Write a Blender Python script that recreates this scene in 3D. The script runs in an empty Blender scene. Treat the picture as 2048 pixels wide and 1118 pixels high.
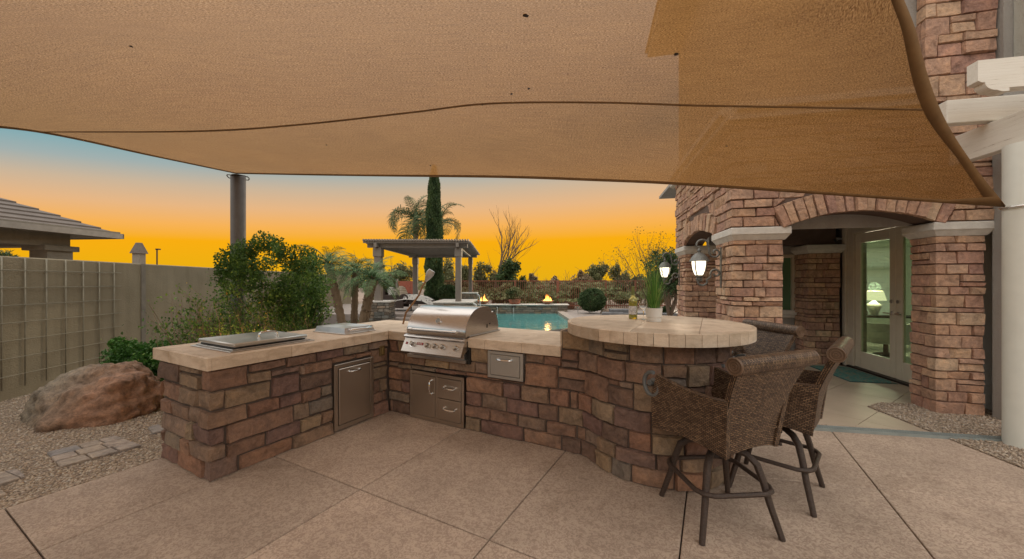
import bpy, math, random
import numpy as np
from mathutils import Vector, Matrix

S = bpy.context.scene
COL = S.collection
R = random.Random(7)
rad = math.radians

# ---------------------------------------------------------------- camera, sky, sun, exposure
cam_d = bpy.data.cameras.new('camera')
cam_d.lens = 738 / 2048 * 36
cam_d.sensor_width = 36
cam_d.shift_y = 4 / 2048
cam_d.clip_start = 0.05
cam_d.clip_end = 2000
cam = bpy.data.objects.new('camera', cam_d)
cam.location = (0, 0, 1.48)
cam.rotation_euler = (rad(90), 0, 0)
COL.objects.link(cam)
S.camera = cam

SUN_AZ = Vector((0.39, 0.92, 0)).normalized()
SUN_EL = rad(7)
w = bpy.data.worlds.new('World')
S.world = w
w.use_nodes = True
nt = w.node_tree
for n in list(nt.nodes):
    nt.nodes.remove(n)
out = nt.nodes.new('ShaderNodeOutputWorld')
bg = nt.nodes.new('ShaderNodeBackground')
tc = nt.nodes.new('ShaderNodeTexCoord')
sep = nt.nodes.new('ShaderNodeSeparateXYZ')
nt.links.new(tc.outputs['Generated'], sep.inputs[0])


def wm(op, a, b=None, c=None):
    n = nt.nodes.new('ShaderNodeMath')
    n.operation = op
    for i, v in enumerate((a, b, c)):
        if v is None:
            continue
        if isinstance(v, (int, float)):
            n.inputs[i].default_value = v
        else:
            nt.links.new(v, n.inputs[i])
    return n.outputs[0]


# the band of sunset colour is thickest towards the sun and thins out away from it
dx = wm('MULTIPLY', sep.outputs[0], SUN_AZ.x)
dd = wm('MULTIPLY_ADD', sep.outputs[1], SUN_AZ.y, dx)
k = wm('MULTIPLY_ADD', wm('SUBTRACT', 1.0, dd), 0.65, 1.0)
el = wm('MULTIPLY', sep.outputs[2], k)
ramp = nt.nodes.new('ShaderNodeValToRGB')
nt.links.new(el, ramp.inputs[0])
stops = [(0.0, (.80, .43, .008)), (.05, (.86, .43, .006)), (.115, (.95, .42, .006)), (.16, (.93, .45, .10)),
         (.21, (.80, .47, .23)), (.265, (.60, .46, .32)), (.315, (.36, .43, .42)), (.38, (.17, .40, .46)),
         (.50, (.50, .64, .70)), (.72, (1.36, 1.29, 1.20)), (1.0, (1.80, 1.68, 1.54))]
els = ramp.color_ramp.elements
while len(els) < len(stops):
    els.new(.5)
for e, (p, c) in zip(els, stops):
    e.position = p
    e.color = (*c, 1)
nt.links.new(ramp.outputs[0], bg.inputs[0])
bg.inputs[1].default_value = 1.0
nt.links.new(bg.outputs[0], out.inputs[0])

sd = bpy.data.lights.new('sun', 'SUN')
sd.energy = 0.7
sd.angle = rad(1.0)
sd.color = (1.0, .80, .56)
sun = bpy.data.objects.new('sun', sd)
dirv = Vector((SUN_AZ.x * math.cos(SUN_EL), SUN_AZ.y * math.cos(SUN_EL), math.sin(SUN_EL)))
sun.rotation_euler = dirv.to_track_quat('Z', 'Y').to_euler()
COL.objects.link(sun)

S.view_settings.view_transform = 'Standard'
S.view_settings.look = 'None'
S.view_settings.exposure = 0.0
S.view_settings.gamma = 1.0
S.view_settings.use_curve_mapping = False

# ---------------------------------------------------------------- frames
PA = -rad(28.338)                       # the patio and the kitchen counter
MP = Matrix.Rotation(PA, 4, 'Z')
HA = -rad(12)                           # the house
MH = Matrix.Translation((2.73, 4.55, 0)) @ Matrix.Rotation(HA, 4, 'Z')
MI4 = Matrix.Identity(4)


# ---------------------------------------------------------------- mesh builder
class MB:
    def __init__(s, xf=None):
        s.v = []; s.f = []; s.r = []; s.xf = xf; s.cur = 0.0; s.uv = {}

    def add(s, vs, fs, r=None):
        b = len(s.v)
        for p in vs:
            p = Vector(p)
            if s.xf is not None:
                p = s.xf @ p
            s.v.append(p)
        s.r += [s.cur if r is None else r] * len(vs)
        for f in fs:
            s.f.append(tuple(i + b for i in f))
        return b

    def box(s, a, b, bev=0.0, rot=0.0, piv=None):
        x0, y0, z0 = a; x1, y1, z1 = b
        if x0 > x1: x0, x1 = x1, x0
        if y0 > y1: y0, y1 = y1, y0
        if z0 > z1: z0, z1 = z1, z0
        if bev:
            c = bev
            vs = []
            for (z, i) in ((z0, c), (z0 + c, 0), (z1 - c, 0), (z1, c)):
                vs += [(x0 + i, y0 + c, z), (x0 + c, y0 + i, z), (x1 - c, y0 + i, z), (x1 - i, y0 + c, z),
                       (x1 - i, y1 - c, z), (x1 - c, y1 - i, z), (x0 + c, y1 - i, z), (x0 + i, y1 - c, z)]
            vs = vs[:]
            fs = [tuple(range(7, -1, -1)), tuple(range(24, 32))]
            for l in range(3):
                for i in range(8):
                    j = (i + 1) % 8
                    fs.append((l * 8 + i, l * 8 + j, l * 8 + 8 + j, l * 8 + 8 + i))
        else:
            vs = [(x0, y0, z0), (x1, y0, z0), (x1, y1, z0), (x0, y1, z0), (x0, y0, z1), (x1, y0, z1), (x1, y1, z1), (x0, y1, z1)]
            fs = [(3, 2, 1, 0), (4, 5, 6, 7), (0, 1, 5, 4), (1, 2, 6, 5), (2, 3, 7, 6), (3, 0, 4, 7)]
        if rot:
            p = Vector(piv) if piv else Vector(((x0 + x1) / 2, (y0 + y1) / 2, 0))
            m = Matrix.Translation(p) @ Matrix.Rotation(rot, 4, 'Z') @ Matrix.Translation(-p)
            vs = [m @ Vector(q) for q in vs]
        s.add(vs, fs)
        return s

    def prism(s, poly, z0, z1, bev=0.0):
        n = len(poly)
        area = sum(poly[i][0] * poly[(i + 1) % n][1] - poly[(i + 1) % n][0] * poly[i][1] for i in range(n))
        if area < 0:
            poly = poly[::-1]
        if bev:
            cx = sum(p[0] for p in poly) / n; cy = sum(p[1] for p in poly) / n
            ins = []
            for p in poly:
                d = math.hypot(p[0] - cx, p[1] - cy) or 1
                ins.append((p[0] - (p[0] - cx) / d * bev, p[1] - (p[1] - cy) / d * bev))
            rings = [[(x, y, z0) for x, y in poly], [(x, y, z1 - bev * .7) for x, y in poly], [(x, y, z1) for x, y in ins]]
        else:
            rings = [[(x, y, z0) for x, y in poly], [(x, y, z1) for x, y in poly]]
        vs = [p for r in rings for p in r]
        fs = [tuple(range(n - 1, -1, -1)), tuple(range((len(rings) - 1) * n, len(rings) * n))]
        for l in range(len(rings) - 1):
            for i in range(n):
                j = (i + 1) % n
                fs.append((l * n + i, l * n + j, (l + 1) * n + j, (l + 1) * n + i))
        s.add(vs, fs)
        return s

    def extrude_x(s, prof, x0, x1, ax='x'):
        """closed (a,z) profile swept along x (ax='x': a is y) or along y (ax='y': a is x)"""
        n = len(prof)
        P = (lambda t, a, z: (t, a, z)) if ax == 'x' else (lambda t, a, z: (a, t, z))
        vs = [P(x0, a, z) for a, z in prof] + [P(x1, a, z) for a, z in prof]
        fs = [tuple(range(n)), tuple(range(2 * n - 1, n - 1, -1))]
        for i in range(n):
            j = (i + 1) % n
            fs.append((i, n + i, n + j, j))
        s.add(vs, fs)
        return s

    def tube(s, pts, r, n=8, cap=True, sq=False):
        pts = [Vector(p) for p in pts]
        m = len(pts)
        rs = r if isinstance(r, (list, tuple)) else [r] * m
        vs = []; fs = []
        up = None
        for i, p in enumerate(pts):
            t = (pts[min(i + 1, m - 1)] - pts[max(i - 1, 0)])
            if t.length < 1e-9: t = Vector((0, 0, 1))
            t.normalize()
            if up is None:
                up = Vector((0, 0, 1)) if abs(t.z) < .9 else Vector((1, 0, 0))
            a = t.cross(up)
            if a.length < 1e-4:
                a = t.cross(Vector((0, 1, 0)))
            a.normalize(); b = a.cross(t).normalized(); up = b
            for q in range(n):
                an = 2 * math.pi * (q + (.5 if sq else 0)) / n
                vs.append(p + (a * math.cos(an) + b * math.sin(an)) * rs[i])
        for i in range(m - 1):
            for q in range(n):
                j = (q + 1) % n
                fs.append((i * n + q, i * n + j, (i + 1) * n + j, (i + 1) * n + q))
        if cap:
            fs.append(tuple(range(n - 1, -1, -1)))
            fs.append(tuple((m - 1) * n + q for q in range(n)))
        s.add(vs, fs)
        return s

    def lathe(s, prof, c=(0, 0, 0), n=20, cap=True, jit=0, rng=None):
        vs = []; fs = []
        m = len(prof)
        for (r, z) in prof:
            for q in range(n):
                an = 2 * math.pi * q / n
                rr = r * (1 + (rng.uniform(-jit, jit) if jit else 0))
                vs.append((c[0] + rr * math.cos(an), c[1] + rr * math.sin(an), c[2] + z))
        for i in range(m - 1):
            for q in range(n):
                j = (q + 1) % n
                fs.append((i * n + q, i * n + j, (i + 1) * n + j, (i + 1) * n + q))
        if cap:
            fs.append(tuple(range(n - 1, -1, -1)))
            fs.append(tuple((m - 1) * n + q for q in range(n)))
        s.add(vs, fs)
        return s

    def grid(s, pts):
        """2D list of points -> sheet"""
        h = len(pts); wd = len(pts[0])
        vs = [p for row in pts for p in row]
        fs = []
        for i in range(h - 1):
            for j in range(wd - 1):
                fs.append((i * wd + j, i * wd + j + 1, (i + 1) * wd + j + 1, (i + 1) * wd + j))
        return s.add(vs, fs)

    def mesh(s, name, base=None, smooth=None):
        me = bpy.data.meshes.new(name)
        inv = base.inverted() if base is not None else None
        vs = [inv @ p if inv is not None else p for p in s.v]
        me.from_pydata([tuple(p) for p in vs], [], s.f)
        at = me.attributes.new('rnd', 'FLOAT', 'POINT')
        at.data.foreach_set('value', s.r)
        if s.uv:
            uvl = me.uv_layers.new(name='UVMap')
            li = [0.0] * (2 * len(me.loops))
            for k, lp in enumerate(me.loops):
                u = s.uv.get(lp.vertex_index, (0, 0))
                li[2 * k] = u[0]; li[2 * k + 1] = u[1]
            uvl.data.foreach_set('uv', li)
        if smooth:
            me.shade_smooth() if smooth is True else me.shade_smooth()
            if smooth is not True:
                me.set_sharp_from_angle(angle=rad(smooth))
        me.validate()
        return me


def root(name, label, cat, loc=(0, 0, 0), rot=0.0, group=None, kind=None, frame=None):
    o = bpy.data.objects.new(name, None)
    m = (frame or MI4) @ Matrix.Translation(loc) @ Matrix.Rotation(rot, 4, 'Z')
    o.matrix_world = m
    o.empty_display_size = .1
    if label: o['label'] = label
    if cat: o['category'] = cat
    if group: o['group'] = group
    if kind: o['kind'] = kind
    COL.objects.link(o)
    o['_'] = 0
    del o['_']
    MW[o.name] = m
    return o


MW = {}


def top_m(o):
    while o.parent is not None:
        o = o.parent
    return MW.get(o.name, MI4)


def obj(name, mb, mat, parent=None, smooth=None, label=None, kind=None, local=False):
    """mb in world coordinates (or already local if local=True)"""
    base = None
    if parent is not None and not local:
        base = top_m(parent)
    me = mb.mesh(name, base, smooth)
    if mat is not None:
        me.materials.append(mat)
    o = bpy.data.objects.new(name, me)
    COL.objects.link(o)
    if parent is not None:
        o.parent = parent
    if label: o['label'] = label
    if kind: o['kind'] = kind
    return o


def single(name, mb, mat, label, cat, group=None, smooth=None, kind=None, org=None, local=False):
    """a thing that is one mesh, with its origin at org"""
    m = org if org is not None else MI4
    me = mb.mesh(name, None if local else m, smooth)
    me.materials.append(mat)
    o = bpy.data.objects.new(name, me)
    o.matrix_world = m
    COL.objects.link(o)
    MW[o.name] = m
    if label: o['label'] = label
    if cat: o['category'] = cat
    if group: o['group'] = group
    if kind: o['kind'] = kind
    return o


def copy_tree(o, m, label=None, parent=None):
    c = o.copy()
    COL.objects.link(c)
    if parent is not None:
        c.parent = parent
    else:
        c.matrix_world = m
        MW[c.name] = m
        if label: c['label'] = label
    for ch in [x for x in bpy.data.objects if x.parent == o]:
        copy_tree(ch, None, None, c)
    return c


# ---------------------------------------------------------------- materials
def new_mat(name):
    m = bpy.data.materials.new(name)
    m.use_nodes = True
    t = m.node_tree
    b = t.nodes['Principled BSDF']
    return m, t, b


def N(t, typ, **kw):
    n = t.nodes.new(typ)
    for k_, v in kw.items():
        if hasattr(n, k_):
            setattr(n, k_, v)
        else:
            n.inputs[k_.replace('_', ' ')].default_value = v
    return n


def ramp_of(t, src, stops, interp='LINEAR'):
    r = t.nodes.new('ShaderNodeValToRGB')
    r.color_ramp.interpolation = interp
    e = r.color_ramp.elements
    while len(e) < len(stops): e.new(.5)
    for q, (p, c) in zip(e, stops):
        q.position = p; q.color = (*c, 1)
    t.links.new(src, r.inputs[0])
    return r.outputs[0]


def mixc(t, fac, a, b, mode='MIX'):
    n = t.nodes.new('ShaderNodeMix')
    n.data_type = 'RGBA'; n.blend_type = mode
    for sock, v in ((0, fac), (6, a), (7, b)):
        if isinstance(v, (int, float)): n.inputs[sock].default_value = v
        elif isinstance(v, tuple): n.inputs[sock].default_value = (*v, 1) if len(v) == 3 else v
        else: t.links.new(v, n.inputs[sock])
    return n.outputs[2]


def noise(t, vec, scale, detail=4, rough=.55, dist=0.0):
    n = t.nodes.new('ShaderNodeTexNoise')
    n.inputs['Scale'].default_value = scale
    n.inputs['Detail'].default_value = detail
    n.inputs['Roughness'].default_value = rough
    n.inputs['Distortion'].default_value = dist
    if vec is not None: t.links.new(vec, n.inputs['Vector'])
    return n.outputs['Fac']


def coords(t, kind='Object', scale=None):
    c = t.nodes.new('ShaderNodeTexCoord')
    o = c.outputs[kind]
    if scale:
        m = t.nodes.new('ShaderNodeMapping')
        m.inputs['Scale'].default_value = scale
        t.links.new(o, m.inputs[0]); o = m.outputs[0]
    return o


def bump(t, b, h, strength, dist=.01, prev=None):
    n = t.nodes.new('ShaderNodeBump')
    n.inputs['Strength'].default_value = strength
    n.inputs['Distance'].default_value = dist
    t.links.new(h, n.inputs['Height'])
    if prev is not None: t.links.new(prev, n.inputs['Normal'])
    if b is not None: t.links.new(n.outputs[0], b.inputs['Normal'])
    return n.outputs[0]


def simple(name, c, rough=.6, metal=0.0, var=.12, scale=8, bs=0.0, bscale=60, bd=.003, c2=None, stretch=None, coat=0):
    m, t, b = new_mat(name)
    v = coords(t, 'Object', stretch)
    n1 = noise(t, v, scale)
    c2 = c2 or tuple(min(1, x * (1 - 2.2 * var)) for x in c)
    col = ramp_of(t, n1, [(.3, c2), (.7, c)])
    t.links.new(col, b.inputs['Base Color'])
    b.inputs['Roughness'].default_value = rough
    b.inputs['Metallic'].default_value = metal
    if coat: b.inputs['Coat Weight'].default_value = coat
    if bs:
        bump(t, b, noise(t, v, bscale, 6), bs, bd)
    return m


def stone_mat(name, stops, dark=.55, sc=1.0):
    m, t, b = new_mat(name)
    v = coords(t, 'Object')
    a = t.nodes.new('ShaderNodeAttribute'); a.attribute_name = 'rnd'
    base = ramp_of(t, a.outputs['Fac'], stops)
    # shift the texture by the stone's own random value, so no two stones share a pattern
    vm = N(t, 'ShaderNodeVectorMath', operation='ADD')
    sc3 = N(t, 'ShaderNodeVectorMath', operation='SCALE')
    cmb = t.nodes.new('ShaderNodeCombineXYZ')
    for i in range(3): t.links.new(a.outputs['Fac'], cmb.inputs[i])
    t.links.new(cmb.outputs[0], sc3.inputs[0]); sc3.inputs['Scale'].default_value = 37.0
    t.links.new(v, vm.inputs[0]); t.links.new(sc3.outputs[0], vm.inputs[1])
    vv = vm.outputs[0]
    big = noise(t, vv, 7 * sc, 5, .6, .6)
    mid = noise(t, vv, 26 * sc, 6, .65)
    fine = noise(t, vv, 130 * sc, 5, .7)
    c1 = mixc(t, .8, base, ramp_of(t, big, [(.28, (.50, .47, .46)), (.48, (.95, .90, .88)), (.72, (1.35, 1.22, 1.08))]), 'MULTIPLY')
    c2 = mixc(t, .75, c1, ramp_of(t, mid, [(.3, (.62, .60, .58)), (.55, (1, 1, 1)), (.75, (1.25, 1.2, 1.12))]), 'MULTIPLY')
    c3 = mixc(t, .5, c2, ramp_of(t, fine, [(.3, (.6, .6, .6)), (.6, (1.1, 1.1, 1.1))]), 'MULTIPLY')
    t.links.new(c3, b.inputs['Base Color'])
    b.inputs['Roughness'].default_value = .82
    b.inputs['Specular IOR Level'].default_value = .3
    n1 = bump(t, None, big, 1.0, .032)
    n2 = bump(t, None, mid, 1.0, .013, n1)
    bump(t, b, fine, .8, .004, n2)
    return m


M = {}
M['stone'] = stone_mat('counter_stone', [(0, (.18, .125, .10)), (.2, (.29, .18, .13)), (.4, (.29, .225, .155)), (.55, (.21, .135, .12)),
                                        (.7, (.35, .20, .13)), (.85, (.23, .20, .17)), (1, (.40, .29, .18))])
M['hstone'] = stone_mat('house_stone', [(0, (.47, .29, .215)), (.25, (.54, .37, .255)), (.45, (.41, .25, .20)), (.65, (.56, .40, .28)),
                                       (.85, (.48, .29, .225)), (1, (.60, .46, .33))])
M['mortar'] = simple('mortar', (.11, .08, .065), .9, bs=.5)
M['hmortar'] = simple('house_mortar', (.14, .095, .075), .9, bs=.5)


def stucco(name, c, c2, sc=1.0, strength=.8):
    m, t, b = new_mat(name)
    v = coords(t, 'Object')
    a = noise(t, v, 45 * sc, 6, .6, .8)
    f = noise(t, v, 1.2, 5, .6)
    col = ramp_of(t, f, [(.3, c2), (.7, c)])
    st = noise(t, coords(t, 'Object', (3, 3, .35)), 2.0, 5, .65)
    col = mixc(t, .45, col, ramp_of(t, st, [(.35, (.72, .70, .66)), (.6, (1, 1, 1))]), 'MULTIPLY')
    t.links.new(col, b.inputs['Base Color'])
    b.inputs['Roughness'].default_value = .9
    bump(t, b, a, strength, .012)
    return m


M['stucco'] = stucco('grey_stucco', (.40, .385, .36), (.34, .32, .30))
M['fence_stucco'] = stucco('fence_stucco', (.27, .235, .165), (.20, .17, .115))
M['stucco_light'] = stucco('light_stucco', (.55, .55, .50), (.48, .48, .43), .8, 1.0)
M['neigh'] = stucco('neighbour_stucco', (.26, .235, .20), (.20, .18, .15))

# concrete, spray-textured patio
m, t, b = new_mat('patio_concrete'); M['concrete'] = m
v = coords(t, 'Object')
a_ = t.nodes.new('ShaderNodeAttribute'); a_.attribute_name = 'rnd'
n1 = noise(t, v, 40, 4, .55, 1.6)
n2 = noise(t, v, 2.0, 5, .6)
n3 = noise(t, v, 260, 3, .6)
splat = ramp_of(t, n1, [(.44, (.37, .28, .22)), (.54, (.51, .405, .32))])
c_ = mixc(t, .8, splat, ramp_of(t, n2, [(.3, (.74, .72, .70)), (.65, (1.06, 1.05, 1.04))]), 'MULTIPLY')
c_ = mixc(t, .35, c_, ramp_of(t, n3, [(.3, (.7, .7, .7)), (.7, (1.2, 1.2, 1.2))]), 'MULTIPLY')
c_ = mixc(t, 1.0, c_, ramp_of(t, a_.outputs['Fac'], [(0, (.93, .93, .93)), (1, (1.07, 1.05, 1.04))]), 'MULTIPLY')
st_ = noise(t, v, .9, 7, .75, 1.5)
c_ = mixc(t, .6, c_, ramp_of(t, st_, [(.56, (1, 1, 1)), (.62, (.78, .75, .72)), (.70, (.95, .94, .93))]), 'MULTIPLY')
t.links.new(c_, b.inputs['Base Color'])
b.inputs['Roughness'].default_value = .72
sm = ramp_of(t, n1, [(.42, (0, 0, 0)), (.56, (1, 1, 1))])
p_ = bump(t, None, sm, .7, .0025)
bump(t, b, n3, .4, .0015, p_)

# travertine
m, t, b = new_mat('travertine'); M['trav'] = m
v = coords(t, 'Object', (1, 1, 2.5))
a_ = t.nodes.new('ShaderNodeAttribute'); a_.attribute_name = 'rnd'
n1 = noise(t, v, 6, 6, .6, .8)
n2 = noise(t, v, 70, 5, .7)
n3 = noise(t, v, 38, 4, .8, 2.0)
c_ = ramp_of(t, n1, [(.3, (.50, .40, .30)), (.5, (.64, .53, .42)), (.7, (.72, .62, .51))])
c_ = mixc(t, .5, c_, ramp_of(t, n2, [(.3, (.75, .73, .70)), (.6, (1.05, 1.05, 1.05))]), 'MULTIPLY')
c_ = mixc(t, .7, c_, ramp_of(t, n3, [(.30, (.55, .50, .44)), (.37, (1, 1, 1))]), 'MULTIPLY')
c_ = mixc(t, 1.0, c_, ramp_of(t, a_.outputs['Fac'], [(0, (.80, .77, .73)), (1, (1.12, 1.09, 1.06))]), 'MULTIPLY')
t.links.new(c_, b.inputs['Base Color'])
b.inputs['Roughness'].default_value = .58
b.inputs['Specular IOR Level'].default_value = .3
bump(t, b, n3, .25, .003)

# gravel
def gravel(name, stops, sc=70):
    m, t, b = new_mat(name)
    v = coords(t, 'Object')
    vo = t.nodes.new('ShaderNodeTexVoronoi')
    vo.inputs['Scale'].default_value = sc
    t.links.new(v, vo.inputs['Vector'])
    sp = t.nodes.new('ShaderNodeSeparateColor')
    t.links.new(vo.outputs['Color'], sp.inputs[0])
    col = ramp_of(t, sp.outputs[0], stops)
    c2 = mixc(t, .9, col, ramp_of(t, vo.outputs['Distance'], [(.2, (1.1, 1.1, 1.1)), (.75, (.35, .33, .3))]), 'MULTIPLY')
    t.links.new(c2, b.inputs['Base Color'])
    b.inputs['Roughness'].default_value = .85
    iv = N(t, 'ShaderNodeMath', operation='SUBTRACT'); iv.inputs[0].default_value = 1
    t.links.new(vo.outputs['Distance'], iv.inputs[1])
    bump(t, b, iv.outputs[0], .9, .012)
    return m


GST = [(0, (.30, .22, .15)), (.25, (.42, .33, .25)), (.45, (.24, .18, .14)), (.65, (.50, .42, .33)), (.85, (.36, .26, .17)), (1, (.55, .50, .44))]
M['gravel'] = gravel('gravel', GST)
m, t, b = new_mat('pebble'); M['pebble'] = m
a_ = t.nodes.new('ShaderNodeAttribute'); a_.attribute_name = 'rnd'
t.links.new(ramp_of(t, a_.outputs['Fac'], GST), b.inputs['Base Color'])
b.inputs['Roughness'].default_value = .75
m, t, b = new_mat('desert_soil'); M['soil'] = m
v = coords(t, 'Object')
c_ = ramp_of(t, noise(t, v, .35, 8, .7), [(.35, (.19, .14, .11)), (.5, (.27, .20, .16)), (.65, (.33, .25, .20))])
c_ = mixc(t, .6, c_, ramp_of(t, noise(t, v, 9, 5, .7), [(.3, (.6, .6, .6)), (.7, (1.2, 1.2, 1.2))]), 'MULTIPLY')
t.links.new(c_, b.inputs['Base Color']); b.inputs['Roughness'].default_value = .95

# brushed stainless steel
def steel(name, c=(.54, .515, .49), rough=.27, stretch=(1, 1, 60), vary=.08):
    m, t, b = new_mat(name)
    v = coords(t, 'Object', stretch)
    n1 = noise(t, v, 9, 4, .7)
    t.links.new(ramp_of(t, n1, [(.3, tuple(x * (1 - vary) for x in c)), (.7, c)]), b.inputs['Base Color'])
    b.inputs['Metallic'].default_value = 1
    r_ = N(t, 'ShaderNodeMapRange'); r_.inputs['To Min'].default_value = rough - .06; r_.inputs['To Max'].default_value = rough + .1
    t.links.new(n1, r_.inputs['Value']); t.links.new(r_.outputs[0], b.inputs['Roughness'])
    b.inputs['Anisotropic'].default_value = .5
    bump(t, b, n1, .06, .001)
    return m


M['steel'] = steel('brushed_steel')
M['steel_h'] = steel('brushed_steel_lid', (.60, .575, .56), .22, (1, 60, 60))
M['steel_d'] = steel('door_steel', (.52, .47, .42), .30, (40, 40, 1))
M['steel_p'] = steel('painted_steel_drawer', (.55, .55, .54), .45, (40, 40, 1))
M['chrome'] = steel('chrome', (.80, .79, .78), .12, (1, 1, 1), .02)
M['black'] = simple('black_gap', (.012, .012, .012), .5)
M['dark_metal'] = simple('dark_bronze_metal', (.05, .04, .035), .45, .6)
M['gpost'] = simple('grey_painted_post', (.13, .125, .125), .55, bs=.1)
M['white_paint'] = simple('white_post_paint', (.78, .80, .74), .45, var=.03)
M['tan_paint'] = simple('tan_door_paint', (.70, .62, .48), .4, var=.03)
M['tan_trim'] = simple('tan_trim', (.60, .53, .42), .5, var=.04)
M['red_badge'] = simple('red_badge', (.32, .02, .02), .4)
M['white_flat'] = simple('white_print', (.85, .85, .82), .5, var=.02)
M['fence_iron'] = simple('rust_red_iron', (.24, .085, .05), .6)
M['clay'] = simple('clay_bowl', (.42, .19, .10), .7, bs=.3)
M['taupe'] = simple('taupe_pergola_paint', (.21, .18, .155), .55, var=.06, stretch=(1, 1, .2))
M['lantern'] = simple('verdigris_iron', (.21, .22, .21), .55, .5, c2=(.13, .125, .115), scale=30, bs=.4, bscale=90)
M['roof'] = simple('roof_tile', (.145, .12, .105), .8, bs=.3, scale=5)
M['pot'] = simple('white_ceramic_pot', (.72, .72, .70), .35, var=.03)
M['cushion'] = simple('white_cushion', (.78, .76, .72), .9, bs=.4, bscale=50, bd=.01)

# cracked white timber
m, t, b = new_mat('cracked_white_timber'); M['timber'] = m
v = coords(t, 'Object', (1.2, 30, 30))
nn = noise(t, v, 1.6, 6, .75)
c_ = ramp_of(t, nn, [(.33, (.26, .18, .12)), (.375, (.74, .70, .62)), (.7, (.82, .79, .72))])
t.links.new(c_, b.inputs['Base Color']); b.inputs['Roughness'].default_value = .6
bump(t, b, nn, .5, .006)
M['timber_y'] = M['timber'].copy(); M['timber_y'].name = 'cracked_white_timber_b'
[n for n in M['timber_y'].node_tree.nodes if n.type == 'MAPPING'][0].inputs['Scale'].default_value = (30, 1.2, 30)

# capitals: cast concrete
M['cast'] = simple('cast_capital', (.66, .63, .58), .85, var=.08, scale=14, bs=.7, bscale=50, bd=.008)

# sail fabric: woven shade cloth that lets part of the sky through
m, t, b = new_mat('shade_cloth'); M['sail'] = m
t.nodes.remove(b)
o_ = [n for n in t.nodes if n.type == 'OUTPUT_MATERIAL'][0]
uvn = t.nodes.new('ShaderNodeUVMap')
def mapped(sc):
    mp = t.nodes.new('ShaderNodeMapping'); mp.inputs['Scale'].default_value = sc
    t.links.new(uvn.outputs[0], mp.inputs[0]); return mp.outputs[0]
speck = noise(t, mapped((70, 520, 1)), 1.0, 2, .9)
rib = noise(t, mapped((3.5, 95, 1)), 1.0, 3, .7)
bl = noise(t, mapped((.7, 1.1, 1)), 1.0, 4, .6)
c_ = ramp_of(t, speck, [(.36, (.10, .046, .013)), (.50, (.32, .162, .054)), (.64, (.64, .37, .15))])
c_ = mixc(t, .55, c_, ramp_of(t, rib, [(.35, (.72, .68, .64)), (.62, (1.1, 1.1, 1.1))]), 'MULTIPLY')
c_ = mixc(t, .5, c_, ramp_of(t, bl, [(.35, (.86, .84, .82)), (.65, (1.1, 1.1, 1.1))]), 'MULTIPLY')
df = t.nodes.new('ShaderNodeBsdfDiffuse'); tr = t.nodes.new('ShaderNodeBsdfTranslucent'); tp = t.nodes.new('ShaderNodeBsdfTransparent')
t.links.new(c_, df.inputs[0]); t.links.new(c_, tr.inputs[0])
ms = t.nodes.new('ShaderNodeMixShader'); ms.inputs[0].default_value = .58
t.links.new(df.outputs[0], ms.inputs[1]); t.links.new(tr.outputs[0], ms.inputs[2])
ms2 = t.nodes.new('ShaderNodeMixShader')
pin = ramp_of(t, speck, [(.38, (.02, .02, .02)), (.66, (.15, .15, .15))])
t.links.new(pin, ms2.inputs[0])
t.links.new(ms.outputs[0], ms2.inputs[1]); t.links.new(tp.outputs[0], ms2.inputs[2])
t.links.new(ms2.outputs[0], o_.inputs[0])
bn = t.nodes.new('ShaderNodeBump'); bn.inputs['Strength'].default_value = .15; bn.inputs['Distance'].default_value = .004
t.links.new(rib, bn.inputs['Height']); t.links.new(bn.outputs[0], df.inputs['Normal'])
M['hem'] = simple('sail_hem_cloth', (.25, .14, .055), .9, bs=.4, bscale=120)

# wicker
m, t, b = new_mat('wicker'); M['wicker'] = m
uvn = t.nodes.new('ShaderNodeUVMap')
br = t.nodes.new('ShaderNodeTexBrick')
br.offset = .5; br.inputs['Scale'].default_value = 1.0
br.inputs['Brick Width'].default_value = .025; br.inputs['Row Height'].default_value = .0105
br.inputs['Mortar Size'].default_value = .0026; br.inputs['Mortar Smooth'].default_value = .6
br.inputs['Color1'].default_value = (.095, .052, .031, 1); br.inputs['Color2'].default_value = (.31, .20, .12, 1)
br.inputs['Mortar'].default_value = (.012, .008, .006, 1)
t.links.new(uvn.outputs[0], br.inputs['Vector'])
nn = noise(t, coords(t, 'Object'), 9, 4, .6)
c_ = mixc(t, .7, br.outputs['Color'], ramp_of(t, nn, [(.3, (.65, .6, .55)), (.7, (1.2, 1.2, 1.2))]), 'MULTIPLY')
t.links.new(c_, b.inputs['Base Color'])
b.inputs['Roughness'].default_value = .42
iv = N(t, 'ShaderNodeMath', operation='SUBTRACT'); iv.inputs[0].default_value = 1
t.links.new(br.outputs['Fac'], iv.inputs[1])
# every strand bulges between the ribs it passes
sx = t.nodes.new('ShaderNodeSeparateXYZ'); t.links.new(uvn.outputs[0], sx.inputs[0])
wv = N(t, 'ShaderNodeMath', operation='MULTIPLY'); wv.inputs[1].default_value = 2 * math.pi / .025
t.links.new(sx.outputs[0], wv.inputs[0])
si = N(t, 'ShaderNodeMath', operation='SINE'); t.links.new(wv.outputs[0], si.inputs[0])
ma = N(t, 'ShaderNodeMath', operation='MULTIPLY_ADD'); ma.inputs[1].default_value = .12
t.links.new(si.outputs[0], ma.inputs[0]); t.links.new(iv.outputs[0], ma.inputs[2])
bump(t, b, ma.outputs[0], 1.0, .004)
M['wicker_leg'] = simple('dark_wrapped_leg', (.075, .047, .034), .45, bs=.9, bscale=110, bd=.006, c2=(.028, .018, .014), scale=70, stretch=(1, 1, 3))
M['scroll'] = simple('scroll_disc_brown', (.17, .105, .065), .5, bs=.4, bscale=120)
M['scroll_grey'] = simple('scroll_arm_grey', (.19, .20, .20), .45, .3, bs=.3)

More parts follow.
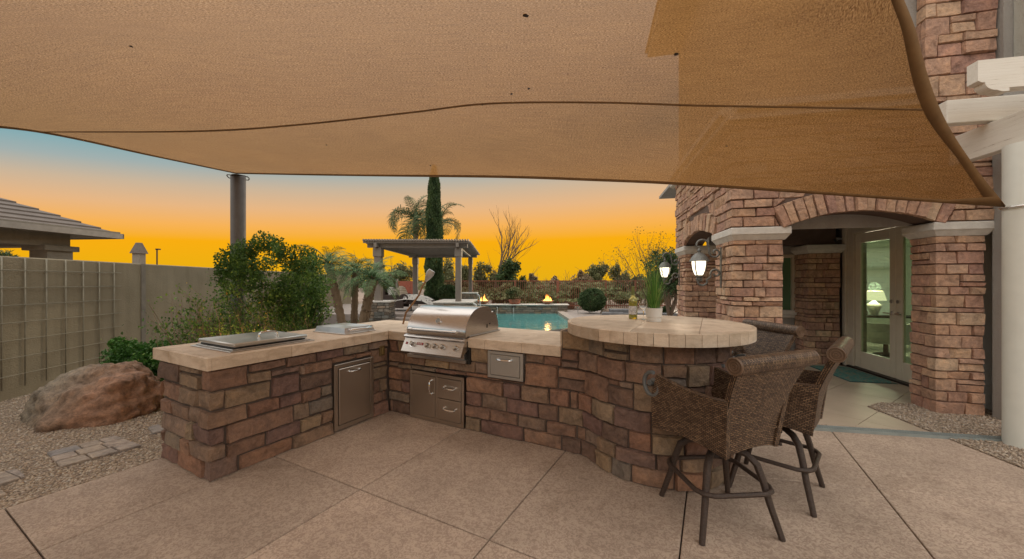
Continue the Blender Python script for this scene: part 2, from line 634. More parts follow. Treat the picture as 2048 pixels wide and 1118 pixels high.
# foliage
def leafmat(name, stops, rough=.55, trans=.25):
    m, t, b = new_mat(name)
    a = t.nodes.new('ShaderNodeAttribute'); a.attribute_name = 'rnd'
    c = ramp_of(t, a.outputs['Fac'], stops)
    t.links.new(c, b.inputs['Base Color'])
    b.inputs['Roughness'].default_value = rough
    b.inputs['Specular IOR Level'].default_value = .35
    tr = t.nodes.new('ShaderNodeBsdfTranslucent')
    t.links.new(c, tr.inputs[0])
    mx = t.nodes.new('ShaderNodeMixShader'); mx.inputs[0].default_value = trans
    oo = [n for n in t.nodes if n.type == 'OUTPUT_MATERIAL'][0]
    t.links.new(b.outputs[0], mx.inputs[1]); t.links.new(tr.outputs[0], mx.inputs[2]); t.links.new(mx.outputs[0], oo.inputs[0])
    return m


M['leaf'] = leafmat('shrub_leaf', [(0, (.045, .10, .025)), (.4, (.09, .19, .04)), (.75, (.17, .29, .06)), (.93, (.30, .42, .07)), (1, (.55, .33, .06))])
M['leaf_g'] = leafmat('low_shrub_leaf', [(0, (.025, .08, .012)), (.5, (.045, .14, .02)), (1, (.10, .24, .04))])
M['leaf_d'] = leafmat('dark_leaf', [(0, (.03, .06, .022)), (.5, (.065, .11, .042)), (1, (.12, .18, .065))])
M['leaf_o'] = leafmat('olive_leaf', [(0, (.11, .12, .05)), (.5, (.18, .19, .085)), (1, (.28, .27, .13))])
M['leaf_r'] = leafmat('dry_leaf', [(0, (.22, .15, .09)), (.5, (.30, .23, .14)), (1, (.44, .34, .2))])
M['palm'] = leafmat('palm_leaf', [(0, (.025, .065, .02)), (.5, (.06, .13, .04)), (1, (.15, .25, .09))], .5, .10)
M['grass'] = leafmat('grass_blade', [(0, (.03, .12, .02)), (.5, (.10, .27, .045)), (1, (.34, .48, .12))], .4)
M['bark'] = simple('bark', (.16, .11, .075), .9, bs=.8, bscale=40, bd=.01)
M['twig'] = simple('twig', (.27, .185, .12), .85)
M['palmtrunk'] = simple('palm_trunk', (.22, .15, .09), .9, bs=.9, bscale=40, bd=.02)


# ---------------------------------------------------------------- stones
def stone(mb, f, s0, s1, z0, z1, rng, depth=.03, e=.0065, corner=None, trap=None, dens=.07):
    """a rock-faced stone on the surface f(s, z, n); trap = (s0 top, s1 top)"""
    g = .0032
    s0 += g; s1 -= g; z0 += g; z1 -= g
    if s1 - s0 < .012 or z1 - z0 < .012: return
    t0, t1 = (trap[0] + g, trap[1] - g) if trap else (s0, s1)
    e = min(e, (s1 - s0) * .25, (z1 - z0) * .25)
    wd = s1 - s0; hg = z1 - z0
    nx = max(1, min(5, int(wd / dens))); ny = max(1, min(3, int(hg / dens)))
    us = [0, e / wd] + [i / nx for i in range(1, nx)] + [1 - e / wd, 1]
    if corner is not None:
        cu = (corner - s0) / wd
        if .02 < cu < .98:
            us = [u for u in us if abs(u - cu) > .05 or u in (0, 1)] + [cu]
            us.sort()
    vs_ = [0, e / hg] + [i / ny for i in range(1, ny)] + [1 - e / hg, 1]
    d = depth * rng.uniform(.5, 1.4)
    tx = rng.uniform(-.006, .006); ty = rng.uniform(-.007, .007)
    r = rng.random()
    pts = []
    for j, vv_ in enumerate(vs_):
        row = []
        for i, u in enumerate(us):
            edge = (i in (0, len(us) - 1)) or (j in (0, len(vs_) - 1))
            a0 = s0 + (t0 - s0) * vv_; a1 = s1 + (t1 - s1) * vv_
            ss = a0 + (a1 - a0) * u; zz = z0 + hg * vv_
            if edge:
                n = 0.0
                if not (corner is not None and abs(ss - corner) < 1e-4):
                    ss += rng.uniform(-.002, .002)
                zz += rng.uniform(-.0025, .0025)
            else:
                near = (i in (1, len(us) - 2)) or (j in (1, len(vs_) - 2))
                n = d + tx * (u - .5) * 2 + ty * (vv_ - .5) * 2 + rng.uniform(-.0065, .0065) - (.005 if near else -.003)
                n = max(n, .008)
                if not (corner is not None and abs(ss - corner) < 1e-4):
                    ss += rng.uniform(-.004, .004)
                zz += rng.uniform(-.004, .004)
            row.append(f(ss, zz, n))
        pts.append(row)
    old = mb.cur; mb.cur = r
    mb.grid(pts)
    mb.cur = old


class Path:
    """polyline in plan with outward normals on the right-hand side of travel"""
    def __init__(s, pts, xf, s_start=0.0, smooth=False):
        s.p = [Vector((x, y)) for x, y in pts]; s.xf = xf
        s.s = [s_start]
        for a, b in zip(s.p, s.p[1:]): s.s.append(s.s[-1] + (b - a).length)
        s.n = []
        for a, b in zip(s.p, s.p[1:]):
            d = (b - a).normalized(); s.n.append(Vector((d.y, -d.x)))
        s.smooth = smooth
        s.corners = [] if smooth else s.s[1:-1]

    def __call__(s, q, z, n):
        k = 0
        while k < len(s.n) - 1 and q > s.s[k + 1] + 1e-6: k += 1
        a = s.p[k]; d = (s.p[k + 1] - a).normalized()
        pt = a + d * (q - s.s[k])
        nn = s.n[k]
        if s.smooth:
            L = s.s[k + 1] - s.s[k]; f = (q - s.s[k]) / L
            nb = s.n[k + 1] if k + 1 < len(s.n) else nn
            pb = s.n[k - 1] if k else nn
            nn = ((pb + nn).lerp(nn + nb, min(max(f, 0), 1))).normalized()
        else:
            for c, kk in zip(s.corners, range(len(s.corners))):
                if abs(q - c) < 1e-4:
                    nn = s.n[kk] + s.n[kk + 1]
                    if s.n[kk].cross(s.n[kk + 1]) if False else False: pass
        v = pt + nn * n
        return s.xf @ Vector((v.x, v.y, z))


def courses(z0, z1, rng, hs=(.09, .115, .14, .16), thin=.18):
    zs = [z0]
    while zs[-1] < z1 - .02:
        h = rng.choice(hs) if rng.random() > thin else .055
        if zs[-1] + h > z1 - .045: h = z1 - zs[-1]
        zs.append(zs[-1] + h)
    return list(zip(zs, zs[1:]))


def pack(s0, s1, zs, rng, wmin=.13, wmax=.34, corners=(), excl=None, split=.15):
    """list of (s0,s1,z0,z1,corner,trap)"""
    res = []
    for ci, (z0, z1) in enumerate(zs):
        cuts = []
        for c in corners:
            if (ci % 2) == 0: cuts.append((c - rng.uniform(.05, .10), c + rng.uniform(.15, .24), c))
            else: cuts.append((c - rng.uniform(.14, .2), c + rng.uniform(.07, .11), c))
        a = s0
        segs = []
        for lo, hi, c in cuts:
            segs.append((a, lo, None)); segs.append((lo, hi, c)); a = hi
        segs.append((a, s1, None))
        for lo, hi, c in segs:
            if c is not None:
                res.append((lo, hi, z0, z1, c, None)); continue
            x = lo
            while x < hi - 1e-4:
                wd = rng.uniform(wmin, wmax)
                if z1 - z0 < .07: wd *= 1.2
                if x + wd > hi - wmin * .7: wd = hi - x
                if z1 - z0 > .12 and rng.random() < split and wd > .12:
                    zm = z0 + (z1 - z0) * rng.choice((.4, .6))
                    res.append((x, x + wd, z0, zm, None, None)); res.append((x, x + wd, zm, z1, None, None))
                else:
                    res.append((x, x + wd, z0, z1, None, None))
                x += wd
    if excl:
        o2 = []
        for (a, b_, z0, z1, c, t_) in res:
            o2 += excl(a, b_, z0, z1, c)
        res = o2
    return res


# ---------------------------------------------------------------- foliage helpers (numpy)
def leaf_mesh(name, P, Dr, L, Wd, rnd, fold=.25):
    """P centres (n,3), Dr leaf axis (n,3), L length, Wd width"""
    n = len(P)
    rs = np.random.RandomState(len(P) % 9973)
    up = rs.normal(size=(n, 3))
    side = np.cross(Dr, up); side /= np.linalg.norm(side, axis=1)[:, None] + 1e-9
    nor = np.cross(side, Dr)
    L = np.asarray(L).reshape(-1, 1) * np.ones((n, 1)); Wd = np.asarray(Wd).reshape(-1, 1) * np.ones((n, 1))
    a = P - Dr * L * .5; c = P + Dr * L * .5
    b_ = P + side * Wd * .5 + nor * Wd * fold; d = P - side * Wd * .5 + nor * Wd * fold
    V = np.stack([a, b_, c, d], 1).reshape(-1, 3)
    me = bpy.data.meshes.new(name)
    me.vertices.add(4 * n); me.vertices.foreach_set('co', V.astype(np.float32).ravel())
    idx = np.arange(n)[:, None] * 4
    tri = np.concatenate([idx + [[0, 1, 2]], idx + [[0, 2, 3]]], 1).reshape(-1)
    me.loops.add(6 * n); me.loops.foreach_set('vertex_index', tri.astype(np.int32))
    me.polygons.add(2 * n)
    me.polygons.foreach_set('loop_start', np.arange(0, 6 * n, 3).astype(np.int32))
    me.update(calc_edges=True)
    at = me.attributes.new('rnd', 'FLOAT', 'POINT')
    at.data.foreach_set('value', np.repeat(rnd, 4).astype(np.float32))
    me.shade_smooth()
    return me


def link_mesh(name, me, mat, parent=None, label=None, cat=None, kind=None, group=None, m=None):
    me.materials.append(mat)
    o = bpy.data.objects.new(name, me)
    if m is not None:
        o.matrix_world = m; MW[o.name] = m
    COL.objects.link(o)
    if parent is not None: o.parent = parent
    for k_, v in (('label', label), ('category', cat), ('kind', kind), ('group', group)):
        if v: o[k_] = v
    return o


def unit(a): return a / (np.linalg.norm(a, axis=-1, keepdims=True) + 1e-9)


def crown_pts(n, ell, seed, lumps=10, shell=.55, flat=0.0, lump_r=.45, gap=.0, crad=(.35, .85)):
    """points in an uneven crown: lumps spread in an ellipsoid (rx,ry,rz) about origin"""
    rs = np.random.RandomState(seed)
    c = unit(rs.normal(size=(lumps, 3))) * rs.uniform(crad[0], crad[1], (lumps, 1))
    c[:, 2] = np.abs(c[:, 2]) * .9 - flat if flat else c[:, 2]
    lr = rs.uniform(.6, 1.2, lumps) * lump_r
    k_ = rs.randint(0, lumps, n)
    d = unit(rs.normal(size=(n, 3)))
    rr = lr[k_] * rs.uniform(shell, 1, n)
    P = c[k_] + d * rr[:, None]
    tone = rs.uniform(0, .45, lumps)[k_]
    return P * np.array(ell), d, tone, rs


def leafy(name, parent, mat, centre, ell, n, size, seed, lumps=12, kind=None, aspect=.5, lump_r=.42, shell=.5, tone_w=.55, floor=None, asp_rnd=.5, crad=(.35, .85)):
    P, d, tone, rs = crown_pts(n, ell, seed, lumps, shell, 0, lump_r, 0, crad)
    dr = unit(d * .6 + rs.normal(size=(n, 3)) * .8)
    P = P + np.array(centre)
    if floor is not None:
        keep = P[:, 2] > floor
        P, dr, tone = P[keep], dr[keep], tone[keep]
    L = size * rs.uniform(1 - asp_rnd, 1 + asp_rnd, len(P))
    rnd = np.clip(tone + rs.uniform(0, tone_w, len(P)), 0, 1)
    me = leaf_mesh(name, P, dr, L, L * aspect, rnd)
    return link_mesh(name, me, mat, parent, kind=kind)


def branch(mb, p, d, L, r, depth, rng, spread=.6, n=5, taper=.6, kids=(2, 3), up=.15, ends=None, seg=3):
    pts = [Vector(p)]; d = Vector(d).normalized()
    for i in range(seg):
        d = (d + Vector((rng.uniform(-1, 1), rng.uniform(-1, 1), rng.uniform(-1, 1))) * .13 + Vector((0, 0, up * .3))).normalized()
        pts.append(pts[-1] + d * L / seg)
    rs = [r * (1 - (1 - taper) * i / seg) for i in range(seg + 1)]
    mb.tube(pts, rs, n, cap=False)
    if depth == 0:
        if ends is not None: ends.append((pts[-1].copy(), d.copy()))
        return
    for q in range(rng.randint(*kids)):
        nd = (d + Vector((rng.uniform(-1, 1), rng.uniform(-1, 1), rng.uniform(-.5, 1))) * spread).normalized()
        st = pts[-1] if q == 0 else pts[rng.randint(1, seg)]
        branch(mb, st, nd, L * rng.uniform(.6, .85), r * taper * (.95 if q == 0 else .7), depth - 1, rng, spread, max(3, n - 1), taper, kids, up, ends, seg)

# ================================================================= SETTING
def clip(poly, a, b, c):
    """keep the side a*x+b*y<=c"""
    o = []
    for i in range(len(poly)):
        p, q = poly[i], poly[(i + 1) % len(poly)]
        dp = a * p[0] + b * p[1] - c; dq = a * q[0] + b * q[1] - c
        if dp <= 0: o.append(p)
        if dp * dq < 0:
            k_ = dp / (dp - dq); o.append((p[0] + (q[0] - p[0]) * k_, p[1] + (q[1] - p[1]) * k_))
    return o


def cell(poly, x0, x1, y0, y1, g):
    for a in ((-1, 0, -(x0 + g)), (1, 0, x1 - g), (0, -1, -(y0 + g)), (0, 1, y1 - g)):
        poly = clip(poly, *a)
        if len(poly) < 3: return None
    return poly


# terrain reaching the horizon
mb = MB()
rings = [0, 30, 60, 120, 300, 1200]
pts = []
for i, r_ in enumerate(rings):
    pts.append([(r_ * math.cos(a * math.pi / 24), r_ * math.sin(a * math.pi / 24) + 10, -.16 - .10 * (i == 0)) for a in range(49)])
mb.grid(pts)
single('ground', mb, M['soil'], None, None, kind='structure')

# gravel bed on the left and behind the counter
mb = MB(MP)
mb.prism([(-13, -3), (-4.06, -3), (-4.06, 4.2), (-9.5, 13), (-20, 22), (-25, 10)], -.12, -.012)
single('gravel_bed', mb, M['gravel'], None, None, kind='structure')


def pebbles(name, n, sampler, size, seed, label, z=0.0, parent=None):
    rs = np.random.RandomState(seed)
    XY = sampler(rs, n); n = len(XY)
    base = np.array([(1, 0, 0), (0, 1, 0), (-1, 0, 0), (0, -1, 0), (0, 0, 1), (0, 0, -1)], float)
    F = np.array([(0, 1, 4), (1, 2, 4), (2, 3, 4), (3, 0, 4), (1, 0, 5), (2, 1, 5), (3, 2, 5), (0, 3, 5)])
    s_ = size * rs.uniform(.5, 1.35, (n, 1, 1)) * rs.uniform(.6, 1.2, (n, 1, 3)) * np.array([1, 1, .6])
    jit = 1 + rs.uniform(-.25, .25, (n, 6, 1))
    V = base[None] * jit * s_
    a = rs.uniform(0, 6.28, n); c_, s2 = np.cos(a), np.sin(a)
    X = V[:, :, 0] * c_[:, None] - V[:, :, 1] * s2[:, None]; Y = V[:, :, 0] * s2[:, None] + V[:, :, 1] * c_[:, None]
    V = np.stack([X + XY[:, 0:1], Y + XY[:, 1:2], V[:, :, 2] + z + size * .15], 2).reshape(-1, 3)
    me = bpy.data.meshes.new(name)
    me.vertices.add(len(V)); me.vertices.foreach_set('co', V.astype(np.float32).ravel())
    tri = (F[None] + np.arange(n)[:, None, None] * 6).reshape(-1)
    me.loops.add(len(tri)); me.loops.foreach_set('vertex_index', tri.astype(np.int32))
    me.polygons.add(len(tri) // 3); me.polygons.foreach_set('loop_start', np.arange(0, len(tri), 3).astype(np.int32))
    me.update(calc_edges=True)
    at = me.attributes.new('rnd', 'FLOAT', 'POINT')
    at.data.foreach_set('value', np.repeat(rs.rand(n), 6).astype(np.float32))
    return link_mesh(name, me, M['pebble'], label=label, cat='gravel' if label else None, kind='stuff')


def samp_left(rs, n):
    X = -4.09 - rs.rand(n) ** 1.6 * 4.2; Y = rs.uniform(-.6, 3.6, n)
    P = np.stack([X, Y], 1); c_, s_ = math.cos(PA), math.sin(PA)
    return np.stack([P[:, 0] * c_ - P[:, 1] * s_, P[:, 0] * s_ + P[:, 1] * c_], 1)


pebbles('gravel', 42000, samp_left, .0125, 3, 'loose tan and brown gravel left of the concrete patio around the boulder', -.012)

# gravel strip at the foot of the right house column
GR = [(4.20, 4.36), (4.50, 4.50), (5.6, 4.3), (6.2, 2.2), (4.9, 1.7), (4.02, 2.78)]
mb = MB(); mb.prism(GR, -.1, .008)
single('gravel_strip', mb, M['gravel'], None, None, kind='structure')


def samp_right(rs, n):
    x = rs.uniform(4.0, 5.7, n); y = rs.uniform(2.2, 4.5, n)
    ok = np.ones(n, bool)
    k_ = len(GR)
    for i in range(k_):
        (x0, y0), (x1, y1) = GR[i], GR[(i + 1) % k_]
        ok &= ((x1 - x0) * (y - y0) - (y1 - y0) * (x - x0)) <= 0
    return np.stack([x[ok], y[ok]], 1)


pebbles('gravel', 16000, samp_right, .011, 5, 'loose brown gravel between the house column and the white post', .010)

# concrete patio, cut into slabs by saw joints
patio = root('patio', None, None, kind='structure', frame=MP)
W_ = [-4.06, -3.25, -2.2, -1.12, -.15]
rr_ = random.Random(3)


def slab(poly, parent, mat=M['concrete'], z1=0.0, z0=-.11, name='slab', bev=.006):
    q = MB(MP); q.cur = rr_.random(); q.prism(poly, z0, z1, bev); return obj(name, q, mat, parent)


G_ = .0042
ys = [-3.2, -1.3, .55, 1.8, 4.6]
for i in range(4):
    for a, b_ in zip(ys, ys[1:]):
        slab([(W_[i] + G_, a + G_), (W_[i + 1] - G_, a + G_), (W_[i + 1] - G_, b_ - G_), (W_[i] + G_, b_ - G_)], patio)
# right of the bar the cross joints turn with the house
slope = .30
yl = lambda x, c: c + slope * (x + .15)
xr = [-.15, 1.05, 2.25, 3.6]
for i in range(3):
    a, b_ = xr[i] + G_, xr[i + 1] - G_
    for lo, hi in ((-3.4, 0), (0, 1.75), (1.75, 3.2), (3.2, 4.62)):
        slab([(a, yl(a, lo) + G_), (b_, yl(b_, lo) + G_), (b_, yl(b_, hi) - G_), (a, yl(a, hi) - G_)], patio)
mb = MB(); mb.prism([(-9, -5), (9, -5), (9, 9), (2, 12), (-2.0, 9), (-3.2, 5.2), (-3.9, 2.2)], -.15, -.02)
single('patio_joint_bed', mb, simple('joint_filler', (.065, .048, .038), .95), None, None, kind='structure')

# porch floor beyond the drain: large honed tiles
mh = MB(MH)
porch = root('porch_floor', None, None, kind='structure', frame=MH)
bd = [(-1.6, -.62), (1.58, -.62), (1.95, -.05), (2.75, -.05), (2.75, 3.3), (-1.6, 3.3)]
M['porch'] = simple('porch_stone_tile', (.46, .37, .28), .5, var=.10, scale=2.2, bs=.15, bscale=30)
for i in range(7):
    for j in range(7):
        # tiles laid diagonally
        q = Matrix.Rotation(rad(45), 2)
        s_ = .62
        x0 = -1.3 + i * s_; y0 = -2.6 + j * s_
        pl = [(x0 + .003, y0 + .003), (x0 + s_ - .003, y0 + .003), (x0 + s_ - .003, y0 + s_ - .003), (x0 + .003, y0 + s_ - .003)]
        pl = [tuple(q @ Vector(p)) for p in pl]
        pl = [(p[0] + .2, p[1] + .6) for p in pl]
        for a in ((0, -1, .60), (1, 0, 2.74), (0, 1, 3.28), (-1, 0, 1.5), (.7, -.52, 1.46)):
            pl = clip(pl, *a)
            if len(pl) < 3: break
        if len(pl) >= 3:
            k_ = MB(MH); k_.prism(pl, -.1, .001, .002); obj('floor_tile', k_, M['porch'], porch)
k_ = MB(MH); k_.prism([(-1.6, -.63), (1.5, -.63), (2.3, .4), (2.76, .4), (2.76, 3.4), (-1.6, 3.4)], -.14, -.006)
single('porch_bed', k_, M['hmortar'], None, None, kind='structure')

# pool deck
mb = MB(); mb.prism([(2.25, 5.2), (8, 6), (9, 19.4), (-8, 19.4), (-4.6, 9.0), (-3.0, 4.6)], -.12, -.016)
M['deck'] = simple('pool_deck_concrete', (.34, .29, .26), .65, var=.1, scale=6, bs=.2)
# the deck is built round the pool opening
pool_poly = [(-2.6, 8.2), (2.25, 8.2), (2.2, 18.0), (-2.6, 18.0)]
mb = MB()
mb.prism([(2.55, 6.0), (9, 6.0), (9, 19.4), (2.5, 19.4)], -.12, -.012)
mb.prism([(-2.9, 5.0), (2.55, 5.0), (2.55, 7.9), (-2.9, 7.9)], -.12, -.012)
mb.prism([(-9, 9.2), (-2.9, 6.5), (-2.9, 19.4), (-9, 19.4)], -.12, -.012)
single('pool_deck', mb, M['deck'], None, None, kind='structure')
mb = MB(); mb.cur = .2
mb.box((2.24, 7.9, -.14), (2.55, 18.2, .02), .01)
mb.box((-2.9, 7.9, -.14), (2.24, 8.2, .02), .01)
mb.box((-2.9, 8.2, -.14), (-2.6, 18.2, .02), .01)
single('pool_coping', mb, simple('pool_coping_stone', (.40, .34, .29), .6, bs=.2), None, None, kind='structure')
# basin and water
mb = MB()
mb.box((-2.6, 8.2, -1.6), (2.24, 18.2, -1.5)); mb.box((-2.75, 8.0, -1.6), (-2.6, 18.2, -.14)); mb.box((2.24, 8.0, -1.6), (2.4, 18.2, -.14))
mb.box((-2.75, 8.0, -1.6), (2.4, 8.2, -.14)); mb.box((-2.75, 18.2, -1.6), (2.4, 18.4, -.14))
single('pool_basin', mb, simple('pool_plaster', (.10, .50, .48), .6), None, None, kind='structure')
m, t, b = new_mat('pool_water'); M['water'] = m
b.inputs['Base Color'].default_value = (.09, .42, .42, 1)
b.inputs['Roughness'].default_value = .03
b.inputs['IOR'].default_value = 1.33
b.inputs['Transmission Weight'].default_value = .35
v = coords(t, 'Object', (1, 1.0, 1))
bump(t, b, noise(t, v, 2.6, 4, .55, .6), .35, .035)
mb = MB(); mb.box((-2.62, 8.18, -.5), (2.26, 18.22, -.10))
single('pool_water', mb, M['water'], None, None, kind='structure')

# ================================================================= POOL WALL
LEDGE = [(0, (.16, .15, .13)), (.3, (.25, .22, .18)), (.5, (.20, .21, .20)), (.75, (.33, .26, .19)), (1, (.13, .12, .11))]
M['ledge'] = stone_mat('ledge_stone', LEDGE, sc=.8)
pw = root('pool_wall', 'low stacked stone wall with pale cap across the far end of the pool', 'wall', (0, 18.2, -.1))
mb = MB(); mb.box((-2.9, 18.24, -.3), (2.75, 18.75, .30)); obj('core', mb, M['mortar'], pw)
mb = MB(); mb.box((-2.95, 18.16, .30), (2.82, 18.8, .35), .01); obj('cap', mb, M['cast'], pw)
pth = Path([(-2.9, 18.24), (2.75, 18.24)], MI4)
rg = random.Random(11)
for (a, b_, z0, z1, c, tr_) in pack(0, 5.65, [(-.12, -.02), (-.02, .09), (.09, .2), (.2, .30)], rg, .22, .5, split=.5):
    q = MB(); stone(q, pth, a, b_, z0, z1, rg, .03, dens=.15); obj('stone', q, M['ledge'], pw, smooth=40)
m, t, b = new_mat('falling_water'); M['spout'] = m
b.inputs['Base Color'].default_value = (.85, .9, .92, 1); b.inputs['Roughness'].default_value = .1; b.inputs['Transmission Weight'].default_value = .6
for x in (-1.5, -.72, .08):
    q = MB(); q.box((x - .09, 18.12, .23), (x + .09, 18.24, .26), .004); ob = obj('scupper', q, M['dark_metal'], pw)
    q = MB(); q.tube([(x, 18.14, .24), (x, 18.05, .18), (x, 17.99, .02), (x, 17.96, -.12)], [.012, .011, .010, .014], 6); obj('water_stream', q, M['spout'], ob)

# fire bowls and the planter on the pool wall
m, t, b = new_mat('flame'); M['flame'] = m
b.inputs['Base Color'].default_value = (0, 0, 0, 1)
geo = coords(t, 'Generated')
sz = t.nodes.new('ShaderNodeSeparateXYZ'); t.links.new(geo, sz.inputs[0])
t.links.new(ramp_of(t, sz.outputs[2], [(0, (1, .60, .20)), (.35, (1, .42, .07)), (1, (1, .22, .02))]), b.inputs['Emission Color'])
b.inputs['Emission Strength'].default_value = 4
def fire_bowl(loc, label, src=None):
    if src is None:
        o = root('fire_bowl', label, 'fire bowl', (0, 0, 0), group='fire bowls on the pool wall')
        q = MB(); q.lathe([(.10, 0), (.13, .02), (.22, .07), (.30, .15), (.315, .17), (.29, .17), (.26, .13), (.02, .12)], n=20); obj('bowl', q, M['clay'], o, smooth=50)
        q = MB(); rg = random.Random(5)
        for i in range(9):
            x = rg.uniform(-.15, .15); y = rg.uniform(-.1, .1); h = .42 * (1 - abs(x) * 4.2) * rg.uniform(.7, 1.1)
            q.tube([(x, y, .12), (x * 1.15, y, .12 + h * .3), (x * .9 + rg.uniform(-.02, .02), y, .12 + h * .65), (x * .7 + rg.uniform(-.03, .03), y, .12 + h)], [.04, .05, .026, .002], 6)
        obj('flame', q, M['flame'], o, smooth=True)
        o.matrix_world = Matrix.Translation(loc); MW[o.name] = o.matrix_world.copy()
    else:
        o = copy_tree(src, Matrix.Translation(loc) @ Matrix.Rotation(2.2, 4, 'Z'), label)
    ld = bpy.data.lights.new('fire_light', 'POINT'); ld.energy = 9; ld.color = (1, .5, .16); ld.shadow_soft_size = .12
    lo = bpy.data.objects.new('fire_light', ld); lo.location = (0, 0, .42); COL.objects.link(lo); lo.parent = o
    return o


fb = fire_bowl((-1.43, 18.48, .35), 'burning clay fire bowl on the pool wall, the one next to the pergola post')
fire_bowl((1.78, 18.48, .35), 'burning clay fire bowl on the pool wall, at the end near the round bush', fb)
o = root('potted_plant', 'feathery green plant in a terracotta pot between the two fire bowls', 'plant', (.14, 18.48, .35))
q = MB(); q.lathe([(.20, 0), (.27, .05), (.30, .2), (.32, .24), (.28, .24), (.26, .2)], (.14, 18.48, .35), 18); obj('pot', q, simple('terracotta', (.34, .12, .07), .8), o, smooth=40)
leafy('foliage', o, M['leaf_o'], (0, 0, .52), (.5, .4, .32), 1500, .10, 21, 9)
q = MB(); q.tube([(.14, 18.48, .5), (.16, 18.48, .8)], .03); obj('stem', q, M['bark'], o)

# ================================================================= IRON FENCE
FD = 20.6
fe = root('iron_fence', 'rust red iron picket fence along the back of the yard', 'fence', (0, FD, -.05))
def fx(px, d): return (px - 1024) / 738 * d
x0, x1 = fx(868, FD), fx(1362, FD)
xx = x0
fposts = [fx(p, FD) for p in (880, 945, 1030, 1116, 1212, 1270, 1362)]
for x in fposts:
    big = abs(x - fx(1116, FD)) < .01
    q = MB(); q.box((x - (.07 if big else .035), FD - .035, -.05), (x + (.07 if big else .035), FD + .035, 1.56 if not big else 1.50), .005); obj('post', q, M['fence_iron'], fe)
for z in (1.49, .12):
    q = MB(); q.box((x0 - 1, FD - .02, z), (x1 + 2, FD + .02, z + .045)); obj('rail', q, M['fence_iron'], fe)
n_ = 0
while xx < x1:
    q = MB(); q.box((xx - .0115, FD - .01, 0), (xx + .0115, FD + .01, 1.49)); obj('picket', q, M['fence_iron'], fe)
    xx += .112; n_ += 1

# rusty side gate at the end of the side wall
o = root('side_gate', 'rust red solid gate at the end of the side wall, seen under the pergola', 'gate', (fx(812, 19.5), 19.5, 0))
xa, xb = fx(796, 19.5), fx(826, 19.5)
for i in range(6):
    w0 = xa + (xb - xa) * i / 6; w1 = xa + (xb - xa) * (i + 1) / 6
    q = MB(); q.box((w0 + .004, 19.48, .1), (w1 - .004, 19.52, 1.5), .003); obj('board', q, simple('rusty_gate_red', (.36, .10, .06), .7) if i == 0 else bpy.data.materials['rusty_gate_red'], o)
q = MB(); q.box((xa - .1, 19.45, 0), (xa, 19.55, 1.6)); q.box((xb, 19.45, 0), (xb + .1, 19.55, 1.6)); obj('frame', q, M['taupe'], o)

# ================================================================= SIDE WALL WITH TRELLIS
WD = Vector((-.146, 1, 0)).normalized()
WO = Vector((-6.35, 4.58, 0))
MWL = Matrix.Translation(WO) @ Matrix.Rotation(math.atan2(WD.y, WD.x), 4, 'Z')   # local x along the wall, away; local -y towards the yard
sw = root('side_wall', 'long tan stucco block wall along the left side of the yard', 'wall', (0, 0, 0), frame=MWL)
q = MB(MWL); q.box((-6, .0, -.15), (15.2, .2, 1.80), .015); obj('wall_body', q, M['fence_stucco'], sw)
for s_ in (2.08, 6.2, 9.9):
    q = MB(MWL); q.box((s_ - .035, -.02, -.1), (s_ + .05, .001, 1.80), .004); obj('control_joint', q, simple('joint_strip', (.20, .18, .15), .9) if s_ < 3 else bpy.data.materials['joint_strip'], sw)
M['wire'] = simple('trellis_rod', (.27, .25, .19), .6)
tl = root('wire_trellis', 'square grid trellis of pale rods fixed to the stucco wall', 'trellis', (0, -.06, 0), frame=MWL)
for i in range(-10, 7):
    s_ = .243 + .252 * (i - 1) + .0
    q = MB(MWL); q.tube([(s_, -.022, .12), (s_, -.022, 1.79)], .008, 6); obj('upright_rod', q, M['wire'], tl, smooth=True)
for j in range(7):
    z = 1.625 - j * .223
    q = MB(MWL); q.tube([(-2.5, -.038, z), (1.62, -.032, z)], .0045, 5); obj('cross_rod', q, M['wire'], tl, smooth=True)
k_ = MB(MWL)
for i in range(-8, 7, 2):
    for z in (1.6, .5): k_.tube([(.243 + .252 * (i - 1), -.02, z), (.243 + .252 * (i - 1), 0, z)], .008, 5)
obj('stand_off', k_, M['wire'], tl, kind='stuff')

# ================================================================= NEIGHBOUR'S PATIO ROOF
nb = root('neighbour_patio_cover', 'neighbour patio cover with brown tiled roof beyond the stucco wall', 'building', (-11, 9.5, 0))
# eave edge runs from the near left to the corner C
C = Vector((fx(240, 9.0), 9.0, 0)); A = C - Vector((.20, 2.0, 0)) * 3.0; ez = 2.52
ed = (C - A).normalized(); inn = Vector((-ed.y, ed.x, 0))      # towards the ridge
Lr = (C - A).length
MN = Matrix.Translation(A) @ Matrix.Rotation(math.atan2(ed.y, ed.x), 4, 'Z')  # x along the eave, y up the slope
rs_ = math.tan(rad(27))
nC = 17
dy = .22
for i in range(nC):
    y0 = i * dy; y1 = y0 + dy + .03
    xe0 = Lr - y0; xe1 = Lr - y1
    z0 = ez + .10 + y0 * rs_; z1 = ez + .10 + y1 * rs_
    q = MB(MN)
    nt_ = 14; vs = []
    q.add([(0, y0, z0 + .035), (xe0, y0, z0 + .035), (xe1, y1, z1), (0, y1, z1), (0, y0, z0 - .01), (xe0, y0, z0 - .01)],
          [(0, 1, 2, 3), (4, 5, 1, 0)])
    obj('tile_course', q, M['roof'], nb)
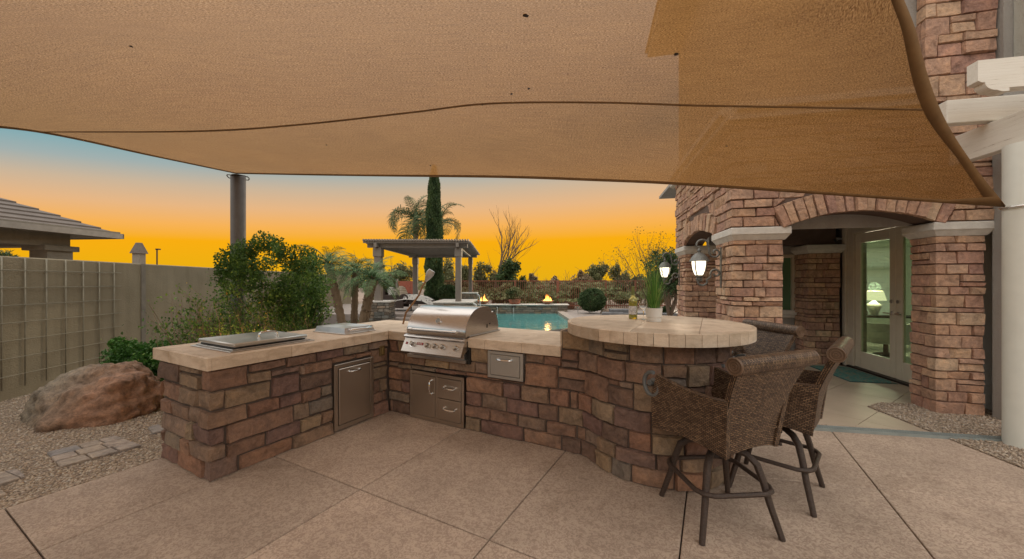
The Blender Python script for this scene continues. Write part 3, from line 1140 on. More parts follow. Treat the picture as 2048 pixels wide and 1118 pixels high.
# the hip's far side
for i in range(nC):
    y0 = i * dy; y1 = y0 + dy + .03
    z0 = ez + .10 + y0 * rs_; z1 = ez + .10 + y1 * rs_
    q = MB(MN)
    q.add([(Lr - y0, y0, z0 + .035), (Lr - y0, 7.4 - y0, z0 + .035), (Lr - y1, 7.4 - y1, z1), (Lr - y1, y1, z1), (Lr - y0, y0, z0 - .01), (Lr - y0, 7.4 - y0, z0 - .01)],
          [(0, 1, 2, 3), (4, 5, 1, 0)])
    obj('tile_course', q, M['roof'], nb)
q = MB(MN); q.box((-1, -.05, ez), (Lr + .05, -.02, ez + .12)); q.box((Lr + .02, -.05, ez), (Lr + .05, 7.4, ez + .12)); obj('gutter', q, simple('pale_gutter', (.34, .31, .28), .5), nb)
q = MB(MN); q.box((-1, -.01, ez + .0), (Lr - .0, .03, ez + .16)); q.box((-1, .03, ez + .02), (Lr - .02, 7.3, ez + .06)); obj('soffit', q, M['neigh'], nb)
q = MB(MN); q.box((-1, .5, ez - .26), (Lr - .6, .85, ez + .02)); q.box((Lr - .95, .85, ez - .26), (Lr - .6, 6.6, ez + .02)); obj('beam', q, M['neigh'], nb)
for (xx_, yy_) in ((Lr - 1.0, .42), (Lr - 1.0, 6.0)):
    q = MB(MN); q.box((xx_ - .08, yy_, ez - .36), (xx_ + .52, yy_ + .6, ez - .24), .01); q.box((xx_, yy_ + .07, 0), (xx_ + .44, yy_ + .52, ez - .35)); obj('column', q, M['neigh'], nb)

o = root('distant_chimney', 'small stone chimney with tapered hood beyond the stucco wall', 'chimney', (fx(278, 24), 24, 0))
xc = fx(278, 24)
q = MB(); q.box((xc - .24, 23.8, 0), (xc + .24, 24.2, 3.35)); obj('stack', q, M['neigh'], o)
q = MB(); q.add([(xc - .33, 23.7, 3.3), (xc + .33, 23.7, 3.3), (xc + .33, 24.3, 3.3), (xc - .33, 24.3, 3.3), (xc - .12, 23.9, 4.0), (xc + .12, 23.9, 4.0), (xc + .12, 24.1, 4.0), (xc - .12, 24.1, 4.0)],
             [(3, 2, 1, 0), (4, 5, 6, 7), (0, 1, 5, 4), (1, 2, 6, 5), (2, 3, 7, 6), (3, 0, 4, 7)]); obj('hood', q, M['roof'], o)
o = root('distant_lamp_pole', 'thin dark lamp pole on the skyline right of the distant chimney', 'pole', (fx(314, 30), 30, 0))
q = MB(); q.tube([(fx(314, 30), 30, 0), (fx(314, 30), 30, 4.1)], .05, 6); obj('pole', q, M['dark_metal'], o)
q = MB(); q.box((fx(314, 30) - .05, 29.9, 4.05), (fx(314, 30) + .22, 30.1, 4.15)); obj('lamp_head', q, M['dark_metal'], o)

# ================================================================= HOUSE
TW = 2.60; TD = 3.04           # porch tower, plan size in the house frame
house = root('house', 'stone clad house corner with arched porch, cast capitals and glazed doors', 'house', (0, 0, 0), frame=MH)
ALLST = []                     # (size estimate, builder args)
rh = random.Random(21)


def hstones(parent, path, lst, seed, depth=.034, dens=.09):
    for it in lst:
        a, b_, z0, z1, c, tr_ = it
        if z0 > 7.5: continue
        pm = path((a + b_) / 2, (z0 + z1) / 2, 0)
        px = 1024 + 738 * pm.x / max(pm.y, .1); py = 563 - 738 * (pm.z - 1.48) / max(pm.y, .1)
        vis = (-50 < px < 2100) and (-60 < py < 900)
        size = (b_ - a) * (z1 - z0) / max(pm.y, .5) ** 2 * (1 if vis else .0001)
        ALLST.append((size, parent, path, it, depth, dens))


def column(wx, ty, wd, td, ztop, faces, seed, label, capital=True, hs=(.09, .115, .14)):
    """stone clad pier: plan rectangle wx..wx+wd, ty..ty+td"""
    q = MB(MH); q.box((wx, ty, -.05), (wx + wd, ty + td, ztop)); core = obj('stone_column', q, M['hmortar'], house, label=label)
    rg = random.Random(seed)
    # left face then front face, read from the far left corner round to the right
    p = Path([(wx, ty + td), (wx, ty), (wx + wd, ty)], MH)
    lst = pack(0, td + wd, courses(0.0, ztop, rg, hs), rg, .12, .26, corners=(td,), split=.12)
    hstones(core, p, lst, seed)
    if capital:
        o_ = .07
        q = MB(MH)
        x0, x1_, y0, y1_ = wx - o_, wx + wd + o_, ty - o_, ty + td + o_
        q.box((x0, y0, ztop + .055), (x1_, y1_, ztop + .15), .012)
        q.add([(wx - .02, ty - .02, ztop - .002), (wx + wd + .02, ty - .02, ztop - .002), (wx + wd + .02, ty + td + .02, ztop - .002), (wx - .02, ty + td + .02, ztop - .002),
               (x0 + .012, y0 + .012, ztop + .056), (x1_ - .012, y0 + .012, ztop + .056), (x1_ - .012, y1_ - .012, ztop + .056), (x0 + .012, y1_ - .012, ztop + .056)],
              [(3, 2, 1, 0), (4, 5, 6, 7), (0, 1, 5, 4), (1, 2, 6, 5), (2, 3, 7, 6), (3, 0, 4, 7)])
        obj('capital', q, M['cast'], house)
    return core


CZ = 1.99
column(.03, .03, .52, .62, CZ, 2, 31, 'stone column nearest the round bar, with a lantern')
column(.03, 2.38, .52, .60, CZ, 2, 32, 'farthest stone column, with the other lantern')
column(2.08, .03, .42, .32, CZ, 2, 33, 'tall stone column beside the gravel and white post')
column(2.14, 2.62, .47, .42, CZ, 2, 34, 'inner stone column between window and doors')

# stone walls above, front with a wide arch, left side with a second arch
AC = 1.315; AZ = 2.14; HALF = .78; RISE = .17
ARad = (HALF ** 2 + RISE ** 2) / (2 * RISE); AZc = AZ + RISE - ARad
def arch_z(xo, rad_): 
    v_ = rad_ ** 2 - xo ** 2
    return AZc + math.sqrt(v_) if v_ > 0 else -9
RIN = ARad; ROUT = ARad + .235; ATH = math.asin((HALF + .02) / ARad)
ZT = 3.42


def wall_with_arch(P0, P1, thick, a0, a1, name):
    """backing prism with an arched opening; path from P0 to P1 (house frame), inward to the left"""
    d = (Vector(P1) - Vector(P0)); L = d.length; d.normalize(); nin = Vector((-d.y, d.x))
    q = MB(MH)
    n = 22
    prof = [(0, 2.14)]
    for i in range(n + 1):
        x = a0 + (a1 - a0) * i / n
        xo = (x - (a0 + a1) / 2) / ((a1 - a0) / 2) * HALF
        prof.append((x, arch_z(xo, RIN)))
    prof += [(L, 2.14), (L, ZT), (0, ZT)]
    vs = []
    for off in (0, thick):
        for s_, z in prof:
            p = Vector(P0) + d * s_ + nin * off
            vs.append((p.x, p.y, z))
    m_ = len(prof)
    fs = []
    # faces: fan strips between the arch and the top
    for side in (0, 1):
        b0 = side * m_
        idx = list(range(0, n + 4 - 0))
        # quads from each lower vertex pair to the top line
        q_pts = []
    tops = []
    for off in (0, thick):
        for s_, z in prof[:n + 3]:
            p = Vector(P0) + d * s_ + nin * off
            tops.append((p.x, p.y, ZT))
    k2 = n + 3
    allv = []
    for off_i in (0, 1):
        for i in range(k2): allv.append(vs[off_i * m_ + i])
    allv += tops
    for i in range(k2 - 1):
        fs.append((i, i + 1, 2 * k2 + i + 1, 2 * k2 + i))
        fs.append((k2 + i + 1, k2 + i, 3 * k2 + i, 3 * k2 + i + 1))
        fs.append((i + 1, i, k2 + i, k2 + i + 1))
        fs.append((2 * k2 + i, 2 * k2 + i + 1, 3 * k2 + i + 1, 3 * k2 + i))
    fs.append((0, 2 * k2, 3 * k2, k2)); fs.append((k2 - 1, 2 * k2 - 1, 4 * k2 - 1, 3 * k2 - 1))
    q.add(allv, fs)
    return obj(name, q, M['hmortar'], house)


front = wall_with_arch((0, 0), (TW - .05, 0), .30, AC - HALF, AC + HALF, 'stone_wall')
left = wall_with_arch((0, TD), (0, 0), .30, TD - 2.38, TD - .65, 'stone_wall')


def arch_excl(cx, half_scale):
    def ex(a, b_, z0, z1, c):
        res = []
        zm = (z0 + z1) / 2
        if c is not None: return [(a, b_, z0, z1, c, None)]
        def hw(z):
            h = z - AZc
            v_ = (ROUT + .012) ** 2 - h * h
            return min(math.sqrt(v_), math.tan(ATH) * h + .006) * half_scale if v_ > 0 and h < ROUT + .012 else 0.0
        hb, ht = hw(z0), hw(z1 - .001)
        if hb == 0 and ht == 0: return [(a, b_, z0, z1, None, None)]
        # left of the arch
        Lb, Lt = cx - hb, cx - ht
        Rb, Rt = cx + hb, cx + ht
        if ht == 0: Lt = Rt = cx
        if a < Lb - .03:
            if b_ <= Lb: res.append((a, b_, z0, z1, None, None))
            else: res.append((a, Lb, z0, z1, None, (a, min(Lt, b_))))
        elif a < min(Lt, b_) - .06 and ht > 0 and b_ <= cx:
            res.append((a, a + .016, z0, z1, None, (a, min(Lt, b_))))
        if b_ > Rb + .03:
            if a >= Rb: res.append((a, b_, z0, z1, None, None))
            else: res.append((Rb, b_, z0, z1, None, (max(Rt, a), b_)))
        return res
    return ex


rg = random.Random(77)
cs = courses(2.145, 3.42, rg, (.105, .125, .145), .15)
pf = Path([(0, TD), (0, 0), (TW - .05, 0)], MH)
lcx = TD - (2.38 + .65) / 2; lhs = ((2.38 - .65) / 2) / HALF
e1 = arch_excl(lcx, lhs); 
lst = pack(0, TD + .02, cs, rg, .14, .34, excl=e1)
lst = [x for x in lst if x[0] < TD - .28]
lst2 = []
# stones that wrap the corner, then the front
for ci, (z0, z1) in enumerate(cs):
    lo, hi = (TD - rg.uniform(.1, .2), TD + rg.uniform(.12, .26)) if ci % 2 else (TD - rg.uniform(.2, .27), TD + rg.uniform(.08, .14))
    lst2.append((lo, hi, z0, z1, TD, None))
    keep = []
    for it in lst:
        if abs(it[2] - z0) < .2 and it[2] >= z0 - 1e-6 and it[3] <= z1 + 1e-6:
            if it[1] > lo: it = (it[0], lo, it[2], it[3], it[4], None) if lo - it[0] > .04 else None
        if it: keep.append(it)
    lst = keep
    x = hi
    lastrow = [y for y in lst if y[2] >= z0 - 1e-6 and y[3] <= z1 + 1e-6]
    mx = max([y[1] for y in lastrow] + [0])
    if lo - mx > .05 and not (TD - .62 < 0) and mx > 0 and lo - mx < .3: lst2.append((mx, lo, z0, z1, None, None))
    ex = arch_excl(TD + AC, 1.0)
    while x < TD + TW - .06:
        wd = rg.uniform(.16, .36)
        if x + wd > TD + TW - .16: wd = TD + TW - .05 - x
        lst2 += ex(x, x + wd, z0, z1, None); x += wd
hstones(left, pf, lst, 5); hstones(front, pf, lst2, 5)


# voussoirs
def vous(path_s0, cx, hs_, n, parent):
    th = math.asin(min(1, (HALF + .02) / ARad))
    def f(s_, z, nn):     # s = angle, z = radius
        xo = math.sin(s_) * z * hs_; zz = AZc + math.cos(s_) * z
        return pf(cx + xo, zz, nn)
    rgv = random.Random(int(cx * 100))
    for i in range(n):
        a0 = -th + 2 * th * i / n; a1 = -th + 2 * th * (i + 1) / n
        # in units of metres along the arc so that gaps stay equal
        k0 = ARad + .1
        ff = (lambda k0: (lambda s_, z, nn: f(s_ / k0, z, nn)))(k0)
        q = MB(); stone(q, ff, a0 * k0, a1 * k0, RIN - .02, ROUT + rgv.uniform(-.02, .02), rgv, .055, dens=.07)
        obj('arch_stone', q, M['hstone'], parent, smooth=40)


vous(0, TD + AC, 1.0, 17, front)
vous(0, lcx, lhs, 15, left)

# cornice, roof slab, porch ceiling
q = MB(MH)
prof = [(-.03, 3.40), (-.10, 3.44), (-.10, 3.50), (-.16, 3.54), (-.16, 3.62), (.0, 3.62), (.0, 3.40)]
q.extrude_x([(x, z) for x, z in prof], -.03, TD + .16, 'y')
q.box((0, -.16, 3.54), (1.86, 0, 3.62)); q.box((-.1, -.10, 3.44), (1.86, -.0, 3.54))
q.box((-.03, TD, 3.40), (TW, TD + .14, 3.62))
obj('cornice', q, M['cast'], house)
q = MB(MH); q.box((.0, .0, 3.60), (TW + 3, TD + 2, 3.66)); obj('roof_slab', q, M['stucco'], house)
q = MB(MH); q.box((.30, .30, 2.62), (TW + .5, TD + .5, 2.70)); obj('porch_ceiling', q, M['stucco'], house)
q = MB(MH); q.box((.30, .30, 2.14), (TW - .05, .302, 3.4)); q.box((.30, .32, 2.3), (.302, TD, 3.4)); obj('inner_plaster', q, M['stucco'], house)

# back wall of the porch (stucco) with a narrow window
q = MB(MH)
q.box((.62, 3.10, -.05), (1.84, 3.28, 3.6)); q.box((2.10, 3.10, -.05), (2.76, 3.28, 3.6)); q.box((1.84, 3.10, -.05), (2.10, 3.28, .93)); q.box((1.84, 3.10, 1.98), (2.10, 3.28, 3.6))
obj('stucco_wall', q, M['stucco'], house)
m, t, b = new_mat('window_glass_green'); M['glass_g'] = m
b.inputs['Base Color'].default_value = (.10, .20, .11, 1); b.inputs['Roughness'].default_value = .06; b.inputs['Specular IOR Level'].default_value = .8
q = MB(MH)
q.box((1.80, 3.06, .93), (1.86, 3.13, 2.0)); q.box((2.08, 3.06, .93), (2.14, 3.13, 2.0)); q.box((1.86, 3.06, 1.94), (2.08, 3.13, 2.0))
wn = obj('window', q, M['tan_trim'], house)
q = MB(MH); q.box((1.86, 3.12, .93), (2.08, 3.14, 1.95)); obj('pane', q, M['glass_g'], wn)
q = MB(MH); q.box((1.70, 3.0, .84), (2.2, 3.12, .93), .01); q.box((1.74, 3.03, .78), (2.2, 3.12, .84), .01); obj('sill', q, M['cast'], wn)
# stone lintel at the back, over the inner column
q = MB(MH); q.box((.9, 2.70, 2.16), (TW, 3.04, 2.3)); q.box((.6, 2.70, 2.3), (TW, 3.04, 2.64)); obj('back_lintel', q, M['hmortar'], house)

# door wall: plane w = 2.75 running away from us
DW = 2.75
q = MB(MH)
q.box((DW, 2.50, -.05), (DW + .2, 3.3, 3.6)); q.box((DW, .0, -.05), (DW + .2, .68, 3.6)); q.box((DW, .68, 2.42), (DW + .2, 2.50, 3.6))
obj('stucco_wall', q, M['stucco'], house)
q = MB(MH)
q.box((DW - .05, 2.42, 0), (DW + .1, 2.60, 2.40), .008); q.box((DW - .05, .60, 0), (DW + .1, .72, 2.40), .008); q.box((DW - .055, .60, 2.30), (DW + .1, 2.60, 2.46), .008)
q.box((DW - .09, 2.55, 0), (DW + .0, 2.64, 2.5), .008); q.box((DW - .09, .55, 2.42), (DW, 2.64, 2.52), .008)
obj('door_frame', q, M['tan_trim'], house)
q = MB(MH); q.box((DW - .10, .66, -.0), (DW + .14, 2.5, .03)); obj('threshold', q, M['dark_metal'], house)
m, t, b = new_mat('door_glass'); M['glass'] = m
t.nodes.remove(b)
oo = [n for n in t.nodes if n.type == 'OUTPUT_MATERIAL'][0]
gl = t.nodes.new('ShaderNodeBsdfGlossy'); gl.inputs['Roughness'].default_value = .01; gl.inputs['Color'].default_value = (.9, 1, .93, 1)
tp = t.nodes.new('ShaderNodeBsdfTransparent'); tp.inputs[0].default_value = (.80, .93, .84, 1)
lw = t.nodes.new('ShaderNodeLayerWeight'); lw.inputs[0].default_value = .25
fr = N(t, 'ShaderNodeMath', operation='MULTIPLY_ADD'); fr.inputs[1].default_value = .5; fr.inputs[2].default_value = .05
t.links.new(lw.outputs['Facing'], fr.inputs[0])
mx = t.nodes.new('ShaderNodeMixShader'); t.links.new(fr.outputs[0], mx.inputs[0]); t.links.new(tp.outputs[0], mx.inputs[1]); t.links.new(gl.outputs[0], mx.inputs[2]); t.links.new(mx.outputs[0], oo.inputs[0])


def door(t0, t1, label, hside):
    q = MB(MH); x0, x1 = DW - .015, DW + .03
    st_ = .115
    q.box((x0, t0, .03), (x1, t0 + st_, 2.29), .004); q.box((x0, t1 - st_, .03), (x1, t1, 2.29), .004)
    q.box((x0, t0 + st_, .03), (x1, t1 - st_, .30), .004); q.box((x0, t0 + st_, 2.13), (x1, t1 - st_, 2.29), .004)
    d = obj('door', q, M['tan_paint'], house, label=label)
    q = MB(MH); q.box((DW + .004, t0 + st_, .30), (DW + .010, t1 - st_, 2.13)); obj('pane', q, M['glass'], d)
    th = t0 + st_ * .5 if hside < 0 else t1 - st_ * .5
    q = MB(MH); q.box((DW - .03, th - .022, .98), (DW - .015, th + .022, 1.03)); q.tube([(DW - .02, th, 1.0), (DW - .065, th, 1.0), (DW - .07, th + hside * -.10, 1.0)], .011, 8)
    q.tube([(DW - .012, th, 1.18), (DW - .035, th, 1.18)], .028, 12); obj('handle', q, M['chrome'], d, smooth=40)


door(1.565, 2.42, 'glazed door leaf seen in full', -1)
door(.705, 1.558, 'glazed door leaf half hidden by the stone column', 1)

# front pier going up above the sail, stucco return and main wall on the right
q = MB(MH); q.box((1.92, -.06, 3.45), (2.53, 2.0, 7.2)); pier = obj('stone_wall', q, M['hmortar'], house)
pp = Path([(1.92, 2.0), (1.92, -.06), (2.53, -.06)], MH)
rg = random.Random(91)
hstones(pier, pp, pack(1.2, 2.06 + .61, courses(3.45, 6.6, rg, (.16, .2, .24), .15), rg, .16, .32, corners=(2.06,), split=.3), 9)
q = MB(MH); q.box((TW - .06, -.13, -.05), (6, -.02, 7.2)); obj('stucco_wall', q, M['stucco'], house)
q = MB(MH); q.box((TW + .02, -.42, 3.75), (6, -.135, 7.2)); obj('upper_wall', q, M['stucco_light'], house)
q = MB(MH); q.box((TW - .03, -.30, 2.14), (TW + .0, -.0, 2.15)); 
# side and back walls of the house so that it closes
q = MB(MH); q.box((DW, 7.1, 2.72), (DW + 5.1, 7.3, 3.6)); q.box((DW + 5.03, -.1, 2.72), (DW + 5.2, 7.1, 7.2)); q.box((2.5, 2.0, 3.66), (DW + 5.0, 2.2, 7.2)); q.box((1.95, 1.9, 7.2), (DW + 5.2, -.1, 7.3)); q.box((DW, 3.5, 2.72), (DW + .2, 7.1, 3.6)); q.box((TW + 2.9, TD + 2, 3.6), (DW + 5.2, 7.3, 3.67)); obj('outer_wall', q, M['stucco'], house)

# upper storey over the porch tower: its outline shows through the sail
q = MB(MH); q.box((.03, .04, 3.66), (1.915, TD - .02, 6.4)); obj('upper_wall', q, M['stucco'], house)
q = MB(MH); q.box((-.50, -.45, 6.40), (1.91, TD + .5, 6.52), .01); obj('eave', q, M['tan_trim'], house)
q = MB(MH)
q.add([(-.55, -.5, 6.53), (1.91, -.5, 6.53), (1.91, TD + .55, 6.53), (-.55, TD + .55, 6.53), (.9, 1.2, 7.4), (1.91, 1.2, 7.4), (1.91, 1.9, 7.4), (.9, 1.9, 7.4)],
      [(3, 2, 1, 0), (4, 5, 6, 7), (0, 1, 5, 4), (1, 2, 6, 5), (2, 3, 7, 6), (3, 0, 4, 7)]); obj('roof', q, M['roof'], house)

# emit the stones: the 285 that show largest singly, the rest as one piece
ALLST.sort(key=lambda a: -a[0])
rest = {}
for i, (sz_, parent, path, it, depth, dens) in enumerate(ALLST):
    rg = random.Random(int(it[0] * 9173 + it[2] * 7919) + 13)
    a, b_, z0, z1, c, tr_ = it
    if i < 290:
        q = MB(); stone(q, path, a, b_, z0, z1, rg, depth, dens=dens, corner=c, trap=tr_)
        if q.v: obj('stone', q, M['hstone'], parent, smooth=40)
    else:
        q = rest.setdefault(parent.name, (parent, MB()))[1]
        stone(q, path, a, b_, z0, z1, rg, depth, dens=.15, corner=c, trap=tr_)
for k_, (parent, q) in rest.items():
    obj('small_stones', q, M['hstone'], parent, smooth=40, kind='stuff')
print('house stones', len(ALLST))

# room behind the doors
room = root('living_room', 'pale room seen through the glazed doors', 'room', (DW + 2, 1.5, 0), frame=MH)
M['roomwall'] = simple('pale_green_wall', (.62, .66, .55), .9, var=.03)
m, t, b = new_mat('added_sheer_cloth'); M['sheer'] = m
b.inputs['Base Color'].default_value = (.86, .88, .84, 1); b.inputs['Roughness'].default_value = 1
tl_ = t.nodes.new('ShaderNodeBsdfTranslucent'); tl_.inputs[0].default_value = (.86, .9, .86, 1); mx_ = t.nodes.new('ShaderNodeMixShader')
o9 = [n for n in t.nodes if n.type == 'OUTPUT_MATERIAL'][0]
t.links.new(b.outputs[0], mx_.inputs[1]); t.links.new(tl_.outputs[0], mx_.inputs[2]); t.links.new(mx_.outputs[0], o9.inputs[0])
M['roomfloor'] = simple('room_floor', (.56, .52, .42), .35, var=.06)
RX0, RX1, RY0, RY1 = DW + .2, DW + 5.0, .0, 7.0
q = MB(MH); q.box((RX0, RY0, -.03), (RX1, RY1, .0)); obj('floor', q, M['roomfloor'], room)
q = MB(MH)
for (a_, b2, z0, z1) in ((RX0, RX0 + .55, 0, 2.6), (RX0 + 1.75, RX0 + 2.0, 0, 2.6), (RX0 + 3.3, RX1, 0, 2.6), (RX0, RX1, 0, .55), (RX0, RX1, 1.78, 1.9), (RX0, RX1, 2.35, 2.7)):
    q.box((a_, RY1 - .1 + .001 * z1, z0), (b2, RY1 + .002 * z0, z1))
q.box((RX1 - .1, RY0, 0), (RX1, 2.0, 2.6)); q.box((RX1 - .1, 5.0, 0), (RX1, RY1, 2.6)); q.box((RX1 - .1, 2.0, 2.3), (RX1, 5.0, 2.6)); q.box((RX1 - .1, 2.0, 0), (RX1, 5.0, .5))
q.box((RX0 + .01, RY0, 0), (RX1 - .1, .05, 2.6)); q.box((DW, 3.28, -.05), (DW + .2, RY1, 2.7))
obj('wall', q, M['roomwall'], room)
q = MB(MH); q.box((RX0 + .5, RY1 - .14, .5), (RX1 - .3, RY1 - .13, 2.4)); obj('added_sheer_blind', q, M['sheer'], room)  # added blind, turns the orange sky in the room windows white
q = MB(MH); q.box((RX0, RY0, 2.6), (RX1, RY1, 2.7)); obj('ceiling', q, M['roomwall'], room)
LX, LY, TZ = 4.36, 4.55, .74
o = root('console_table', 'dark console table inside the room, holding the lamp', 'table', (LX, LY, 0), frame=MH)
q = MB(MH); q.box((LX - .55, LY - .2, TZ - .04), (LX + .9, LY + .2, TZ), .004); obj('table_top', q, M['dark_metal'], o)
for xx_ in (LX - .5, LX + .82):
    for yy_ in (LY - .17, LY + .12):
        q = MB(MH); q.box((xx_, yy_, 0), (xx_ + .05, yy_ + .05, TZ - .04)); obj('leg', q, M['dark_metal'], o)
o = root('table_lamp', 'white ginger jar table lamp with glowing shade behind the glazed door', 'lamp', (LX, LY, TZ), frame=MH)
q = MB(MH); q.lathe([(.06, 0), (.065, .02), (.09, .10), (.12, .19), (.115, .24), (.05, .29), (.04, .31), (.015, .33), (.015, .36)], (LX, LY, TZ), 20); obj('base', q, M['pot'], o, smooth=60)
m, t, b = new_mat('lamp_shade_lit'); M['shade'] = m
b.inputs['Base Color'].default_value = (.8, .7, .5, 1); b.inputs['Emission Color'].default_value = (1, .84, .52, 1); b.inputs['Emission Strength'].default_value = 1.2
q = MB(MH); q.lathe([(.20, .33), (.15, .53)], (LX, LY, TZ), 24, cap=False); obj('lamp_shade', q, M['shade'], o, smooth=True)
ld = bpy.data.lights.new('lamp_light', 'POINT'); ld.energy = 60; ld.color = (1, .86, .62); ld.shadow_soft_size = .1
lo = bpy.data.objects.new('lamp_light', ld); lo.location = (0, 0, .62); COL.objects.link(lo); lo.parent = o
CX_, CY_ = 4.05, 3.75
o = root('armchair', 'white upholstered swivel chair seen from behind through the glazed door', 'chair', (CX_, CY_, 0), frame=MH)
q = MB(MH)
P_ = [(CX_ - .42 * math.cos(math.pi * i / 12), CY_ - .38 * math.sin(math.pi * i / 12), 0) for i in range(13)]
rows_ = [[(p[0], p[1], z) for p in P_] for z in (.28, .32, .50, .62, .66)]
rows_ += [[(CX_ + (p[0] - CX_) * .8, CY_ + (p[1] - CY_) * .8, z) for p in P_] for z in (.66, .28)]
q.grid(rows_)
obj('back', q, M['cushion'], o, smooth=50)
q = MB(MH); q.lathe([(.30, .26), (.33, .30), (.33, .42), (.30, .45)], (CX_, CY_, 0), 18); obj('seat', q, M['cushion'], o, smooth=40)
q = MB(MH); q.lathe([(.22, 0), (.20, .03), (.04, .07), (.035, .26)], (CX_, CY_, 0), 14); obj('base', q, M['dark_metal'], o, smooth=40)
o = root('mantel_clock', 'small round clock on the console table left of the lamp', 'clock', (LX - .25, LY - .1, TZ), frame=MH)
q = MB(MH); q.tube([(LX - .26, LY - .14, TZ + .06), (LX - .25, LY - .10, TZ + .06)], .055, 16); obj('case', q, M['dark_metal'], o); q = MB(MH); q.tube([(LX - .262, LY - .15, TZ + .06), (LX - .26, LY - .14, TZ + .06)], .042, 16); obj('dial', q, M['white_flat'], o)

# doormat
o = root('doormat', 'teal patterned doormat in front of the glazed doors', 'doormat', (DW - .5, 1.9, 0), frame=MH)
m, t, b = new_mat('doormat_teal')
c_ = ramp_of(t, noise(t, coords(t, 'Object'), 22, 3, .6), [(.40, (.05, .16, .15)), (.55, (.10, .24, .21)), (.63, (.28, .13, .07)), (.7, (.09, .22, .2))])
t.links.new(c_, b.inputs['Base Color']); b.inputs['Roughness'].default_value = .95
q = MB(MH); q.box((DW - .72, 1.35, .002), (DW - .16, 2.40, .014), .003); obj('mat', q, m, o)
q = MB(MH); q.box((DW - .74, 1.33, .001), (DW - .14, 2.42, .010), .003); obj('border', q, simple('mat_border', (.03, .10, .10), .9), o)

# drain grate
o = root('drain_grate', 'pale slotted channel drain grate set in the concrete towards the gravel', 'drain', (1.0, -.9, 0), frame=MH)
GA, GB = Vector((2.86, 3.74)), Vector((4.62, 3.41))
gd = (GB - GA).normalized(); gn = Vector((-gd.y, gd.x)); GL = (GB - GA).length
MG = Matrix.Translation((GA.x, GA.y, 0)) @ Matrix.Rotation(math.atan2(gd.y, gd.x), 4, 'Z')
MG = Matrix.Translation((0, 0, .012)) @ MG
M['grate'] = simple('grate_plastic', (.30, .34, .33), .6)
q = MB(MG); q.box((0, -.045, -.02), (GL, -.038, .016)); q.box((0, .038, -.02), (GL, .045, .016)); q.box((0, -.004, -.02), (GL, .004, .016)); obj('frame', q, M['grate'], o)
q = MB(MG); q.box((0, -.04, -.01), (GL, .04, .004)); obj('channel', q, M['black'], o)
q = MB(MG)
for i in range(int(GL / .022)):
    x = i * .022
    q.add([(x, -.038, .015), (x + .009, -.038, .015), (x + .018, .0, .015), (x + .009, .0, .015)], [(0, 1, 2, 3)])
    q.add([(x + .009, .0, .015), (x + .018, .0, .015), (x + .009, .038, .015), (x, .038, .015)], [(0, 1, 2, 3)])
obj('slots', q, M['grate'], o, kind='stuff')

# white post and pergola timbers at the right
o = root('white_post', 'round white post at the right edge carrying the shade sail ring', 'post', (4.60, 3.25, 0))
q = MB(); q.lathe([(.125, 0), (.125, 2.71)], (4.585, 3.30, 0), 36); obj('shaft', q, M['white_paint'], o, smooth=40)
q = MB(); ring = [(4.585 + .135 * math.cos(a / 16 * 2 * math.pi), 3.30 + .135 * math.sin(a / 16 * 2 * math.pi), 2.155 + .012 * math.cos(a / 16 * 2 * math.pi)) for a in range(17)]
q.tube(ring, .011, 8, cap=False); obj('ring', q, M['chrome'], o, smooth=True)
pg = root('white_pergola', 'weathered white timber pergola beams over the right edge', 'pergola', (1.9, -.5, 2.7), frame=MH)


def beam_prof(x0, x1, y0, y1, z0, z1, mat, scroll=False, ax='x'):
    q = MB(MH)
    if scroll:
        h = z1 - z0
        pr = [(x0, z1), (x0 - .0, z1 - h * .62), (x0 + .03, z1 - h * .68), (x0 + .045, z1 - h * .68)]
        for i in range(7):
            a = rad(180 + i * 15); pr.append((x0 + .135 + .085 * math.cos(a), z1 - h * .68 + .075 * math.sin(a)))
        pr += [(x0 + .17, z0), (x0 + .22, z0), (x0 + .22, z0 + .03), (x1, z0 + .03), (x1, z1)]
        vs = [(x, y0, z) for x, z in pr] + [(x, y1, z) for x, z in pr]
        n = len(pr)
        fs = [tuple(range(n)), tuple(range(2 * n - 1, n - 1, -1))] + [(i, n + i, n + (i + 1) % n, (i + 1) % n) for i in range(n)]
        q.add(vs, fs)
    else:
        q.box((x0, y0, z0), (x1, y1, z1), .006)
    return q


obj('beam', beam_prof(2.06, 2.16, -2.8, -.14, 2.72, 3.02, None), M['timber_y'], pg)
obj('ledger', beam_prof(1.72, 5.5, -.56, -.46, 3.04, 3.27, None), M['timber'], pg)
obj('rafter', beam_prof(1.62, 5.5, -.98, -.88, 3.14, 3.43, None, True), M['timber'], pg)

# security camera under the porch ceiling
o = root('security_camera', 'small white security camera on the porch wall left of the doors', 'camera', (DW - .02, 2.78, 2.22), frame=MH)
q = MB(MH); q.tube([(DW, 2.72, 2.24), (DW - .10, 2.76, 2.26)], .018, 8); obj('bracket', q, M['white_flat'], o, smooth=40)
q = MB(MH); q.tube([(DW - .09, 2.80, 2.25), (DW - .16, 2.72, 2.22)], .035, 12); obj('housing', q, M['white_flat'], o, smooth=40)
q = MB(MH); q.tube([(DW - .16, 2.72, 2.22), (DW - .175, 2.70, 2.213)], .034, 12); obj('lens', q, M['black'], o)

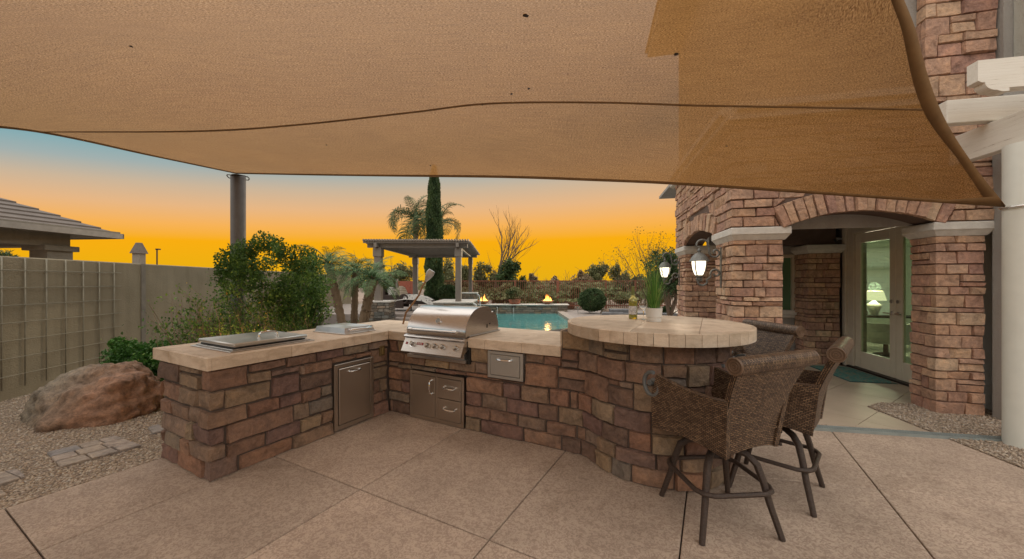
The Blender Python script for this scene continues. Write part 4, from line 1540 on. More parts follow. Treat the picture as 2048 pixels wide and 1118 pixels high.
# ================================================================= KITCHEN COUNTER
E1=[(-0.81,-0.47,0.67,0.82),(-0.46,-0.14,0.77,0.82),(-0.46,-0.13,0.66,0.76),(-0.81,-0.78,0.52,0.65),(-0.77,-0.46,0.52,0.65),(-0.46,-0.19,0.52,0.65),(-0.81,-0.63,0.39,0.5),(-0.63,-0.33,0.38,0.5),(-0.33,-0.13,0.39,0.51),(-0.81,-0.34,0.25,0.38),(-0.33,-0.24,0.25,0.39),(-0.81,-0.73,0.14,0.24),(-0.73,-0.43,0.13,0.25),(-0.43,-0.26,0.13,0.25),(-0.81,-0.52,0,0.13),(-0.51,-0.09,0,0.15)]
Q1=[(-0.12,0.24,0.66,0.82),(-0.19,0.08,0.52,0.66),(-0.13,0.23,0.39,0.51),(-0.24,0.08,0.26,0.39),(-0.26,0.08,0.15,0.26),(-0.08,0.17,0.0,0.15)]
FR=[(0.25,0.53,0.75,0.82),(0.54,0.81,0.73,0.82),(0.82,1.11,0.73,0.82),(1.12,1.4,0.73,0.82),(1.4,1.67,0.74,0.82),(0.24,0.41,0.66,0.745),(0.41,0.65,0.68,0.73),(0.65,0.7,0.64,0.73),(0.7,0.98,0.63,0.725),(0.98,1.25,0.68,0.73),(1.26,1.44,0.68,0.73),(0.08,0.41,0.51,0.65),(0.42,0.65,0.5,0.67),(0.66,0.98,0.49,0.62),(0.24,0.48,0.39,0.5),(0.48,0.67,0.39,0.49),(0.67,0.86,0.38,0.485),(0.86,0.98,0.385,0.48),(0.09,0.6,0.24,0.385),(0.61,0.75,0.24,0.38),(0.75,0.98,0.25,0.375),(0.09,0.37,0.12,0.235),(0.38,0.66,0.12,0.235),(0.66,0.86,0.12,0.235),(0.87,0.98,0.12,0.24),(0.18,0.59,0.0,0.115),(0.6,0.98,0,0.115),(1.45,1.67,0.58,0.735),(1.45,1.67,0.535,0.575),(1.45,1.67,0.4,0.53),(1.46,1.56,0.255,0.395),(1.56,1.67,0.255,0.395),(1.46,1.6,0.145,0.25),(1.6,1.67,0.145,0.25),(1.45,1.67,0.0,0.14)]
MI=[(0.03,0.15,0.69,0.82),(0.16,0.31,0.69,0.82),(0.03,0.25,0.575,0.685),(0.25,0.55,0.57,0.68),(0.55,0.87,0.57,0.68),(0.88,1.21,0.57,0.68),(0.03,0.17,0.52,0.57),(0.17,0.37,0.51,0.565),(0.03,0.22,0.38,0.515),(0.23,0.35,0.38,0.505),(0.03,0.22,0.245,0.375),(0.23,0.35,0.245,0.375),(0.03,0.35,0.14,0.24),(0.03,0.07,0,0.135),(0.07,0.35,0,0.135),(0.37,0.7,0.52,0.565),(0.7,0.96,0.52,0.565),(0.96,1.1,0.53,0.57),(1.12,1.35,0.68,0.83),(1.21,1.35,0.575,0.68),(1.08,1.35,0.53,0.57),(1.76,1.94,0.74,0.825),(1.94,2.11,0.735,0.825),(1.76,2.07,0.535,0.735),(2.08,2.35,0.64,0.73),(2.08,2.34,0.54,0.64),(1.35,1.75,0.53,0.55),(1.1,1.52,0.385,0.525),(1.53,1.71,0.385,0.525),(1.72,1.99,0.385,0.53),(2.0,2.18,0.39,0.535),(2.19,2.26,0.39,0.535),(1.09,1.27,0.245,0.385),(1.28,1.55,0.245,0.385),(1.56,1.89,0.245,0.385),(1.89,2.07,0.24,0.385),(2.08,2.31,0.24,0.385),(1.09,1.38,0.135,0.245),(1.38,1.67,0.13,0.245),(1.68,1.96,0.135,0.245),(1.97,2.24,0.13,0.24),(2.25,2.33,0.13,0.24),(1.09,1.27,0,0.13),(1.28,1.73,0,0.13),(1.74,2.1,0,0.13),(2.11,2.29,0.0,0.13)]
ct = root('kitchen_counter', 'L shaped stone clad outdoor kitchen counter with round raised bar end', 'counter', (-3.26, 3.06, 0), frame=MP)
q = MB(MP); q.box((-4.07, 1.35, -.05), (-3.26, 3.86, .86)); q.box((-3.26, 3.06, -.05), (-2.93, 3.86, .86)); q.box((-2.11, 3.06, -.05), (-1.15, 3.86, .86)); q.box((-2.93, 3.10, -.05), (-2.11, 3.86, .68))
obj('core', q, M['mortar'], ct)
BC = (-.43, 3.37); BR_ = .555
arc = [(-1.15, 3.06), (-1.0, 3.06), (-.93, 3.042), (-.87, 3.005), (-.81, 2.96)]
a = 229
while a <= 420:
    arc.append((BC[0] + BR_ * math.cos(rad(a)), BC[1] + BR_ * math.sin(rad(a)))); a += 4
q = MB(MP); q.prism(arc + [(-.3, 3.87), (-1.15, 3.87)], -.05, 1.045); obj('core', q, M['mortar'], ct)
pth = Path([(-4.07, 1.35), (-3.26, 1.35), (-3.26, 3.06)], MP, -.81)
pm_ = Path([(-3.26, 3.06), (-.90, 3.06)], MP, 0)
pb_ = Path(arc, MP, 2.11, smooth=True)
rs_n = [0]


def cstone(path, it, corner=None, depth=.03):
    rg = random.Random(int(it[0] * 777 + it[2] * 3331) + 5)
    q = MB(); stone(q, path, it[0], it[1], it[2], it[3], rg, depth, corner=corner, dens=.055)
    obj('stone', q, M['stone'], ct, smooth=38)


for it in E1: cstone(pth, it)
for it in Q1: cstone(pth, it, 0.0)
for it in FR: cstone(pth, it)
for it in MI: cstone(pm_, it)
rows = [(0, .135, 2.29), (.135, .245, 2.33), (.245, .385, 2.31), (.385, .535, 2.26), (.535, .735, 2.345), (.735, .89, 2.11), (.89, 1.045, 2.11)]
rg = random.Random(8)
SEND = pb_.s[-1] - .01
for z0, z1, s0_ in rows:
    x = s0_ + .0
    while x < SEND:
        wd = rg.uniform(.15, .29)
        if x + wd > SEND: break
        if z1 - z0 > .18 and rg.random() < .5:
            cstone(pb_, (x, x + wd, z0 + .005, z0 + .145)); cstone(pb_, (x, x + wd * .5, z0 + .15, z1)); cstone(pb_, (x + wd * .5, x + wd, z0 + .15, z1))
        elif z1 - z0 > .13 and rg.random() < .12:
            cstone(pb_, (x, x + wd, z0, z0 + .055)); cstone(pb_, (x, x + wd, z0 + .06, z1))
        else:
            cstone(pb_, (x, x + wd, z0, z1))
        x += wd + .002

# worktop tiles and edge tiles
def tiles(poly, xs, ys_, z0, z1, g=.0014):
    for a, b_ in zip(xs, xs[1:]):
        for c, d in zip(ys_, ys_[1:]):
            pl = cell(poly, a, b_, c, d, g)
            if pl:
                q = MB(MP); q.cur = rr_.random(); q.prism(pl, z0, z1, .0015); obj('worktop_tile', q, M['trav'], ct)


ZS = .92; TH = .095
tiles([(-4.13, 1.335), (-3.245, 1.335), (-3.245, 3.045), (-2.915, 3.045), (-2.915, 3.87), (-4.13, 3.87)], [-4.13, -3.69, -3.245, -2.9], [1.335, 1.78, 2.22, 2.66, 3.10, 3.54, 3.87], ZS - .05, ZS)
tiles([(-2.125, 3.045), (-1.15, 3.045), (-1.15, 3.87), (-2.125, 3.87)], [-2.125, -1.68, -1.15], [3.045, 3.46, 3.87], ZS - .05, ZS)
tiles([(-2.915, 3.62), (-2.125, 3.62), (-2.125, 3.87), (-2.915, 3.87)], [-2.915, -2.125], [3.62, 3.87], ZS - .05, ZS)
def edge(x0, y0, x1, y1):
    q = MB(MP); q.cur = rr_.random(); q.box((x0, y0, ZS - TH), (x1, y1, ZS - .001), .0025); obj('edge_tile', q, M['trav'], ct)


for a, b_ in ((-4.16, -3.85), (-3.85, -3.215)): edge(a + .001, 1.305, b_ - .001, 1.335)
yy = [1.335, 1.80, 2.28, 2.44, 2.72, 3.045]
yy = [1.335, 1.92, 2.42, 2.56, 2.78, 3.015]
for a, b_ in zip(yy, yy[1:]): edge(-3.245, a + .001, -3.215, b_ - .001)
for a, b_ in ((-3.215, -2.915), (-2.125, -1.93), (-1.93, -1.53), (-1.53, -1.15)): edge(a + .001, 3.015, b_ - .001, 3.045)
edge(-4.16, 1.336, -4.131, 3.87)
q = MB(MP); q.box((-4.15, 3.871, ZS - TH), (-1.16, 3.90, ZS), .003); obj('edge_tile', q, M['trav'], ct)
# round bar top
TR = .735
circ = [(BC[0] + (TR - .03) * math.cos(rad(a)), BC[1] + (TR - .03) * math.sin(rad(a))) for a in range(0, 360, 5)]
ZB = 1.13
tiles(circ, [-1.3, -.93, -.50, -.07, .4], [2.5, 2.92, 3.37, 3.82, 4.3], ZB - .03, ZB)
k_ = 0
a = -170.0
while a < 190:
    st_ = rr_.choice((7.5, 8.0, 8.5)); st_ = min(st_, 190 - a)
    q = MB(MP); q.cur = rr_.random()
    i0, i1 = rad(a + .12), rad(a + st_ - .12)
    m_ = (i0 + i1) / 2
    q.prism([(BC[0] + r_ * math.cos(t_), BC[1] + r_ * math.sin(t_)) for r_, t_ in ((TR - .029, i0), (TR, i0), (TR + .0006, m_), (TR, i1), (TR - .029, i1), (TR - .029, m_))], ZB - .088, ZB - .001, .002)
    obj('edge_tile', q, M['trav'], ct); a += st_
q = MB(MP); q.prism([(BC[0] + (TR - .03) * math.cos(rad(a)), BC[1] + (TR - .03) * math.sin(rad(a))) for a in range(0, 360, 10)], ZB - .085, ZB - .031); obj('top_board', q, M['mortar'], ct)
q = MB(MP); q.box((-1.165, 3.055, .925), (-1.15, 3.7, 1.05)); obj('side_panel', q, M['trav'], ct)

# outlet on the left arm
o = root('outlet_box', 'brass coloured outlet cover on the stone near the inner corner', 'outlet', (-3.23, 2.93, .70), frame=MP)
q = MB(MP); q.box((-3.245, 2.895, .655), (-3.215, 2.965, .765), .004); obj('cover', q, simple('outlet_brass', (.20, .14, .06), .45, .5), o)
q = MB(MP); q.box((-3.217, 2.915, .675), (-3.205, 2.945, .745), .003); obj('flap', q, simple('outlet_flap', (.32, .24, .10), .4, .5), o)


def handle(p0, p1, out, r=.008, parent=None, mat='chrome'):
    """a bar pull between two feet, standing off by out"""
    p0, p1, out = Vector(p0), Vector(p1), Vector(out)
    d = (p1 - p0)
    q = MB(MP)
    q.tube([p0, p0 + out * .7, p0 + out + d * .10, p0 + out * 1.12 + d * .5, p1 + out - d * .10, p1 + out * .7, p1], r, 8)
    q.tube([p0, p0 + out * .25], r * 1.9, 10); q.tube([p1, p1 + out * .25], r * 1.9, 10)
    return obj('handle', q, M[mat], parent, smooth=40)


# access door on the left arm, faces +X
o = root('access_door', 'tall single stainless access door set in the left arm of the counter', 'cabinet door', (-3.26, 2.57, .02), frame=MP)
XD = -3.215
q = MB(MP)
q.box((XD - .03, 2.335, .02), (XD, 2.375, .665), .002); q.box((XD - .03, 2.765, .02), (XD, 2.805, .665), .002); q.box((XD - .03, 2.375, .02), (XD, 2.765, .06), .002); q.box((XD - .03, 2.375, .625), (XD, 2.765, .665), .002)
obj('frame', q, M['steel_d'], o)
q = MB(MP); q.box((XD - .03, 2.375, .06), (XD - .022, 2.765, .625)); obj('gap', q, M['black'], o)
q = MB(MP); q.box((XD - .022, 2.383, .066), (XD + .004, 2.757, .618), .004); obj('door', q, M['steel_d'], o)
handle((XD + .002, 2.50, .575), (XD + .002, 2.62, .575), (.035, 0, 0), .0075, o)

# double unit under the grill
o = root('door_drawer_unit', 'stainless unit under the grill with one door and two drawers', 'cabinet', (-2.53, 3.05, .02), frame=MP)
YD = 3.022
q = MB(MP)
X0, X1 = -2.90, -2.18
q.box((X0, YD, .005), (X0 + .03, YD + .04, .515), .002); q.box((X1 - .03, YD, .005), (X1, YD + .04, .515), .002); q.box((X0 + .03, YD, .005), (X1 - .03, YD + .04, .045), .002); q.box((X0 + .03, YD, .48), (X1 - .03, YD + .04, .515), .002)
q.box((-2.545, YD, .045), (-2.52, YD + .04, .48), .002)
obj('frame', q, M['steel_d'], o)
q = MB(MP); q.box((X0 + .02, YD + .02, .02), (X1 - .02, YD + .035, .5)); obj('gap', q, M['black'], o)
q = MB(MP); q.box((X0 + .034, YD - .004, .05), (-2.548, YD + .02, .476), .003); d_ = obj('door', q, M['steel_d'], o)
handle((-2.59, YD - .003, .30), (-2.59, YD - .003, .44), (0, -.035, 0), .0075, d_)
for z0, z1 in ((.27, .476), (.05, .262)):
    q = MB(MP); q.box((-2.517, YD - .004, z0), (X1 - .034, YD + .02, z1), .003); d_ = obj('drawer', q, M['steel_d'], o)
    zh = z0 + (z1 - z0) * .62
    handle((-2.42, YD - .003, zh), (-2.28, YD - .003, zh), (0, -.035, -.012), .0085, d_)

# single drawer
o = root('utensil_drawer', 'single pale grey drawer with wide frame under the worktop right of the grill', 'drawer', (-1.7, 3.05, .55), frame=MP)
YD2 = 3.018
q = MB(MP)
q.box((-1.895, YD2, .56), (-1.865, YD2 + .04, .815), .002); q.box((-1.545, YD2, .56), (-1.515, YD2 + .04, .815), .002); q.box((-1.865, YD2, .56), (-1.545, YD2 + .04, .588), .002); q.box((-1.865, YD2, .787), (-1.545, YD2 + .04, .815), .002)
obj('frame', q, M['steel_p'], o)
q = MB(MP); q.box((-1.87, YD2 + .015, .58), (-1.54, YD2 + .03, .79)); obj('gap', q, M['black'], o)
q = MB(MP); q.box((-1.861, YD2 - .004, .592), (-1.549, YD2 + .015, .783), .003); obj('drawer_front', q, M['steel_p'], o)
handle((-1.775, YD2 - .003, .745), (-1.635, YD2 - .003, .745), (0, -.035, 0), .008, o)

# ================================================================= GRILL
gr = root('gas_grill', 'built in stainless gas grill with closed curved lid', 'grill', (-2.52, 3.2, .9), frame=MP)
GX0, GX1 = -2.905, -2.135
q = MB(MP); q.box((GX0 + .03, 3.01, .69), (GX1 - .03, 3.60, .928)); obj('firebox', q, M['steel'], gr)
q = MB(MP); q.box((GX0 - .012, 3.05, .922), (GX1 + .012, 3.66, .934), .002); obj('flange', q, M['steel'], gr)
q = MB(MP); q.box((GX0 + .0, 2.985, .665), (GX1 + .0, 3.05, .70), .003); q.box((GX0 + .02, 3.0, .69), (GX1 - .02, 3.04, .75)); obj('drip_tray', q, M['steel'], gr)
q = MB(MP); q.box((GX0 - .005, 3.03, .655), (GX1 + .03, 3.08, .91)); obj('opening', q, M['black'], gr)
q = MB(MP); q.extrude_x([(2.975, .888), (2.90, .745), (2.905, .738), (2.925, .738), (3.03, .80), (3.03, .888)], GX0 - .005, GX1 + .005); pan = obj('control_panel', q, M['steel'], gr)
q = MB(MP); q.extrude_x([(2.955, .884), (2.95, .894), (2.955, .906), (2.98, .914), (3.04, .914), (3.04, .884)], GX0 - .012, GX1 + .012); obj('trim_rail', q, M['steel_h'], gr, smooth=40)
pn = Vector((0, -.143, .075)); pn = Vector((0, -(.143), .075)).normalized(); pn = Vector((0, -.886, .464))
def on_panel(x, f):
    return Vector((x, 2.90 + .075 * f, .745 + .143 * f))
for x in (GX0 + .125, GX0 + .325, GX0 + .425, GX0 + .525, GX0 + .69):
    p = on_panel(x, .52)
    q = MB(MP); q.tube([p, p + pn * .006], .032, 20); bz = obj('knob_bezel', q, M['chrome'], gr, smooth=40)
    q = MB(MP); q.tube([p + pn * .006, p + pn * .016, p + pn * .034, p + pn * .038], [.026, .021, .020, .017], 18)
    q.tube([p + pn * .038 + Vector((-.004, -.006, -.017)), p + pn * .041 + Vector((.004, .006, .017))], .005, 6)
    obj('knob', q, M['steel'], bz, smooth=40)
# badge and igniter
def plate(xc, f, wx_, wz, mat, name, lift=.002):
    p = on_panel(xc, f); up = Vector((0, .464, .886)); sx_ = Vector((1, 0, 0))
    q = MB(MP); c = p + pn * lift
    vs = [c + sx_ * a_ * wx_ / 2 + up * b2 * wz / 2 + pn * d_ for d_ in (-.002, .002) for a_, b2 in ((-1, -1), (1, -1), (1, 1), (-1, 1))]
    q.add(vs, [(3, 2, 1, 0), (4, 5, 6, 7), (0, 1, 5, 4), (1, 2, 6, 5), (2, 3, 7, 6), (3, 0, 4, 7)])
    return obj(name, q, mat, gr)


bdg = plate(GX0 + .225, .58, .085, .026, M['red_badge'], 'badge')
plate(GX0 + .042, .55, .026, .026, M['red_badge'], 'igniter')
fc = bpy.data.curves.new('badge_text', 'FONT'); fc.body = 'BULL'; fc.size = .026; fc.extrude = .0006; fc.align_x = 'CENTER'; fc.align_y = 'CENTER'; fc.space_character = 1.15
tmp = bpy.data.objects.new('tmp', fc); COL.objects.link(tmp)
bpy.context.view_layer.update()
tm = bpy.data.meshes.new_from_object(tmp)
bpy.data.objects.remove(tmp)
p = on_panel(GX0 + .225, .58) + pn * .0048
mt = MP @ Matrix.Translation(p) @ Matrix(((1, 0, 0, 0), (0, .464, -.886, 0), (0, .886, .464, 0), (0, 0, 0, 1)))
tm.transform(MW[gr.name].inverted() @ mt); tm.materials.append(M['white_flat'])
to = bpy.data.objects.new('lettering', tm); COL.objects.link(to); to.parent = bdg
# hood
hp = [(2.985, .918), (2.985, .965), (2.99, .99), (3.01, 1.045), (3.045, 1.10), (3.09, 1.148), (3.145, 1.182), (3.21, 1.203), (3.30, 1.212), (3.42, 1.206), (3.47, 1.18)]
tail = [(3.50, 1.12), (3.52, 1.02), (3.52, .935), (3.30, .935), (3.05, .935)]
q = MB(MP)
x0, x1_ = GX0 + .0, GX1 - .0
n = len(hp)
q.add([(x, y, z) for x in (x0, x1_) for y, z in hp], [(i, n + i, n + i + 1, i + 1) for i in range(n - 1)])
hd = obj('hood', q, M['steel_h'], gr, smooth=45)
q = MB(MP)
q.box((x0, 2.978, .958), (x1_, 2.986, .967)); obj('hood_crease', q, M['steel'], hd)
m = M['steel'].copy(); m.name = 'steel_side'; 
full = hp + tail
for xa, xb, nm in ((x0 - .001, x0 + .02, 'hood_side'), (x1_ - .02, x1_ + .001, 'hood_side')):
    q = MB(MP); q.extrude_x([(y + (.004 if y < 3.0 else 0), z - .002) for y, z in full], xa, xb); obj(nm, q, M['steel'], gr)
q = MB(MP); q.extrude_x([(3.30, .935), (3.37, 1.02), (3.44, 1.10), (3.52, 1.15), (3.60, 1.10), (3.63, 1.02), (3.64, .935)], x0 + .01, x1_ - .004); obj('rear_housing', q, M['steel'], gr, smooth=30)
q = MB(MP); q.box((x1_ + .001, 3.38, .98), (x1_ + .006, 3.392, 1.02)); q.tube([(x1_, 3.44, 1.02), (x1_ + .008, 3.44, 1.02)], .009, 10); obj('hinge_slot', q, M['black'], gr)
q = MB(MP)
q.tube([(x0 + .09, 2.94, .975), (x1_ - .09, 2.94, .975)], .014, 12)
for x in (x0 + .07, x1_ - .12): q.tube([(x, 2.94, .975), (x + .05, 2.94, .975)], .019, 12)
for x in (x0 + .10, x1_ - .10): q.tube([(x, 2.94, .975), (x, 2.99, .972)], .014, 10)
obj('handle', q, M['chrome'], gr, smooth=40)
c0 = Vector((-2.50, 3.022, 1.068)); tn = Vector((0, -.86, .51))
q = MB(MP); q.tube([c0 - tn * .01, c0 + tn * .012], .034, 24); th_ = obj('thermometer', q, M['chrome'], gr, smooth=40)
q = MB(MP); q.tube([c0 + tn * .012, c0 + tn * .0135], .028, 24); obj('dial', q, simple('dial_grey', (.30, .33, .34), .3), th_)

# grill lamp on its bent stem behind the grill
o = root('grill_light', 'slim gooseneck lamp with copper toned stem behind the left end of the grill', 'lamp', (0, 0, .92))
def pxd(px, py, d): return Vector(((px - 1024) / 738 * d, d, 1.48 + (563 - py) / 738 * d))
q = MB(); q.tube([pxd(806, 648, 4.3), pxd(812, 625, 4.3), pxd(828, 604, 4.3), pxd(838, 590, 4.3), pxd(845, 572, 4.3), pxd(853, 560, 4.3)], .011, 8); obj('stem', q, simple('copper_stem', (.36, .20, .10), .4, .7), o, smooth=50)
q = MB(); q.tube([pxd(851, 563, 4.3), pxd(855, 556, 4.3), pxd(860, 547, 4.3), pxd(864, 541, 4.3)], [.012, .032, .048, .040], 12); obj('head', q, M['steel_p'], o, smooth=50)

# lids on the left arm: ice cooler and side burner
o = root('cooler_lid', 'wide low stainless drop in cooler lid near the end of the left arm', 'lid', (-3.65, 1.85, .92), frame=MP)
q = MB(MP); q.box((-3.97, 1.49, .921), (-3.30, 2.19, .929), .002); q.box((-3.95, 1.52, .929), (-3.33, 2.16, .939), .002); obj('flange', q, M['steel'], o)
q = MB(MP); q.box((-3.93, 1.55, .939), (-3.36, 2.13, .952)); obj('seal', q, M['black'], o)
q = MB(MP); q.box((-3.95, 1.535, .952), (-3.34, 2.145, .983), .008); ld_ = obj('lid', q, steel('lid_top_steel', (.60, .60, .58), .36, (1, 1, 1), .12), o, smooth=40)
handle((-3.50, 1.80, .983), (-3.50, 1.95, .983), (0, 0, .045), .008, o)
o = root('side_burner_lid', 'small square stainless side burner lid with front handle near the inner corner', 'lid', (-3.6, 2.78, .92), frame=MP)
q = MB(MP); q.box((-3.90, 2.56, .921), (-3.37, 2.98, .930), .002); obj('flange', q, M['steel'], o)
q = MB(MP)
q.add([(-3.885, 2.575, .930), (-3.385, 2.575, .930), (-3.385, 2.965, .930), (-3.885, 2.965, .930), (-3.87, 2.59, .985), (-3.40, 2.59, .985), (-3.40, 2.95, .985), (-3.87, 2.95, .985)],
      [(4, 5, 6, 7), (0, 1, 5, 4), (1, 2, 6, 5), (2, 3, 7, 6), (3, 0, 4, 7)])
obj('lid', q, steel('burner_lid_steel', (.72, .70, .70), .3, (1, 1, 1), .06), o)
handle((-3.385, 2.64, .965), (-3.385, 2.90, .965), (.045, 0, .006), .010, o)

# ================================================================= THINGS ON THE BAR
m, t, b = new_mat('wine_glass_green'); M['bottle'] = m
b.inputs['Base Color'].default_value = (.78, .80, .35, 1); b.inputs['Transmission Weight'].default_value = .85; b.inputs['Roughness'].default_value = .03; b.inputs['IOR'].default_value = 1.4
M['wine'] = simple('white_wine', (.42, .38, .05), .15, var=.02)
o = root('wine_bottle', 'bottle of white wine with green foil and white label on the round bar', 'bottle', (1.128, 3.44, 1.131))
q = MB(); q.lathe([(.036, .0), (.0385, .006), (.0385, .172), (.034, .19), (.019, .212), (.0145, .225), (.014, .29), (.016, .292), (.016, .302), (.012, .304)], (1.128, 3.44, 1.131), 24); obj('glass', q, M['bottle'], o, smooth=40)
q = MB(); q.lathe([(.033, .018), (.0345, .03), (.0345, .165)], (1.128, 3.44, 1.131), 20); obj('wine', q, M['wine'], o, smooth=40)
q = MB(); q.lathe([(.0155, .224), (.0153, .296), (.0165, .299), (.0165, .305), (.002, .306)], (1.128, 3.44, 1.131), 20); obj('foil', q, simple('green_foil', (.22, .26, .10), .35, .2), o, smooth=40)
q = MB()
lab = []
for z in (.045, .122):
    lab.append([(1.128 + .0395 * math.cos(rad(a)), 3.44 + .0395 * math.sin(rad(a)), 1.131 + z) for a in range(175, 306, 10)])
q.grid(lab)
m, t, b = new_mat('wine_label')
v = coords(t, 'Object', (1, 1, 1.4))
c_ = ramp_of(t, noise(t, v, 30, 2, .5, 1.5), [(.46, (.75, .75, .76)), (.52, (.30, .30, .34)), (.58, (.72, .72, .74))])
t.links.new(c_, b.inputs['Base Color'])
obj('label', q, m, o, smooth=True)
m, t, b = new_mat('clear_glass'); M['clear'] = m
b.inputs['Base Color'].default_value = (.96, .98, .98, 1); b.inputs['Transmission Weight'].default_value = 1; b.inputs['Roughness'].default_value = .0; b.inputs['IOR'].default_value = 1.25
o = root('wine_glass', 'clear stemmed wine glass between the bottle and the potted grass', 'glass', (1.22, 3.43, 1.131))
q = MB(); q.lathe([(.034, .0), (.034, .002), (.005, .006), (.0035, .012), (.0035, .075), (.008, .082), (.026, .098), (.036, .122), (.036, .145), (.029, .185), (.0275, .185), (.034, .145), (.034, .123), (.025, .101), (.002, .086)], (1.22, 3.43, 1.131), 24); obj('glass', q, M['clear'], o, smooth=40)
PX, PY_ = 1.243, 3.23
o = root('potted_grass', 'tall green grass in a small white ceramic pot on the round bar', 'plant', (PX, PY_, 1.131))
q = MB(); q.lathe([(.058, 0), (.060, .004), (.060, .034), (.0655, .040), (.070, .112), (.071, .118), (.066, .119), (.063, .105)], (PX, PY_, 1.131), 28); obj('pot', q, M['pot'], o, smooth=35)
q = MB(); q.lathe([(.063, .10), (.062, .104)], (PX, PY_, 1.131), 16); obj('soil', q, M['mortar'], o)
rs = np.random.RandomState(4)
vsB = []; fsB = []; rB = []
for i in range(230):
    a = rs.uniform(0, 6.28); r0 = rs.uniform(0, .055); le = rs.uniform(0, .22) * rs.uniform(.3, 1) + r0 * .6; h = rs.uniform(.24, .54) if rs.rand() < .7 else rs.uniform(.1, .25)
    if rs.rand() < .12: le *= 1.7
    wv_ = rs.uniform(.0012, .0026); a2 = a + rs.uniform(-.5, .5)
    sd_ = np.array([-math.sin(a2), math.cos(a2), 0]) * wv_
    b0 = len(vsB); tone = rs.rand()
    for k_ in range(6):
        f = k_ / 5
        c = np.array([math.cos(a) * (r0 + le * f ** 1.8), math.sin(a) * (r0 + le * f ** 1.8), .10 + h * f - le * .25 * f ** 3])
        w_ = (1 - f ** 2 * .95)
        vsB += [c - sd_ * w_, c + sd_ * w_]; rB += [tone] * 2
        if k_: fsB.append((b0 + 2 * k_ - 2, b0 + 2 * k_ - 1, b0 + 2 * k_ + 1, b0 + 2 * k_))
q = MB(); q.v = [Vector(p) for p in vsB]; q.f = fsB; q.r = rB
obj('grass_blades', q, M['grass'], o, local=True, kind='stuff')

# ================================================================= BAR STOOLS
def shell(mb, fn, nu, nv, th, uv0=(0, 0)):
    """closed thick sheet from fn(u,v), u,v in 0..1, with a metric UV"""
    P = [[Vector(fn(i / nu, j / nv)) for i in range(nu + 1)] for j in range(nv + 1)]
    def nrm(i, j):
        a = P[j][min(i + 1, nu)] - P[j][max(i - 1, 0)]; b_ = P[min(j + 1, nv)][i] - P[max(j - 1, 0)][i]
        return a.cross(b_).normalized()
    F_ = [[P[j][i] + nrm(i, j) * th / 2 for i in range(nu + 1)] for j in range(nv + 1)]
    B_ = [[P[j][i] - nrm(i, j) * th / 2 for i in range(nu + 1)] for j in range(nv + 1)]
    jm = nv // 2; im = nu // 2
    U = [0]
    for i in range(nu): U.append(U[-1] + (P[jm][i + 1] - P[jm][i]).length)
    V = [0]
    for j in range(nv): V.append(V[-1] + (P[j + 1][im] - P[j][im]).length)
    for sheet, flip in ((F_, 0), (B_, 1)):
        b0 = mb.grid(sheet if not flip else [r_[::-1] for r_ in sheet])
        for j in range(nv + 1):
            for i in range(nu + 1):
                ii = i if not flip else nu - i
                mb.uv[b0 + j * (nu + 1) + i] = (uv0[0] + U[ii], uv0[1] + V[j])
    # rim
    rim = [(i, 0) for i in range(nu + 1)] + [(nu, j) for j in range(1, nv + 1)] + [(i, nv) for i in range(nu - 1, -1, -1)] + [(0, j) for j in range(nv - 1, 0, -1)]
    rim.append(rim[0])
    rows = [[B_[j][i] for i, j in rim], [F_[j][i] for i, j in rim]]
    b0 = mb.grid(rows)
    acc = 0; prev = None
    for k_, (i, j) in enumerate(rim):
        if prev is not None: acc += (P[j][i] - prev).length
        prev = P[j][i]
        mb.uv[b0 + k_] = (acc, 0); mb.uv[b0 + len(rim) + k_] = (acc, th)


def wtube(mb, pts, r, n=8):
    pts = [Vector(p) for p in pts]; m_ = len(pts)
    rs = r if isinstance(r, (list, tuple)) else [r] * m_
    up = None; rows = []
    for i, p in enumerate(pts):
        t_ = (pts[min(i + 1, m_ - 1)] - pts[max(i - 1, 0)]).normalized()
        if up is None: up = Vector((0, 0, 1)) if abs(t_.z) < .9 else Vector((1, 0, 0))
        a = t_.cross(up).normalized(); b_ = a.cross(t_).normalized(); up = b_
        rows.append([p + (a * math.cos(2 * math.pi * q / n) + b_ * math.sin(2 * math.pi * q / n)) * rs[i] for q in range(n + 1)])
    b0 = mb.grid(rows)
    L = 0
    for i in range(m_):
        if i: L += (pts[i] - pts[i - 1]).length
        for q in range(n + 1): mb.uv[b0 + i * (n + 1) + q] = (2 * math.pi * rs[0] * q / n * 1.0, L)
    for row, fl in ((rows[0], 1), (rows[-1], 0)):
        b1 = mb.add(row[:n], [tuple(range(n))[::-1] if not fl else tuple(range(n))])


